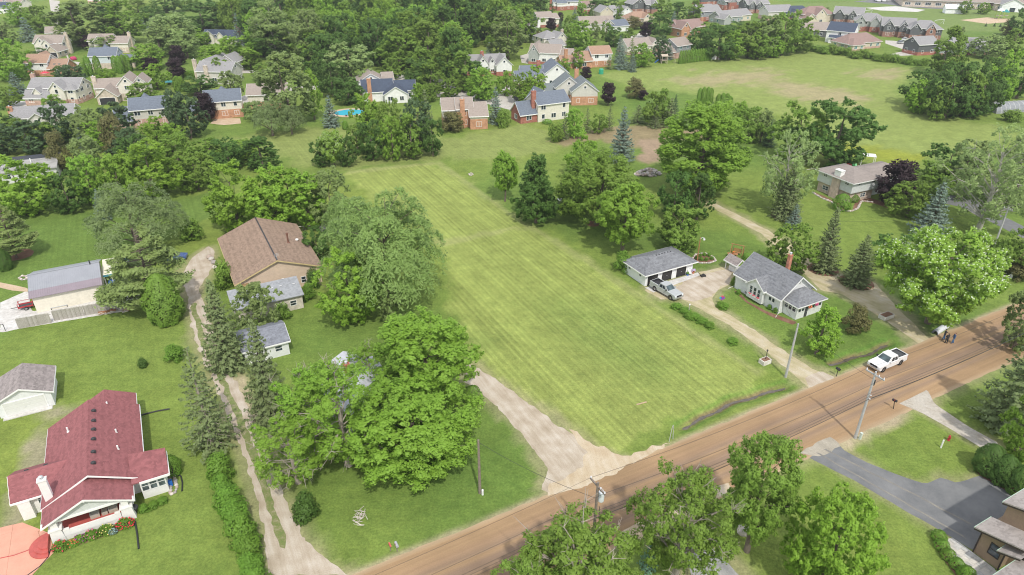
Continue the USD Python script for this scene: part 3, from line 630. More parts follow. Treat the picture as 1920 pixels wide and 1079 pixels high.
# the dirt road: wheel lanes are greyer, the crown and shoulders orange sand
T, G_, D_ = (0.30, 0.20, 0.112), (0.24, 0.166, 0.11), (0.38, 0.29, 0.185)
road_mat = M('dirt_road', {'g': ('geometry', {}), 'rt': ('vector_rotate', {'rotate_type': 'z_axis', 'angle': RD(-YAW)}), 's': ('separate_xyz', {}),
    'wn': ('noise_texture', {'scale': 1.0, 'detail': 3.0}), 'wm': ('mapping', {'scale': (0.05, 0.5, 1)}), 'wa': ('math', {'math_type': 'multiply_add', 'value2': 0.9}),
    'mr': ('map_range', {'from_min': 36.6 + .45, 'from_max': 46.2 + .45}),
    'r': ('rgb_ramp', {'ramp': [(0, D_), (0.09, T), (0.22, T), (0.30, G_), (0.37, T), (0.44, G_), (0.52, (0.22, 0.152, 0.105)), (0.60, T), (0.66, G_), (0.74, (0.28, 0.185, 0.11)), (0.82, T), (0.93, T), (1, D_)]}),
    'm': ('mapping', {'scale': (0.06, 2.2, 1)}), 'n': ('noise_texture', {'scale': 1.0, 'detail': 5.0, 'roughness': 0.7}), 'nv': ('map_range', {'from_min': 0.3, 'from_max': 0.7, 'to_min': 0.88, 'to_max': 1.12}),
    'f': ('noise_texture', {'scale': 7.0, 'detail': 5.0, 'roughness': 0.8}), 'fv': ('map_range', {'from_min': 0.25, 'from_max': 0.75, 'to_min': 0.85, 'to_max': 1.15}),
    'k': ('noise_texture', {'scale': 0.13, 'detail': 4.0}), 'kv': ('map_range', {'from_min': 0.3, 'from_max': 0.7, 'to_min': 0.86, 'to_max': 1.16}),
    'x1': ('math', {'math_type': 'multiply'}), 'x2': ('math', {'math_type': 'multiply'}), 'h': ('hsv', {}), 'u': ('bump', {'strength': 0.3, 'distance': 0.04}), 'p': ('principled_bsdf', {'roughness': 0.9, 'specular_ior_level': 0.2})},
    [('g.position', 'rt.vector'), ('rt.vector', 's.vector'), ('rt.vector', 'wm.vector'), ('wm.vector', 'wn.vector'), ('wn.fac', 'wa.value1'), ('s.y', 'wa.value3'), ('wa.value', 'mr.value'), ('mr.result', 'r.fac'),
     ('rt.vector', 'm.vector'), ('m.vector', 'n.vector'), ('n.fac', 'nv.value'), ('g.position', 'f.vector'), ('f.fac', 'fv.value'), ('g.position', 'k.vector'), ('k.fac', 'kv.value'),
     ('nv.result', 'x1.value1'), ('fv.result', 'x1.value2'), ('x1.value', 'x2.value1'), ('kv.result', 'x2.value2'), ('x2.value', 'h.value'), ('r.color', 'h.color'), ('h.color', 'p.base_color'), ('f.fac', 'u.height'), ('u.normal', 'p.normal')])
def uvpoly(pts): return Polygon([tuple(uv2w(*p)) for p in pts]).buffer(0)
gravel = earth('pale_gravel', (0.29, 0.235, 0.165), (0.405, 0.345, 0.27), (0.50, 0.45, 0.38), (.10, 1.3), YAW + 90, fine=9.0, bump=.5)
gravel_grassy = earth('grassy_gravel', (0.27, 0.25, 0.12), (0.40, 0.345, 0.22), (0.47, 0.42, 0.32), (.12, 1.2), YAW + 100)
sand_gravel = earth('sandy_gravel', (0.38, 0.29, 0.18), (0.46, 0.38, 0.27), (0.52, 0.455, 0.355), (.2, 1.2), YAW + 70, fine=9.0, bump=.5)
concrete = earth('concrete', (0.42, 0.40, 0.37), (0.50, 0.485, 0.455), (0.56, 0.55, 0.53), fine=2.0, bump=.05)
street_mat = earth('street_concrete', (0.36, 0.335, 0.30), (0.42, 0.395, 0.355), (0.47, 0.445, 0.41), fine=2.0, bump=.05)
asphalt = M('worn_asphalt', {'g': ('geometry', {}), 'n': ('noise_texture', {'scale': 0.35, 'detail': 6.0, 'roughness': .65}), 'r': ('rgb_ramp', {'ramp': [(0.3, (0.115, 0.120, 0.124)), (0.7, (0.195, 0.197, 0.196))]}),
    'f': ('noise_texture', {'scale': 25.0, 'detail': 2.0}), 'fv': ('map_range', {'from_min': 0.3, 'from_max': 0.7, 'to_min': .85, 'to_max': 1.15}), 'h': ('hsv', {}), 'p': ('principled_bsdf', {'roughness': 0.85, 'specular_ior_level': .3})},
    [('g.position', 'n.vector'), ('n.fac', 'r.fac'), ('g.position', 'f.vector'), ('f.fac', 'fv.value'), ('fv.result', 'h.value'), ('r.color', 'h.color'), ('h.color', 'p.base_color')])
dust = earth('tyre_dust', (0.15, 0.145, 0.135), (0.2, 0.19, 0.17), (0.28, 0.26, 0.22), (.1, 2), YAW + 90)
mulch = earth('bark_mulch', (0.12, 0.065, 0.04), (0.18, 0.10, 0.065), (0.25, 0.16, 0.11), fine=14.0)
mud = plain('ditch_water', (0.10, 0.085, 0.065), 0.15, var=.4, scale=1.5)
coral = plain('coral_concrete', (0.56, 0.29, 0.205), 0.85, var=.12, scale=.6)
red_paint = plain('red_porch_paint', (0.42, 0.09, 0.075), 0.6, var=.18, scale=1.5)
path_mat = earth('tan_path', (0.40, 0.29, 0.19), (0.47, 0.36, 0.25), (0.52, 0.42, 0.31))

sheet('dirt_road', uvpoly([(-400, 36.75), (500, 36.75), (500, 46.1), (-400, 46.1)]), road_mat, .008, 'brown dirt road crossing the picture past the white pickup', .22, 3, step=.8)
sheet('gravel_drive', DRIVES['gravel_drive'], gravel, .004, 'wide pale gravel drive from the big maples to the road', .35, 5, step=.4)
sheet('gravel_apron', pxpoly([(1060,800),(1110,832),(1175,855),(1240,832),(1262,828),(1200,862),(1100,912),(1030,930),(1035,905),(1090,880),(1100,850)]), sand_gravel, .012, 'sandy gravel fan where the wide drive meets the road', .5, 6, step=.4)
sheet('gravel_lane', DRIVES['gravel_lane'], gravel, .004, 'twin track gravel lane running past the dark spruces', .4, 7, step=.4)
sheet('lane_back', DRIVES['lane_back'], gravel, .004, 'bare gravel yard beside the brown roofed barn', .3, 8)
strip = [(362,570),(380,640),(411,700),(448,780),(482,870),(508,950),(530,1025)]
sheet('lane_grass_strip', LineString([tuple(at(*p)[:2]) for p in strip]).buffer(.38), M('strip_grass', {'n': ('noise_texture', {'scale': 1.2, 'detail': 6.0, 'roughness': .8}), 'g': ('geometry', {}), 'r': ('rgb_ramp', {'ramp': [(.35, (.3, .26, .17)), (.5, (.16, .18, .06)), (.65, (.11, .17, .04))]}), 'p': ('principled_bsdf', {'roughness': .95})}, [('g.position', 'n.vector'), ('n.fac', 'r.fac'), ('r.color', 'p.base_color')]), .010, 'grassy strip between the wheel tracks of the gravel lane', .3, 9)
sheet('garage_drive', DRIVES['garage_drive'], gravel_grassy, .004, 'tan gravel drive curving from the white garage down to the road', .25, 10)
sheet('garage_court', pxpoly([(1255,545),(1300,520),(1370,502),(1374,512),(1364,532),(1342,545),(1333,558),(1300,565),(1270,560)]), gravel, .008, 'pale gravel court in front of the white garage', .4, 11)
sheet('drive_mouth', pxpoly([(1508,708),(1540,695),(1566,708),(1545,716),(1518,729)]), gravel, .012, 'pale mouth of the tan gravel drive at the road', .2, 12)
sheet('garage_apron', uvpoly([tuple(auv(1209,540)), tuple(auv(1309,511)), tuple(auv(1312,517)), tuple(auv(1225,549))]), concrete, .014, 'concrete apron before the black garage doors', 0)
sheet('gravel_path', DRIVES['gravel_path'], gravel_grassy, .004, 'narrow gravel track from the field behind the white house to the road', .25, 13)
sheet('concrete_drive', DRIVES['concrete_drive'], earth('dusty_concrete', (.34, .30, .24), (.41, .375, .32), (.46, .43, .38), (.3, 1), YAW - 60, fine=3.0, bump=.05), .012, 'pale concrete drive at the right by the great spruce', .06, 14)
sheet('asphalt_drive', DRIVES['asphalt_drive'], asphalt, .004, 'dark asphalt drive with a turning bay by the brown house', .08, 15)
sheet('drive_dust', pxpoly([(1498,850),(1530,832),(1560,818),(1575,836),(1560,848),(1530,856)]), earth('drive_grit', (.25, .225, .18), (.33, .30, .24), (.40, .36, .30), (.2, 1.2), YAW + 90), .008, 'sandy dust at the mouth of the asphalt drive', .3, 16)
for k, pts in enumerate(([(1530,848),(1600,888),(1700,945),(1812,1010)], [(1545,842),(1630,885),(1720,930),(1824,985)])):
    sheet('tyre_track', LineString([tuple(at(*p)[:2]) for p in pts]).buffer(.12), dust, .012, ('nearer', 'farther')[k] + ' pale tyre track along the asphalt drive', .12, 17 + k)
sheet('bottom_drive', DRIVES['bottom_drive'], earth('grey_chip', (.2, .2, .2), (.3, .3, .29), (.42, .4, .37), (.3, 1), YAW + 90), .004, 'grey chip drive at the bottom edge beside the pale oak', .08, 19)
sheet('road_shoulder', pxpoly([(1160,1000),(1200,980),(1250,960),(1330,915),(1365,905),(1370,920),(1300,960),(1230,1000),(1170,1025)]), sand_gravel, .010, 'sandy shoulder of the road under the bottom oaks', .3, 20)
sheet('concrete_yard', pxpoly([(0,568),(52,545),(60,585),(195,560),(235,535),(262,545),(262,575),(240,583),(35,617),(0,625)]), concrete, .004, 'pale concrete yard round the metal roofed barn', .1, 21)
sheet('garden_path', pxpoly([(0,530),(30,536),(52,541),(52,548),(22,545),(0,540)]), path_mat, .008, 'curving tan path to the metal roofed barn', .05, 22)
sheet('coral_patio', uvpoly([tuple(auv(-40,1000)), tuple(auv(42,980)), tuple(auv(92,1000)), tuple(auv(102,1035)), tuple(auv(50,1090)), tuple(auv(-60,1130))]), coral, .004, 'coral coloured concrete patio before the red roofed house', 0)
sheet('stone_walk', pxpoly([(1775,1012),(1786,1008),(1826,1038),(1872,1072),(1850,1090),(1800,1060),(1778,1030)]), concrete, .008, 'grey flagstone walk to the brown house', .03, 23)
sheet('mulch_bed', pxpoly([(1752,1000),(1760,996),(1775,1015),(1780,1040),(1820,1075),(1830,1092),(1800,1092),(1770,1050),(1752,1025)]), mulch, .004, 'bark bed along the walk of the brown house', .1, 24)
sheet('mulch_bed', pxpoly([(1826,880),(1840,878),(1905,915),(1915,925),(1900,928),(1838,893)]), mulch, .010, 'bark bed under the yew row beside the asphalt drive', .1, 25)
for k, (x, y, r, lb) in enumerate(((1543,506,2.6,'under the tallest spruce behind the white house'), (1605,530,2.8,'under the spruce nearest the flowering tree'), (1472,406,2.8,'under the tall dark fir at the end of the gravel track'), (35,478,2.5,'under the white pine at the left edge'), (1112,420,1.5,'under the wide maple by the black trailer'))):
    p = at(x, y); sheet('mulch_ring', Point(p[0], p[1]).buffer(r), mulch, .006, 'ring of brown bark mulch ' + lb, .2, 30 + k)
sheet('flower_bed', pxpoly([(1297,487),(1304,478),(1322,475),(1338,483),(1342,490),(1330,494),(1310,494)]), mulch, .004, 'round stone edged bed at the foot of the yard lamp', .05, 36)
sheet('flower_bed', pxpoly([(1376,545),(1388,550),(1402,566),(1440,585),(1494,604),(1488,610),(1450,596),(1420,580),(1398,567)]), mulch, .004, 'bark bed along the wall of the white house', .06, 37)
sheet('flower_bed', pxpoly([(1526,360),(1545,368),(1580,385),(1588,398),(1598,394),(1604,378),(1625,370),(1660,380),(1668,392),(1640,382),(1615,378),(1608,392),(1598,396),(1572,394),(1560,378),(1524,362)]), mulch, .004, 'curved bark bed round the tan ranch house', .1, 38)
sheet('flower_bed', pxpoly([(100,1028),(150,1012),(252,968),(256,985),(200,1005),(110,1036)]), mulch, .006, 'rose bed before the white porch', .05, 39)
for k, (a, b) in enumerate(DITCH):
    us = np.linspace(a + 1.0, b - 1.0, 40); mid = 48.5 + .35 * np.sin(us * .35) + .15 * np.sin(us * 1.1)
    w = .08 + .10 * np.abs(np.sin(us * .8)) + .12 * np.sin(us * 2.1)**2
    pl = Polygon([tuple(uv2w(u, m - q)) for u, m, q in zip(us, mid, w)] + [tuple(uv2w(u, m + q)) for u, m, q in list(zip(us, mid, w))[::-1]]).buffer(0)
    sheet('ditch_water', pl, mud, -.55, ('shallow water in the ditch below the mown field', 'shallow water in the ditch beside the white pickup')[k])
def slabs(parent, poly, name, dx, dy, mat_list, z, rot=YAW, gap=.02, off=True):
    """Paving slabs with open joints laid over a sheet, each a piece of its own."""
    c = np.array(poly.centroid.coords[0]); L = math.sqrt(poly.area) * 2.5; k = 0; a = RD(rot); e, n = np.array([math.cos(a), math.sin(a)]), np.array([-math.sin(a), math.cos(a)])
    for j in range(int(-L / dy), int(L / dy)):
        for i in range(int(-L / dx), int(L / dx)):
            s = (i + (.5 * (j % 2) if off else 0)) * dx; t = j * dy
            q = Polygon([tuple(c + e * (s + u) + n * (t + v)) for u, v in ((gap, gap), (dx - gap, gap), (dx - gap, dy - gap), (gap, dy - gap))]).intersection(poly)
            if q.is_empty or q.area < dx * dy * .12 or q.geom_type != 'Polygon': continue
            q = q.convex_hull; k += 1; MB().prism(list(q.exterior.coords)[:-1], z - .012, z + .004 * (k % 3)).build(parent, name, mat_list[(i * 7 + j * 3) % len(mat_list)])
flag = [earth(f'flagstone_{i}', tuple(np.array(c) * .85), c, tuple(np.array(c) * 1.1), fine=5.0, bump=.1) for i, c in enumerate(((.44, .43, .40), (.37, .36, .34), (.49, .46, .41)))]
slabs('/World/stone_walk', pxpoly([(1776,1014),(1785,1010),(1825,1040),(1869,1072),(1850,1086),(1801,1058),(1780,1030)]), 'flagstone', .95, .6, flag, .045)
slabs('/World/coral_patio', uvpoly([tuple(auv(-40,1000)), tuple(auv(42,980)), tuple(auv(92,1000)), tuple(auv(102,1035)), tuple(auv(50,1090)), tuple(auv(-60,1130))]), 'slab', 3.4, 3.4, [coral], .03, gap=.012, off=False)
# suburb streets and parking
for nm, pts, mt, lb in (
    ('street', [(930,185),(948,160),(985,172),(1010,205),(985,212),(950,205),(880,186),(820,182),(815,172),(880,176)], street_mat, 'pale concrete cul-de-sac among the central houses'),
    ('street', [(720,142),(760,140),(830,150),(900,180),(890,186),(820,160),(760,150),(722,150)], street_mat, 'pale street behind the house with the blue black roof'),
    ('street', [(440,186),(490,168),(600,160),(600,168),(495,178),(470,196),(440,192)], street_mat, 'pale street right of the red maple houses'),
    ('street', [(380,136),(440,132),(500,132),(500,137),(440,138)], street_mat, 'pale street behind the twin gabled grey house'),
    ('street', [(92,0),(112,2),(108,50),(118,62),(130,115),(180,120),(182,124),(130,122),(112,66),(98,40)], street_mat, 'pale street coming down from the top left'),
    ('street', [(975,105),(1010,95),(1060,85),(1060,92),(1015,104),(990,120),(978,118)], street_mat, 'pale street between the far white houses'),
    ('street', [(1180,70),(1210,58),(1230,75),(1250,78),(1290,80),(1288,84),(1190,82)], street_mat, 'pale street by the orange brown roof'),
    ('street', [(1150,12),(1185,12),(1190,20),(1160,24)], street_mat, 'pale street at the top centre'),
    ('street', [(1660,76),(1720,80),(1730,92),(1712,104),(1672,106),(1668,102),(1700,95),(1660,82)], street_mat, 'grey street winding between the new grey houses'),
    ('street', [(18,190),(52,190),(46,224),(20,226)], concrete, 'pale concrete drive at the left edge beside the cream house'),
    ('parking_lot', [(1600,3),(1690,-4),(1800,-6),(1920,-8),(1920,8),(1810,20),(1700,14),(1660,8)], asphalt, 'grey asphalt parking lot beside the school field'),
    ('ball_court', [(1622,15),(1680,12),(1735,19),(1720,23),(1650,20)], concrete, 'pale sandy court beside the school parking lot'),
    ('play_sand', [(1800,38),(1850,33),(1895,36),(1890,42),(1850,45)], path_mat, 'tan sand of the school playground'),
    ('side_road', [(1760,380),(1800,388),(1860,418),(1920,448),(1920,425),(1870,400),(1820,370),(1775,366)], asphalt, 'grey asphalt side road behind the tall blue spruce')):
    sheet(nm, pxpoly(pts), mt, .006, lb, .1, len(lb))
sheet('patio', pxpoly([(394,232),(404,222),(450,222),(452,232),(420,235)]), path_mat, .004, 'tan patio behind the brick house with the grey blue roof', .05, 61)
# ------------------------------------------------------------------ building kit
white = plain('white_paint', (0.72, 0.72, 0.70), .55, var=.05)
white_sid = siding('white_siding', (0.76, 0.77, 0.77), .14)
black_door = plain('black_door', (0.022, 0.021, 0.021), .5, var=.3)
glass = glassy('dark_glass'); glass_g = glassy('grey_glass', (0.10, 0.125, 0.125)); glass_t = glassy('teal_glass', (0.06, 0.14, 0.15))
steel = plain('galvanised_steel', (0.5, 0.52, 0.53), .45, .3, var=.1)
iron = plain('dark_iron', (0.03, 0.03, 0.032), .6, var=.2)
wood_grey = plain('grey_wood', (0.30, 0.27, 0.235), .9, var=.25, scale=5)
wood_brown = plain('brown_wood', (0.30, 0.14, 0.06), .8, var=.25, scale=5)
rubber = plain('tyre_rubber', (0.018, 0.018, 0.019), .85, var=.2)
trim_cream = plain('cream_trim', (0.66, 0.62, 0.53), .6, var=.05)

def side_box(mb, x, y, z, w, h, ang, d0, d1, t0=0.0):
    """A box flat against a wall: centre x, y, z; w along the wall, h high, from d0 to d1 outwards along the normal."""
    a = RD(ang); n = np.array([math.cos(a), math.sin(a)]); t = np.array([-n[1], n[0]])
    c = np.array([x, y]) + n * (d0 + d1) / 2 + t * t0
    mb.cbox((c[0], c[1], z), (d1 - d0, w, h), ang)

def win(parent, x, y, z, w, h, ang, frame=None, pane=None, cols=1, rail=True, name='window', label=None, depth=.05, bar=.08):
    mb = MB()
    for s in (-1, 1):
        side_box(mb, x, y, z, bar, h + 2*bar, ang, .002, depth, s * (w/2 + bar/2)); side_box(mb, x, y, z + s * (h/2 + bar/2), w, bar, ang, .002, depth)
    for k in range(1, cols): side_box(mb, x, y, z, bar, h, ang, .004, depth - .004, -w/2 + w*k/cols)
    if rail: side_box(mb, x, y, z, w, bar * .7, ang, .006, depth - .008)
    p = mb.build(parent, name, frame or white, label)
    pm = MB(); side_box(pm, x, y, z, w, h, ang, .0, depth * .35); pm.build(p, 'pane', pane or glass)
    return p

def door(parent, x, y, w, h, ang, mat, z0=0.0, name='door', frame=None, panels=0, label=None, handle=True):
    mb = MB(); side_box(mb, x, y, z0 + h/2, w, h, ang, -.02, .03)
    for k in range(panels): side_box(mb, x, y, z0 + h * (k + .5) / panels, w * .96, h / panels - .07, ang, .03, .05)
    p = mb.build(parent, name, mat, label)
    fm = MB()
    for s in (-1, 1): side_box(fm, x, y, z0 + h/2, .12, h, ang, .0, .06, s * (w/2 + .06))
    side_box(fm, x, y, z0 + h + .06, w + .24, .12, ang, .0, .06); fm.build(p, 'frame', frame or white)
    if handle:
        hm = MB(); side_box(hm, x, y, z0 + min(1.0, h*.45), .12, .06, ang, .03, .1, w * (.38 if w < 1.5 else 0)); hm.build(p, 'handle', steel)
    return p

def gable_walls(mb, x0, x1, y0, y1, h, rise, axis, z0=0.0):
    if axis == 'x':
        m = (y0 + y1) / 2; mb.extr([(y0, z0), (y1, z0), (y1, h), (m, h + rise), (y0, h)], 'x', x0, x1)
    elif axis == 'y':
        m = (x0 + x1) / 2; mb.extr([(x0, z0), (x1, z0), (x1, h), (m, h + rise), (x0, h)], 'y', y0, y1)
    else: mb.box(x0, x1, y0, y1, z0, h)

def gable_roof(mb, fb, x0, x1, y0, y1, h, rise, axis, over=.4, end=.35, t=.12, off=.16, split=None):
    """Two slabs on walls x0..y1 with eave height h; fb takes a slightly larger trim board under each slab."""
    sw = axis == 'y'
    if sw: x0, x1, y0, y1 = y0, y1, x0, x1
    m = (y0 + y1) / 2 if split is None else split
    for ye, s in ((y0, -1), (y1, 1)):
        k = rise / abs(m - ye); e = ye + s * over; ze = h - k * over + off; zr = h + rise + off
        for B, gx, gy, dz, tt in ((mb, 0, 0, 0, t), (fb, .05, .05, -.05, .2)):
            if B is None: continue
            q = [(x0 - end - gx, e + s * gy, ze - k * gy + dz), (x1 + end + gx, e + s * gy, ze - k * gy + dz), (x1 + end + gx, m, zr + dz), (x0 - end - gx, m, zr + dz)]
            if s > 0: q = q[::-1]
            if sw: q = [(b, a, c) for a, b, c in q][::-1]
            B.slab(q, tt)

def hip_roof(mb, fb, x0, x1, y0, y1, h, rise, over=.4, t=.12, off=.14, ridge=None):
    X0, X1, Y0, Y1 = x0 - over, x1 + over, y0 - over, y1 + over; ze = h + off - rise * over / min((x1-x0)/2, (y1-y0)/2)
    zr = h + rise + off
    if X1 - X0 >= Y1 - Y0: d = (Y1 - Y0) / 2; A, B = (X0 + d, (Y0+Y1)/2, zr), (X1 - d, (Y0+Y1)/2, zr)
    else: d = (X1 - X0) / 2; A, B = ((X0+X1)/2, Y0 + d, zr), ((X0+X1)/2, Y1 - d, zr)
    c = [(X0, Y0, ze), (X1, Y0, ze), (X1, Y1, ze), (X0, Y1, ze)]
    if X1 - X0 >= Y1 - Y0: Q = [[c[0], c[1], B, A], [c[1], c[2], B], [c[2], c[3], A, B], [c[3], c[0], A]]
    else: Q = [[c[0], c[1], A], [c[1], c[2], B, A], [c[2], c[3], B], [c[3], c[0], A, B]]
    for q in Q: mb.slab(q, t)
    if fb is not None:
        g = .05
        for a, b, cc, d_ in ((X0-g, X1+g, Y0-g, Y0), (X0-g, X1+g, Y1, Y1+g), (X0-g, X0, Y0, Y1), (X1, X1+g, Y0, Y1)): fb.box(a, b, cc, d_, ze - .2, ze - .02)
        fb.box(X0 + .06, X1 - .06, Y0 + .06, Y1 - .06, ze - .2, ze - .16)

def chimney(parent, x, y, w, d, z0, z1, mat, cap=None, label=None):
    mb = MB(); mb.box(x - w/2, x + w/2, y - d/2, y + d/2, z0, z1); mb.box(x - w/2 - .06, x + w/2 + .06, y - d/2 - .06, y + d/2 + .06, z1, z1 + .14)
    p = mb.build(parent, 'chimney', mat, label)
    c = MB(); c.lathe([(.16, z1 + .14), (.16, z1 + .45), (.24, z1 + .47), (.05, z1 + .6)], (x, y, 0), 8); c.build(p, 'flue', cap or steel)
    return p

def local(uv0, uv1):
    """Corner pairs given in road coordinates: returns origin and size."""
    return uv2w(*uv0), uv1[0] - uv0[0], uv1[1] - uv0[1]

# ------------------------------------------------------------------ the near buildings
# the red roofed bungalow; x runs along the road, y away from it
red_roof = roofing('red_shingles', (0.225, 0.085, 0.088), var=.22)
stucco = plain('white_stucco', (0.68, 0.67, 0.64), .8, var=.07, scale=2)
o = uv2w(-18.6, 63.4)
RH = thing('bungalow', 'white stucco bungalow with dull red shingle roof and deep front porch', 'house', (o[0], o[1], 0), YAW)
mb = MB(); gable_walls(mb, 0.35, 8.6, 4.0, 16.6, 2.9, 2.15, 'y'); gable_walls(mb, 3.3, 8.55, 16.6, 19.2, 2.86, 1.36, 'y'); mb.build(RH, 'wall', stucco)
mb, fb = MB(), MB()
gable_roof(mb, fb, .35, 8.6, 3.2, 16.6, 2.9, 2.15, 'y', .7, .3); mb.build(RH, 'roof', red_roof); fb.build(RH, 'fascia', white)
mb, fb = MB(), MB(); gable_roof(mb, fb, 3.3, 8.55, 16.8, 19.2, 2.88, 1.38, 'y', .5, .3); mb.build(RH, 'roof', red_roof); fb.build(RH, 'fascia', white)
mb, fb = MB(), MB(); gable_roof(mb, fb, .3, 7.6, .5, 3.9, 2.75, 1.75, 'y', .5, .45); mb.build(RH, 'porch_roof', red_roof); fb.build(RH, 'fascia', white)
# wings
mb = MB(); mb.box(8.6, 11.1, 2.7, 5.8, 0, 2.75); mb.extr([(2.7, 2.75), (5.8, 2.75), (5.8, 3.0)], 'x', 8.6, 11.1); mb.build(RH, 'side_wing', stucco)
mb = MB(); mb.slab([(8.0, 2.2, 2.9), (11.6, 2.2, 2.78), (11.6, 6.1, 3.35), (8.0, 6.1, 3.9)], .14); mb.build(RH, 'side_wing_roof', red_roof)
mb = MB(); mb.box(8.7, 11.62, 2.12, 2.2, 2.55, 2.84); mb.box(11.6, 11.68, 2.12, 6.1, 2.62, 2.86); mb.build(RH, 'fascia', white)
mb = MB(); gable_walls(mb, -2.6, .35, 5.9, 10.2, 2.7, 1.25, 'x'); mb.build(RH, 'left_wing', stucco)
mb, fb = MB(), MB(); gable_roof(mb, fb, -2.9, 2.4, 5.9, 10.2, 2.7, 1.25, 'x', .5, .3); mb.build(RH, 'left_wing_roof', red_roof); fb.build(RH, 'fascia', white)
mb = MB(); mb.box(-2.7, -1.6, 5.3, 5.9, 0, 2.3); mb.box(-2.75, -1.55, 5.25, 5.9, 2.3, 2.42); mb.build(RH, 'pier', stucco)
win(RH, -.5, 5.9, 1.7, 1.0, 1.1, -90, cols=1)
for k, x in enumerate((9.05, 9.85, 10.65)): win(RH, x, 2.7, 1.75, .62, 1.25, -90, pane=glass_g)
win(RH, 11.1, 4.2, 1.75, .9, 1.1, 0, pane=glass_g)
# the porch
mb = MB(); mb.box(.2, 7.55, .35, 4.0, 0, .55); mb.build(RH, 'porch_base', stucco)
mb = MB(); mb.box(.25, 7.5, .42, 3.99, .55, .58); mb.build(RH, 'porch_floor', red_paint)
mb = MB(); mb.box(1.35, 6.5, .3, .5, .55, 1.25); mb.box(1.35, 1.9, .28, .52, 1.25, 1.45); mb.box(6.0, 6.5, .28, .52, 1.25, 1.45); mb.box(7.42, 7.62, .5, 4.0, .55, 1.25); mb.build(RH, 'porch_wall', stucco)
for x in (.15, 6.5):
    mb = MB(); mb.extr([(x, 0), (x + 1.25, 0), (x + 1.1, 1.65), (x + .12, 1.65)], 'y', .22, 1.2); mb.box(x + .02, x + 1.22, .16, 1.26, 1.65, 1.8); mb.box(x + .3, x + .92, .35, .95, 1.8, 2.55); mb.build(RH, 'porch_pier', stucco)
mb = MB(); mb.box(.2, 7.6, .45, .75, 2.5, 2.74); mb.build(RH, 'porch_beam', white)
mb = MB(); mb.extr([(.5, 2.75), (7.4, 2.75), (3.95, 4.4)], 'y', .55, .7); mb.build(RH, 'porch_gable', plain('pale_grey_board', (.5, .52, .5), .7))
for x in (-.1, 1.9, 3.95, 6.0, 8.0):
    mb = MB(); zc = 2.55 + 1.75 * (1 - abs(x - 3.95) / 4.05) * .98; mb.box(x - .08, x + .08, .02, .55, zc, zc + .2); mb.build(RH, 'bracket', white)
door(RH, 2.2, 4.0, 1.0, 2.0, -90, plain('brown_door', (.10, .035, .025)), .58); win(RH, 4.6, 4.0, 1.75, 1.6, 1.1, -90, cols=2)
chimney(RH, .55, 3.75, .75, .55, 0, 5.6, stucco)
for y, z in ((14.6, 4.93), (12.6, 4.93), (10.9, 4.93), (9.1, 4.93), (6.8, 4.93), (4.9, 4.93)):
    mb = MB(); mb.box(4.75, 5.2, y - .17, y + .17, z - .16, z + .14); mb.lathe([(.24, z + .1), (.22, z + .2), (.1, z + .26)], (4.97, y, 0), 10); mb.build(RH, 'roof_vent', iron)
for y in (8.3, 7.2):
    mb = MB(); mb.box(-1.8 + (8.3 - y) * 1.6, -1.4 + (8.3 - y) * 1.6, 8.25, 8.6, 3.6, 3.92); mb.build(RH, 'roof_vent', iron)
for x, y, z in ((6.2, 16.4, 4.1), (7.0, 10.7, 3.9), (7.1, 7.6, 3.9), (2.2, 13.2, 4.2)):
    mb = MB(); mb.lathe([(.09, z - .3), (.09, z + .45)], (x, y, 0), 8); mb.lathe([(.17, z - .25), (.12, z - .05)], (x, y, 0), 8); mb.build(RH, 'vent_pipe', white)
mb = MB(); mb.box(-.42, -.3, 3.0, 16.7, 2.5, 2.62); mb.box(9.27, 9.39, 6.2, 16.6, 2.5, 2.62); mb.build(RH, 'gutter', steel)

# its garage
o = uv2w(-25.2, 89.3)
GL = thing('garage', 'small white garage with brown grey shingles at the left edge', 'garage', (o[0], o[1], 0), YAW)
mb = MB(); gable_walls(mb, 0, 5.9, 0, 5.6, 2.35, 1.35, 'y'); mb.build(GL, 'wall', white_sid)
mb, fb = MB(), MB(); gable_roof(mb, fb, 0, 5.9, 0, 5.6, 2.35, 1.35, 'y', .4, .35); mb.build(GL, 'roof', roofing('brown_grey_shingles', (.235, .205, .195))); fb.build(GL, 'fascia', white)
door(GL, 2.9, 0, 4.4, 1.95, -90, plain('garage_panel', (.60, .60, .57), .55, var=.06), name='garage_door', panels=4)
mb = MB(); mb.box(.3, 5.6, -.75, -.07, 0, .1); mb.build(GL, 'sill', concrete)

# metal roofed barn with a lean-to
o = uv2w(-22.9, 117.2)
BN = thing('metal_roofed_barn', 'cream barn with grey and mauve ribbed metal roof behind the board fence', 'barn', (o[0], o[1], 0), YAW)
mb = MB(); gable_walls(mb, 0, 9.4, 0, 9.6, 2.9, 1.6, 'x'); mb.build(BN, 'wall', siding('cream_metal', (.70, .66, .55), .5, True))
metal_roof = plain('grey_metal_roof', (.30, .31, .335), .5, .2, var=.08, scale=.6); mauve_roof = plain('mauve_metal_roof', (.27, .225, .25), .5, .2, var=.08, scale=.6)
def rz_(y): return 2.9 + 1.6 * y / 4.8 + .1
mb = MB(); mb.slab([(-.35, 1.2, rz_(1.2)), (9.75, 1.2, rz_(1.2)), (9.75, 4.8, rz_(4.8)), (-.35, 4.8, rz_(4.8))], .06); mb.slab([(-.35, 4.8, rz_(4.8)), (9.75, 4.8, rz_(4.8)), (9.75, 10.0, rz_(-.4)), (-.35, 10.0, rz_(-.4))], .06)
for k in range(34): x = -.3 + k * .305; mb.slab([(x, 1.2, rz_(1.2) + .04), (x + .05, 1.2, rz_(1.2) + .04), (x + .05, 4.8, rz_(4.8) + .04), (x, 4.8, rz_(4.8) + .04)], .05)
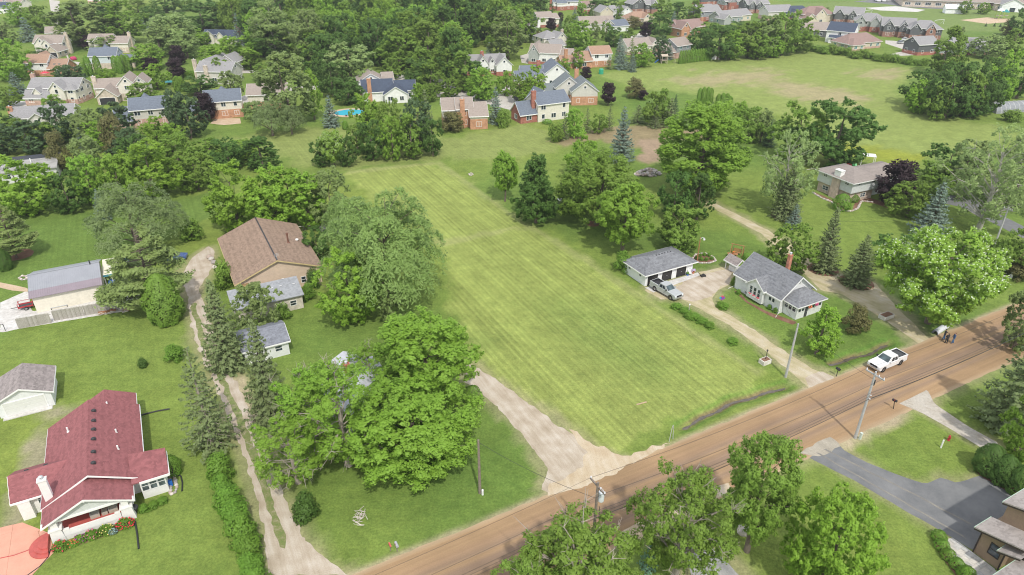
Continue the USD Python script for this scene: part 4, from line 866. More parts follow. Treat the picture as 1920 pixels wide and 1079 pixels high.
mb.box(-.4, 9.8, 4.65, 4.95, rz_(4.8) - .02, rz_(4.8) + .06); mb.build(BN, 'roof', metal_roof)
mb = MB(); mb.slab([(-.35, -.45, rz_(-.45)), (9.75, -.45, rz_(-.45)), (9.75, 1.19, rz_(1.19)), (-.35, 1.19, rz_(1.19))], .06)
for k in range(34): x = -.3 + k * .305; mb.slab([(x, -.45, rz_(-.45) + .04), (x + .05, -.45, rz_(-.45) + .04), (x + .05, 1.19, rz_(1.19) + .04), (x, 1.19, rz_(1.19) + .04)], .05)
mb.build(BN, 'lower_roof', mauve_roof)
mb = MB(); mb.lathe([(.09, 4.2), (.09, 5.3)], (8.5, 4.6, 0), 8); mb.build(BN, 'stove_pipe', iron)
mb = MB(); mb.slab([(9.9, 3.2, 2.75), (12.3, 3.2, 2.75), (12.3, 9.0, 3.1), (9.9, 9.0, 3.1)], .08); mb.build(BN, 'lean_to_roof', plain('cream_sheet', (.66, .63, .52), .6, var=.08))
for x, y in ((10.0, 3.3), (12.2, 3.3), (12.2, 8.8), (10.0, 8.8), (11.1, 3.3)):
    mb = MB(); mb.box(x - .06, x + .06, y - .06, y + .06, 0, 2.7); mb.build(BN, 'post', white)
mb = MB(); mb.box(9.9, 12.3, 3.12, 3.2, 2.45, 2.75); mb.build(BN, 'fascia', plain('teal_paint', (.05, .25, .35)))
mb = MB(); mb.box(10.3, 11.3, 3.6, 4.6, 0, 1.1); mb.lathe([(.32, 1.1), (.3, 1.35), (.16, 1.36)], (10.8, 4.1, 0), 12); mb.build('/World', 'storage_bin', plain('blue_plastic', (.02, .12, .42), .4), top=('blue plastic bin under the lean-to of the metal roofed barn', 'bin', None, None))
P_ = stage.GetPrimAtPath('/World/storage_bin'); place(P_, (o[0], o[1], 0), YAW)

# big brown roofed barn
o = uv2w(6.2, 106.2)
BB = thing('brown_roofed_barn', 'large tan barn with a broad brown shingle roof', 'barn', (o[0], o[1], 0), YAW)
tan_board = siding('tan_board', (.56, .44, .33), .3, True)
mb = MB(); gable_walls(mb, 0, 13.4, 0, 19.3, 3.2, 2.6, 'y'); mb.build(BB, 'wall', tan_board)
mb, fb = MB(), MB(); gable_roof(mb, fb, 0, 13.4, 0, 19.3, 3.2, 2.6, 'y', .45, .4); mb.build(BB, 'roof', roofing('brown_shingles', (.225, .160, .118), var=.3)); fb.build(BB, 'fascia', plain('yellow_trim', (.5, .4, .2)))
mb = MB(); mb.box(6.6, 6.8, -.35, 19.6, 5.93, 6.02); mb.build(BB, 'ridge_vent', iron)
mb = MB(); mb.lathe([(.32, 4.5), (.2, 4.75)], (10.2, 8.6, 0), 10); mb.lathe([(.15, 4.7), (.15, 6.2), (.22, 6.22), (.2, 6.45)], (10.2, 8.6, 0), 10); mb.build(BB, 'stove_pipe', plain('rusty_pipe', (.20, .10, .07), .6, .3, var=.5, scale=6))
mb = MB(); mb.lathe([(.3, 4.0), (.28, 4.15), (.1, 4.22)], (12.0, 10.4, 0), 10); mb.build(BB, 'roof_vent', white)
for x, w in ((1.2, .9), (11.9, .8)): win(BB, x, 0, 2.3, w, .9, -90, frame=plain('tan_trim', (.35, .22, .1)), pane=plain('tan_shutter', (.42, .28, .14)))
win(BB, 10.4, 0, 1.3, .7, 1.0, -90)
for y in (4, 9, 14): win(BB, 0, y, 1.8, 1.2, 1.0, 180, frame=white)
mb = MB(); mb.tube([(6.75, -.2, 5.9), (6.75, -.2, 7.1)], .025, 4); [mb.tube([(6.4, -.2, z), (7.1, -.2, z)], .015, 3) for z in (6.6, 6.8, 7.0)]; mb.build(BB, 'antenna', steel)

# grey roofed brick outbuilding before it
o = uv2w(4.6, 99.0)
OB = thing('outbuilding', 'low pale brick outbuilding with worn grey shingles before the brown barn', 'outbuilding', (o[0], o[1], 0), YAW)
worn_grey = roofing('worn_grey_shingles', (.25, .26, .275), var=.2)
mb = MB(); mb.extr([(0, 0), (5.4, 0), (5.4, 2.45), (4.4, 3.4), (0, 2.45)], 'x', 0, 10.2); mb.build(OB, 'wall', brickwall('cream_brick', (.55, .5, .42)))
mb, fb = MB(), MB(); gable_roof(mb, None, 0, 10.2, 0, 5.4, 2.5, 1.0, 'x', .4, .3, split=4.4); mb.build(OB, 'roof', worn_grey)
mb = MB(); [mb.box(x - .15, x + .2, y, y + .12, z, z + .03) for x, y, z in ((6.2, 2.6, 3.32), (7.6, 2.7, 3.34), (9.6, 2.5, 3.3), (8.3, 4.2, 3.72))]; mb.build(OB, 'roof_patch', white)
win(OB, 8.7, 0, 1.3, .9, .8, -90)

# shed behind the thin spruce
o = uv2w(4.0, 86.8)
SH = thing('shed', 'white shed with grey roof half hidden by spruces beside the lane', 'shed', (o[0], o[1], 0), YAW)
mb = MB(); gable_walls(mb, 0, 6.0, 0, 5.6, 2.4, 1.1, 'x'); mb.build(SH, 'wall', white_sid)
mb, fb = MB(), MB(); gable_roof(mb, fb, 0, 6.0, 0, 5.6, 2.4, 1.1, 'x', .35, .3); mb.build(SH, 'roof', roofing('slate_shingles', (.17, .18, .205))); fb.build(SH, 'fascia', white)
door(SH, 1.6, 0, 2.4, 2.0, -90, white, name='garage_door', panels=4); win(SH, 4.6, 0, 1.4, .9, .8, -90)

# the house among the maples
o = uv2w(11.6, 64.8)
MH = thing('maple_house', 'grey house with pale shingle roof glimpsed among the big maples', 'house', (o[0], o[1], 0), YAW)
mb = MB(); gable_walls(mb, 0, 7.5, 0, 11, 3.0, 2.0, 'y'); mb.build(MH, 'wall', siding('grey_siding', (.45, .47, .5), .15))
mb, fb = MB(), MB(); gable_roof(mb, fb, 0, 7.5, 0, 11, 3.0, 2.0, 'y', .45, .4); mb.build(MH, 'roof', roofing('pale_grey_shingles', (.42, .43, .46), var=.12)); fb.build(MH, 'fascia', white)
mb = MB(); mb.box(1.0, 6.5, -2.6, 0, 0, 2.4); mb.build(MH, 'porch', white_sid); mb = MB(); mb.slab([(.7, -2.9, 2.5), (6.8, -2.9, 2.5), (6.8, .1, 3.0), (.7, .1, 3.0)], .12); mb.build(MH, 'porch_roof', roofing('slate_shingles', (.17, .18, .205)))
for x in (1.5, 6.0): win(MH, x, 0, 1.7, 1.0, 1.2, -90)
for y in (2, 5, 8): win(MH, 0, y, 1.7, .9, 1.2, 180)
for y in (2.5, 6, 9): win(MH, 7.5, y, 1.7, .9, 1.2, 0)
chimney(MH, 3.0, 7.0, .7, .7, 4, 6.0, brickwall('red_brick', (.30, .10, .065)))

# three door white garage
grey_roof = roofing('grey_shingles', (.155, .16, .17), var=.3)
o = uv2w(67.5, 79.0)
G3 = thing('three_door_garage', 'long white garage with three black doors and grey hipped roof', 'garage', (o[0], o[1], 0), YAW)
mb = MB(); mb.box(0, 10.35, 0, 6.0, 0, 2.55); mb.build(G3, 'wall', siding('white_panel', (.70, .71, .71), .4, True, .04))
mb, fb = MB(), MB(); hip_roof(mb, fb, 0, 10.35, 0, 6.0, 2.45, 1.25, .55); mb.build(G3, 'roof', grey_roof); fb.build(G3, 'fascia', white)
for x in (1.55, 4.6, 7.75): door(G3, x, 0, 2.15, 2.05, -90, black_door, name='garage_door', panels=4)
for y in (1.4, 4.4): win(G3, 0, y, 1.65, .55, .6, 180)
for k in range(6):
    x = 4.1 + k * .62; mb = MB(); mb.box(x, x + .16, 2.65, 2.85, 3.55, 3.82); mb.build(G3, 'roof_vent', iron)

# the white house: main gable along y, sun porch in front, bay gable on the left wall
o = uv2w(80.6, 61.9)
WH = thing('white_house', 'white clapboard house with grey shingle roof, brick chimney and glazed front porch', 'house', (o[0], o[1], 0), YAW)
mb = MB(); gable_walls(mb, 0, 6.9, 0, 9.6, 3.0, 2.75, 'y'); mb.build(WH, 'wall', white_sid)
mb, fb = MB(), MB(); gable_roof(mb, fb, 0, 6.9, 0, 9.4, 3.0, 2.75, 'y', .5, .45); mb.build(WH, 'roof', grey_roof); fb.build(WH, 'fascia', white)
mb = MB(); gable_walls(mb, -.75, 1.0, 3.0, 6.2, 3.0, 1.3, 'x', .35); mb.build(WH, 'bay', white_sid)
mb, fb = MB(), MB(); gable_roof(mb, fb, -.75, 1.9, 3.0, 6.2, 3.0, 1.3, 'x', .35, .3); mb.build(WH, 'bay_roof', grey_roof); fb.build(WH, 'fascia', white)
for y in (3.75, 4.6, 5.45):
    win(WH, -.75, y, 1.95, .52, 1.3, 180); b = MB(); b.box(-1.0, -.8, y - .3, y + .3, 1.0, 1.16); b.build(WH, 'flower_box', white)
    b = MB(); rr = np.random.default_rng(int(y * 10))
    for _ in range(26): b.lathe([(.02, 0), (.07, .05), (.02, .11)], (-.92 + rr.normal() * .06, y + rr.uniform(-.28, .28), 1.14 + rr.uniform(0, .14)), 5)
    b.build(WH, 'window_flowers', plain('pink_petals', (.55, .10, .12), .7, var=.5, scale=20))
for y in (1.35, 2.05): win(WH, 0, y, 2.05, .48, 1.25, 180)
win(WH, 0, 7.7, 2.3, 1.0, .5, 180); win(WH, 0, 1.6, .35, .6, .35, 180); win(WH, 0, 6.9, .35, .6, .35, 180)
mb = MB(); mb.box(.9, 6.5, -2.6, 0, 0, 2.6); mb.build(WH, 'porch', white_sid)
mb, fb = MB(), MB(); hip_roof(mb, fb, .9, 6.5, -2.6, 1.6, 2.6, 1.2, .45); mb.build(WH, 'porch_roof', grey_roof); fb.build(WH, 'fascia', white)
for k in range(3): win(WH, .9, -.5 - k * .75, 1.75, .6, 1.0, 180)
for k in range(7): win(WH, 1.45 + k * .75, -2.6, 1.75, .6, 1.0, -90) if k != 2 else door(WH, 2.95, -2.6, .7, 2.1, -90, plain('dark_screen', (.05, .05, .06)))
win(WH, 3.45, 0, 4.7, .6, .35, -90)
chimney(WH, 5.4, 4.2, .55, .55, 3.0, 7.2, brickwall('orange_brick', (.42, .17, .10)))
for x, y, a in ((-.5, -.1, 205), (-.3, 9.8, 180)):
    mb = MB(); mb.tube([(x + .35, y, 2.7), (x + .45, y, .25), (x + .45 + 1.3 * math.cos(RD(a)), y + 1.3 * math.sin(RD(a)), .06)], .05, 6); mb.build(WH, 'downspout', white)
for x, z in ((3.2, 1.9), (4.6, 2.05)):
    mb = MB(); r_ = np.random.default_rng(int(x*9))
    for _ in range(60): c = unit(r_, 1)[0] * .3; mb.lathe([(.02, 0), (.07, .05), (.02, .1)], (x + c[0], -3.05 + c[1] * .6, z + c[2] * .8), 5)
    mb.build(WH, 'hanging_basket', plain('mixed_petals' + str(int(x)), (.55, .10, .22) if x > 4 else (.60, .16, .06), .7, var=.6, scale=14))

# well house
o = uv2w(84.2, 75.0)
WL = thing('well_house', 'small open well house with a brown roof behind the white house', 'well house', (o[0], o[1], 0), YAW)
mb, fb = MB(), MB(); gable_roof(mb, fb, 0, 1.8, 0, 2.6, 1.9, .7, 'y', .3, .25); mb.build(WL, 'roof', roofing('brown_grey_shingles', (.235, .205, .195))); fb.build(WL, 'fascia', white)
for x in (.05, 1.75):
    for y in (.05, 2.55): mb = MB(); mb.box(x - .06, x + .06, y - .06, y + .06, 0, 1.95); mb.build(WL, 'post', white)
mb = MB(); mb.box(.3, 1.5, .6, 2.0, 0, .9); mb.build(WL, 'well_box', white_sid)

# tan split level ranch
ranch_roof = roofing('taupe_shingles', (.235, .205, .185), var=.15)
blush = brickwall('blush_brick', (.50, .40, .32)); pale_panel = siding('pale_panel', (.62, .645, .64), .2)
o = uv2w(129.5, 88.0)
RA = thing('ranch_house', 'tan and white split level house with a broad taupe hipped roof', 'house', (o[0], o[1], 0), YAW - 3)
mb = MB(); mb.box(.4, 7.4, .5, 9.2, 0, 2.3); mb.build(RA, 'brick_base', blush)
mb = MB(); mb.box(0, 8.0, 0, 9.4, 2.302, 5.0); mb.build(RA, 'wall', pale_panel)
mb = MB(); mb.box(-.35, .1, 3.2, 5.2, 0, 4.95); mb.build(RA, 'chimney_breast', blush)
mb, fb = MB(), MB(); hip_roof(mb, fb, 0, 8.0, 0, 9.4, 4.95, 1.5, .6); mb.build(RA, 'roof', ranch_roof); fb.build(RA, 'fascia', white)
mb = MB(); mb.box(8.0, 19.0, 1.5, 8.5, 0, 3.8); mb.build(RA, 'low_wing', pale_panel); mb, fb = MB(), MB(); hip_roof(mb, fb, 7.0, 19.0, 1.5, 8.5, 4.2, 1.3, .6); mb.build(RA, 'low_roof', ranch_roof); fb.build(RA, 'fascia', white)
mb = MB(); mb.box(-.3, .9, 3.4, 5.0, 5.0, 6.2); mb.box(-.35, .95, 3.3, 5.1, 6.2, 6.35); mb.build(RA, 'chimney', white); 
for y in (1.5, 7.4): win(RA, 0, y, 4.2, .9, .6, 180, cols=2)
win(RA, .4, 7.0, 1.2, 1.5, .9, 180, cols=2)
for x in (2.2, 6.2): win(RA, x, 0, 4.3, .9, .6, -90, cols=2)
win(RA, 4.5, .5, 1.2, 1.4, .8, -90, cols=2)

# house at the lower right corner
o = uv2w(62.5, 13.4)
BR = thing('brown_house', 'brown clapboard house with taupe shingles and green eaves in the lower right corner', 'house', (o[0], o[1], 0), YAW)
taupe = roofing('weathered_shingles', (.30, .27, .25), var=.22); brown_clap = siding('brown_clapboard', (.30, .215, .145), .16); green_trim = plain('green_drip_edge', (.34, .46, .36), .5); dark_trim = plain('dark_brown_trim', (.035, .025, .02), .6)
mb = MB(); mb.extr([(3.9, 0), (6.3, 0), (6.3, 3.5), (3.9, 4.15)], 'x', 0, 9); mb.box(1.2, 9, -2, 3.9, 0, 3.2); mb.build(BR, 'wall', brown_clap)
mb = MB(); mb.extr([(.5, 3.0), (5.9, 3.0), (5.9, 6.3), (.5, 8.15)], 'x', 1.7, 9.2); mb.build(BR, 'upper_wall', brown_clap)
def slope(x0, x1, ya, za, yb, zb): return [(x0, yb, zb), (x1, yb, zb), (x1, ya, za), (x0, ya, za)]
mb = MB(); mb.slab(slope(-1.0, 1.72, 6.7, 3.62, 2.0, 4.94), .14); mb.build(BR, 'roof', taupe)
mb = MB(); mb.slab(slope(1.23, 9.5, 6.24, 6.35, .4, 8.4), .14); mb.build(BR, 'upper_roof', taupe)
mb = MB(); mb.slab(slope(-1.5, 1.6, 4.14, 3.3, 2.3, 4.09), .12); mb.slab(slope(-4.4, -.4, 2.8, 3.0, -1.5, 4.6), .12); mb.build(BR, 'porch_roof', taupe)
mb = MB(); mb.box(-1.0, 1.72, 6.7, 6.76, 3.47, 3.63); mb.box(1.23, 9.5, 6.24, 6.3, 6.2, 6.36); mb.box(-1.5, 1.6, 4.14, 4.2, 3.17, 3.31); mb.box(-4.4, -.4, 2.8, 2.86, 2.87, 3.01); mb.build(BR, 'drip_edge', green_trim)
mb = MB()
for x, ya, za, yb, zb in ((-1.0, 6.7, 3.48, 2.0, 4.8), (1.23, 6.24, 6.21, .4, 8.26), (-1.5, 4.14, 3.18, 2.3, 3.97), (-4.4, 2.8, 2.88, -1.5, 4.48)): mb.extr([(ya, za), (yb, zb), (yb, zb - .2), (ya, za - .2)], 'x', x + .005, x + .06)
mb.build(BR, 'barge_board', dark_trim)
win(BR, 0, 4.75, 1.75, .9, 1.3, 180, frame=dark_trim)
mb = MB(); mb.box(-.06, .06, 3.84, 3.96, 0, 3.6); mb.box(-.06, .06, 6.24, 6.36, 0, 3.4); mb.build(BR, 'corner_post', dark_trim)
door(BR, 1.2, 2.4, .9, 2.1, 180, dark_trim, name='door', frame=dark_trim)

# dark long building at the left edge
o = uv2w(-45.5, 189.5)
LB = thing('flat_building', 'long low building with a black and grey worn roof at the left edge', 'building', (o[0], o[1], 0), YAW - 5)
mb = MB(); mb.box(0, 23, 0, 8.5, 0, 2.8); mb.build(LB, 'wall', plain('dull_white', (.55, .55, .53), .8, var=.15))
mb = MB(); mb.slab([(-.4, -.5, 2.75), (23.4, -.5, 2.75), (23.4, 4.2, 4.0), (-.4, 4.2, 4.0)], .15); mb.build(LB, 'roof', plain('worn_grey_roof', (.27, .265, .25), .9, var=.45, scale=.5))
mb = MB(); mb.slab([(-.4, 4.2, 4.0), (23.4, 4.2, 4.0), (23.4, 8.9, 3.7), (-.4, 8.9, 3.7)], .15); mb.build(LB, 'upper_roof', plain('black_roof', (.03, .034, .042), .8, var=.3, scale=.5))
for x in (12, 18): mb = MB(); mb.lathe([(.12, 2.8), (.12, 4.7)], (x, 2.5, 0), 8); mb.build(LB, 'vent_pipe', white)
for x in (3, 8, 13, 19): win(LB, x, 0, 1.6, 1.4, 1.0, -90, cols=2)

# hoop greenhouse at the right edge
p = at(1868, 214)
GH = thing('greenhouse', 'grey hoop greenhouse under the dark trees at the right edge', 'greenhouse', (p[0], p[1], 0), 12)
arc = [(2.6 + 2.6 * math.cos(a), 2.9 * math.sin(a)) for a in np.linspace(0, math.pi, 13)]
mb = MB(); mb.extr(arc, 'x', 0.1, 11.9); mb.build(GH, 'cover', plain('grey_film', (.22, .23, .24), .35, var=.25, scale=1))
for k in range(8): mb = MB(); mb.tube([(k * 1.7, a * 1.01 - .026, b * 1.02) for a, b in arc], .05, 4); mb.build(GH, 'hoop', white)
win(GH, 12, 2.6, 1.2, 1.4, 1.6, 0)
# ------------------------------------------------------------------ suburb houses
RF = {'tan': roofing('roof_tan', (.265, .225, .195), var=.15), 'grey': roofing('roof_grey', (.235, .23, .23), var=.15), 'blue': roofing('roof_blue_grey', (.125, .145, .175), var=.18),
      'navy': roofing('roof_navy', (.055, .07, .10), var=.2), 'orange': roofing('roof_orange_brown', (.29, .19, .135), var=.15), 'brown': roofing('roof_brown', (.235, .165, .145), var=.15), 'slate': roofing('roof_slate', (.145, .165, .17), var=.18)}
WL_ = {'cream': siding('wall_cream', (.70, .665, .57), .18), 'white': siding('wall_white', (.76, .76, .74), .18), 'blue': siding('wall_pale_blue', (.58, .64, .66), .18), 'stone': siding('wall_stone', (.57, .55, .50), .18),
       'grey': siding('wall_grey', (.28, .30, .305), .18), 'dark': siding('wall_dark_grey', (.115, .12, .125), .18), 'sage': siding('wall_sage', (.36, .38, .36), .18), 'beige': siding('wall_beige', (.60, .54, .43), .18)}
BK = {'red': brickwall('brick_red', (.33, .12, .08)), 'orange': brickwall('brick_orange', (.46, .235, .13)), 'pink': brickwall('brick_pink', (.47, .30, .24)), 'brown': brickwall('brick_brown', (.28, .14, .10)), 'tan': brickwall('brick_tan', (.52, .44, .35))}
garage_white = plain('garage_door_white', (.74, .74, .72), .5, var=.04); garage_dark = plain('open_garage', (.025, .025, .028), .8)

def house(label, px, py, yaw, blocks, roof, wall, brick=None, hb=0.0, ch=(), gd=(), grp=None, frame=None, pane=None, name='suburban_house', sky=()):
    """blocks: (x0, x1, y0, y1, eave, rise, 'x' | 'y' | 'hip'[, wall[, brick height]]) with x along the front seen here; chimneys (x, y, top); garage doors (x, y, angle, width, open)."""
    p = at(px, py); H = thing(name, label, 'house', (p[0], p[1], 0), yaw, grp)
    a = RD(yaw); ca, sa = math.cos(a), math.sin(a); camL = np.array([-p[0]*ca - p[1]*sa, p[0]*sa - p[1]*ca])
    for bi, b in enumerate(blocks):
        x0, x1, y0, y1, h, rise, ax_ = b[:7]; w = WL_[b[7]] if len(b) > 7 and b[7] else WL_[wall]; hbb = b[8] if len(b) > 8 else hb
        mb = MB(); gable_walls(mb, x0, x1, y0, y1, h, rise, ax_); mb.build(H, 'wall', w if hbb < h else BK[brick])
        if brick and 0 < hbb < h: mb = MB(); mb.box(x0 - .04, x1 + .04, y0 - .04, y1 + .04, 0, hbb); mb.build(H, 'brick_base', BK[brick])
        mb, fb = MB(), MB()
        if ax_ == 'hip': hip_roof(mb, fb, x0, x1, y0, y1, h, rise, .45)
        else: gable_roof(mb, fb, x0, x1, y0, y1, h, rise, ax_, .4, .35)
        mb.build(H, 'roof', RF[roof]); fb.build(H, 'fascia', frame or white)
        for ang, c, L, t in ((-90, ((x0+x1)/2, y0), x1 - x0, (1, 0)), (90, ((x0+x1)/2, y1), x1 - x0, (1, 0)), (180, (x0, (y0+y1)/2), y1 - y0, (0, 1)), (0, (x1, (y0+y1)/2), y1 - y0, (0, 1))):
            n = np.array([math.cos(RD(ang)), math.sin(RD(ang))])
            if n @ (camL - np.array(c)) < .12 * np.linalg.norm(camL) or L < 2.4: continue
            nw = max(1, int(L / 3.4))
            for st in range(int(h // 2.5)):
                for k in range(nw):
                    s = (k + .5) / nw * L - L / 2; q = np.array(c) + np.array(t) * s; o_ = q + n * .3
                    if any(B is not b and B[0] < o_[0] < B[1] and B[2] < o_[1] < B[3] and B[4] > 1.5 + 2.7*st for B in blocks): continue
                    if st == 0 and any(abs(g[0] - q[0]) < g[3] / 2 + .7 and abs(g[1] - q[1]) < .8 for g in gd): continue
                    if (bi * 7 + st * 3 + k * 5 + int(px)) % 6 == 0: continue
                    ww = (.9, 1.5, 1.2)[(k + bi + st) % 3]
                    win(H, q[0], q[1], 1.55 + 2.7 * st, ww, 1.25, ang, frame=frame, pane=pane, cols=2 if ww > 1 else 1, rail=False, bar=.09, depth=.08)
            if ax_ != 'hip' and ((ax_ == 'y') == (ang in (-90, 90))) and rise > 1.6 and h > 3: win(H, c[0], c[1], h + rise * .38, .7, .7, ang, rail=False, bar=.12, depth=.09, frame=frame)
    for x, y, top in ch: chimney(H, x, y, 1.3, .9, 0, top, BK[brick] if brick else w)
    for x, y, ang, wd, op in gd: door(H, x, y, wd, 2.15, ang, garage_dark if op else garage_white, name='garage_door', panels=0 if op else 4, handle=False)
    for x, y, z in sky: m_ = MB(); m_.box(x - .4, x + .4, y - .5, y + .5, z - .4, z + .35); m_.build(H, 'skylight', glass_g)
    return H
# top left
house('cream house with three peaked gables and an open garage', 92, 106, 0, [(-7, 5.2, 3, 10, 5.2, 2.6, 'x'), (-5.4, -.2, 1.2, 4, 5.2, 2.4, 'y'), (-1.8, 1.6, .5, 3, 5.2, 1.6, 'y'), (1.6, 6.4, -3.5, 4, 2.7, 2.2, 'y', 'beige', 2.7)], 'tan', 'cream', 'tan', 0, [(5.7, 7, 8.6)], [(4, -3.5, -90, 3.8, True)])
house('white house with orange brown roof and two skylights', 92, 143, 4, [(-7.5, .5, 0, 8, 5.0, 2.4, 'x'), (.5, 7, -.5, 8, 2.8, 2.8, 'x', 'beige', 2.8), (-6, -1.5, 5, 10, 5.0, 2.6, 'y')], 'orange', 'white', 'orange', 2.2, sky=[(2.6, 1.6, 4.0), (4.4, 1.6, 4.0)])
house('pale blue house with slate blue roof behind tall arborvitae', 199, 130, 9, [(-5.2, 4.8, 0, 8, 5.2, 2.4, 'x'), (4.8, 10.5, 1.5, 7, 2.7, 2.0, 'x'), (-3, 2, 4, 9.5, 5.2, 3.2, 'hip')], 'blue', 'blue', 'tan', 2.3)
house('tan roofed house half hidden behind a red leaved tree', 206, 100, 5, [(-9, 1, 2, 9, 5, 2.3, 'x'), (-6, -1, .5, 4, 5, 2.2, 'y'), (1, 8.5, 0, 8, 4.2, 2.3, 'x')], 'tan', 'cream', 'tan', 2.3, [(8.5, 4, 8)])
house('cream house with a round arched gable and a small dormer', 98, 199, 0, [(-8.5, 7.6, 4, 11.5, 5.0, 2.4, 'x'), (-8.6, -.5, .5, 5, 2.6, 1.9, 'x', 'cream'), (-.4, 4.2, 1.5, 5.5, 5.0, 2.3, 'y'), (4.4, 7.4, 2.2, 5, 5.0, 1.2, 'hip'), (-5.6, -3.4, 1.2, 4.4, 4.2, 1.2, 'y')], 'grey', 'cream', 'pink', 1.6, [(-8.6, 8, 8.4)])
house('cream house with pale stone chimney and two cars in its open garage', 226, 191, 14, [(-7.5, 3, 3.5, 9.5, 4.2, 2.2, 'x'), (.2, 5.4, .8, 9, 5.4, 2.6, 'y'), (4.6, 8.6, 2.2, 9, 5.4, 2.0, 'y'), (-5.8, .2, -3.2, 4.5, 2.7, 2.5, 'y', 'cream', 2.7)], 'tan', 'cream', 'tan', 2.4, [(-7.6, 5, 7.4)], [(-2.8, -3.2, -90, 4.6, True)])
house('large grey house with stepped gables facing left and two pale chimneys', 402, 158, -6, [(-6, 7, 0, 9, 4.6, 2.6, 'x'), (-9, -1, 5, 14, 4.8, 2.8, 'y'), (-9.5, -2, 13, 21, 4.6, 2.6, 'y'), (-6.5, 0, 18, 26, 4.4, 2.4, 'y')], 'grey', 'stone', 'tan', 0, [(-2, -.3, 6.4), (-8.4, 4.2, 7.6)])
house('white house with navy roof and paired dormers', 412, 84, -8, [(-9, 8, 2, 9, 3.0, 2.8, 'x'), (-7, -3, .8, 5, 4.4, 1.6, 'y'), (-1, 2, .8, 5, 4.0, 1.5, 'y')], 'navy', 'cream', 'red', 0, [(8, 5, 8)])
house('beige house with grey blue roof above the yellow green bush', 289, 238, 21, [(-5.2, 5.2, 0, 8, 5.3, 2.5, 'x'), (-9.5, -5.2, -.5, 6, 2.6, 3.2, 'x'), (-3.8, 1.2, 4, 10, 5.3, 3.0, 'hip')], 'blue', 'stone', 'pink', 2.5)
house('brick and cream house with grey blue roof and a patio', 426, 222, 18, [(-5.4, 4.8, 0, 8, 5.3, 2.5, 'x'), (-10, -5.4, 1, 7, 2.7, 2.2, 'x'), (-3, 2, 4, 10, 5.3, 2.8, 'hip')], 'blue', 'cream', 'orange', 2.6)
house('low grey roofed house with a brick chimney end at the left', 84, 236, 18, [(-8, 8, 0, 9, 2.7, 2.2, 'x'), (-3, 1, -1.5, 3, 2.7, 1.4, 'y')], 'grey', 'stone', 'orange', 0, [(-8.3, 3, 5.4)])
house('tan roofed house glimpsed under the trees near the top left', 110, 72, 20, [(-5, 5, 0, 8, 2.8, 2.2, 'x')], 'tan', 'beige', 'tan', 0, [(5.3, 4, 6)])
house('pale house with cream gable in the extreme top left', 18, 22, -10, [(-9, 9, 0, 9, 4.8, 2.6, 'x'), (-2, 4, -2, 4, 4.8, 2.4, 'y')], 'tan', 'cream', 'tan', 2.2)
house('white house with a navy roof cut by the left edge near the top', -2, 26, 0, [(-8, 6, 0, 9, 3.5, 2.4, 'x')], 'navy', 'white')
house('pale gabled house among trees below the top edge left of centre', 190, 8, 10, [(-8, 8, 0, 9, 4.8, 2.6, 'x'), (0, 5, -2, 4, 4.8, 2.2, 'y')], 'tan', 'white', 'pink', 2.2)
house('white house end peeping out behind the bare limbed tree', 487, 80, 30, [(-4, 4, 0, 8, 4.5, 2.2, 'y')], 'tan', 'white')
house('brick house hidden by the leafy trees beside the street', 505, 205, 10, [(-6, 6, 0, 8, 4.8, 2.4, 'x')], 'tan', 'cream', 'orange', 2.4)
# centre
house('white gabled house with tan roof beside a brick chimney', 697, 178, 15, [(-4, 4.5, 0, 9, 4.6, 2.4, 'y'), (4.5, 8, 2, 9, 4.2, 2.0, 'x')], 'tan', 'white', 'pink', 1.6)
house('house with blue black roof and white gable before it', 728, 194, 12, [(-8, 2, 3, 11, 3.4, 3.0, 'x'), (-1, 6.4, -.5, 5, 3.0, 2.3, 'y'), (2, 9.5, 4, 11, 3.2, 2.4, 'x')], 'navy', 'white', 'orange', 0, [(-5.6, 3, 7.4)])
house('orange brick house with tan roofs and tall brick chimney', 873, 243, 9, [(-6.2, 2, 3, 10, 5.2, 2.5, 'x', 'cream', 2.7), (1.4, 6.4, -.5, 8.5, 4.0, 2.8, 'x', 'cream', 3.0), (-2.2, 2.4, 2, 9, 5.6, 2.3, 'x', 'cream', 4.6)], 'tan', 'cream', 'orange', 2.7, [(-.6, 1.6, 8.2)])
house('grey roofed house with two white front gables by the cul-de-sac', 914, 143, 12, [(-9.5, 8, 3, 11, 3.8, 3.0, 'x'), (-3.5, .6, .8, 5, 4.6, 2.6, 'y'), (.8, 3.6, 1.4, 5, 4.4, 2.0, 'y'), (3.4, 9.4, -1, 8, 4.2, 2.8, 'y')], 'grey', 'white', 'red', 1.6, [(-1, 6, 8)])
house('cream house with brick foot among the trees right of the wood', 1026, 52, 20, [(-5.5, 3.5, 0, 9, 5.2, 2.3, 'x'), (2, 6.5, -1, 8, 4.6, 2.0, 'x')], 'tan', 'cream', 'red', 1.4)
house('white house end with pale chimney left of the grey gabled house', 996, 76, 20, [(-4, 4, 0, 9, 5.4, 2.2, 'y')], 'tan', 'white', None, 0, [(4.6, 2, 8.4)])
house('cream house with grey hipped roof and low garage wing', 1040, 94, 28, [(-4.5, 4, 2, 11, 5.2, 2.4, 'hip'), (1, 6.5, 0, 7, 5.0, 2.2, 'y'), (-4, 2.6, -4.5, 3, 2.7, 2.0, 'x')], 'grey', 'cream', 'tan', 0, [(6.8, 5, 7.6)], [(-.6, -4.5, -90, 4.6, False)])
house('long tan roofed house with a sage gable end', 1030, 121, -14, [(-8.5, 4, 0, 9, 4.6, 2.6, 'x', 'white'), (-8.6, -4.4, -1, 9.6, 4.7, 3.0, 'y', 'sage'), (4, 10, 1, 8, 3.4, 2.4, 'x')], 'tan', 'white', 'red', 1.0)
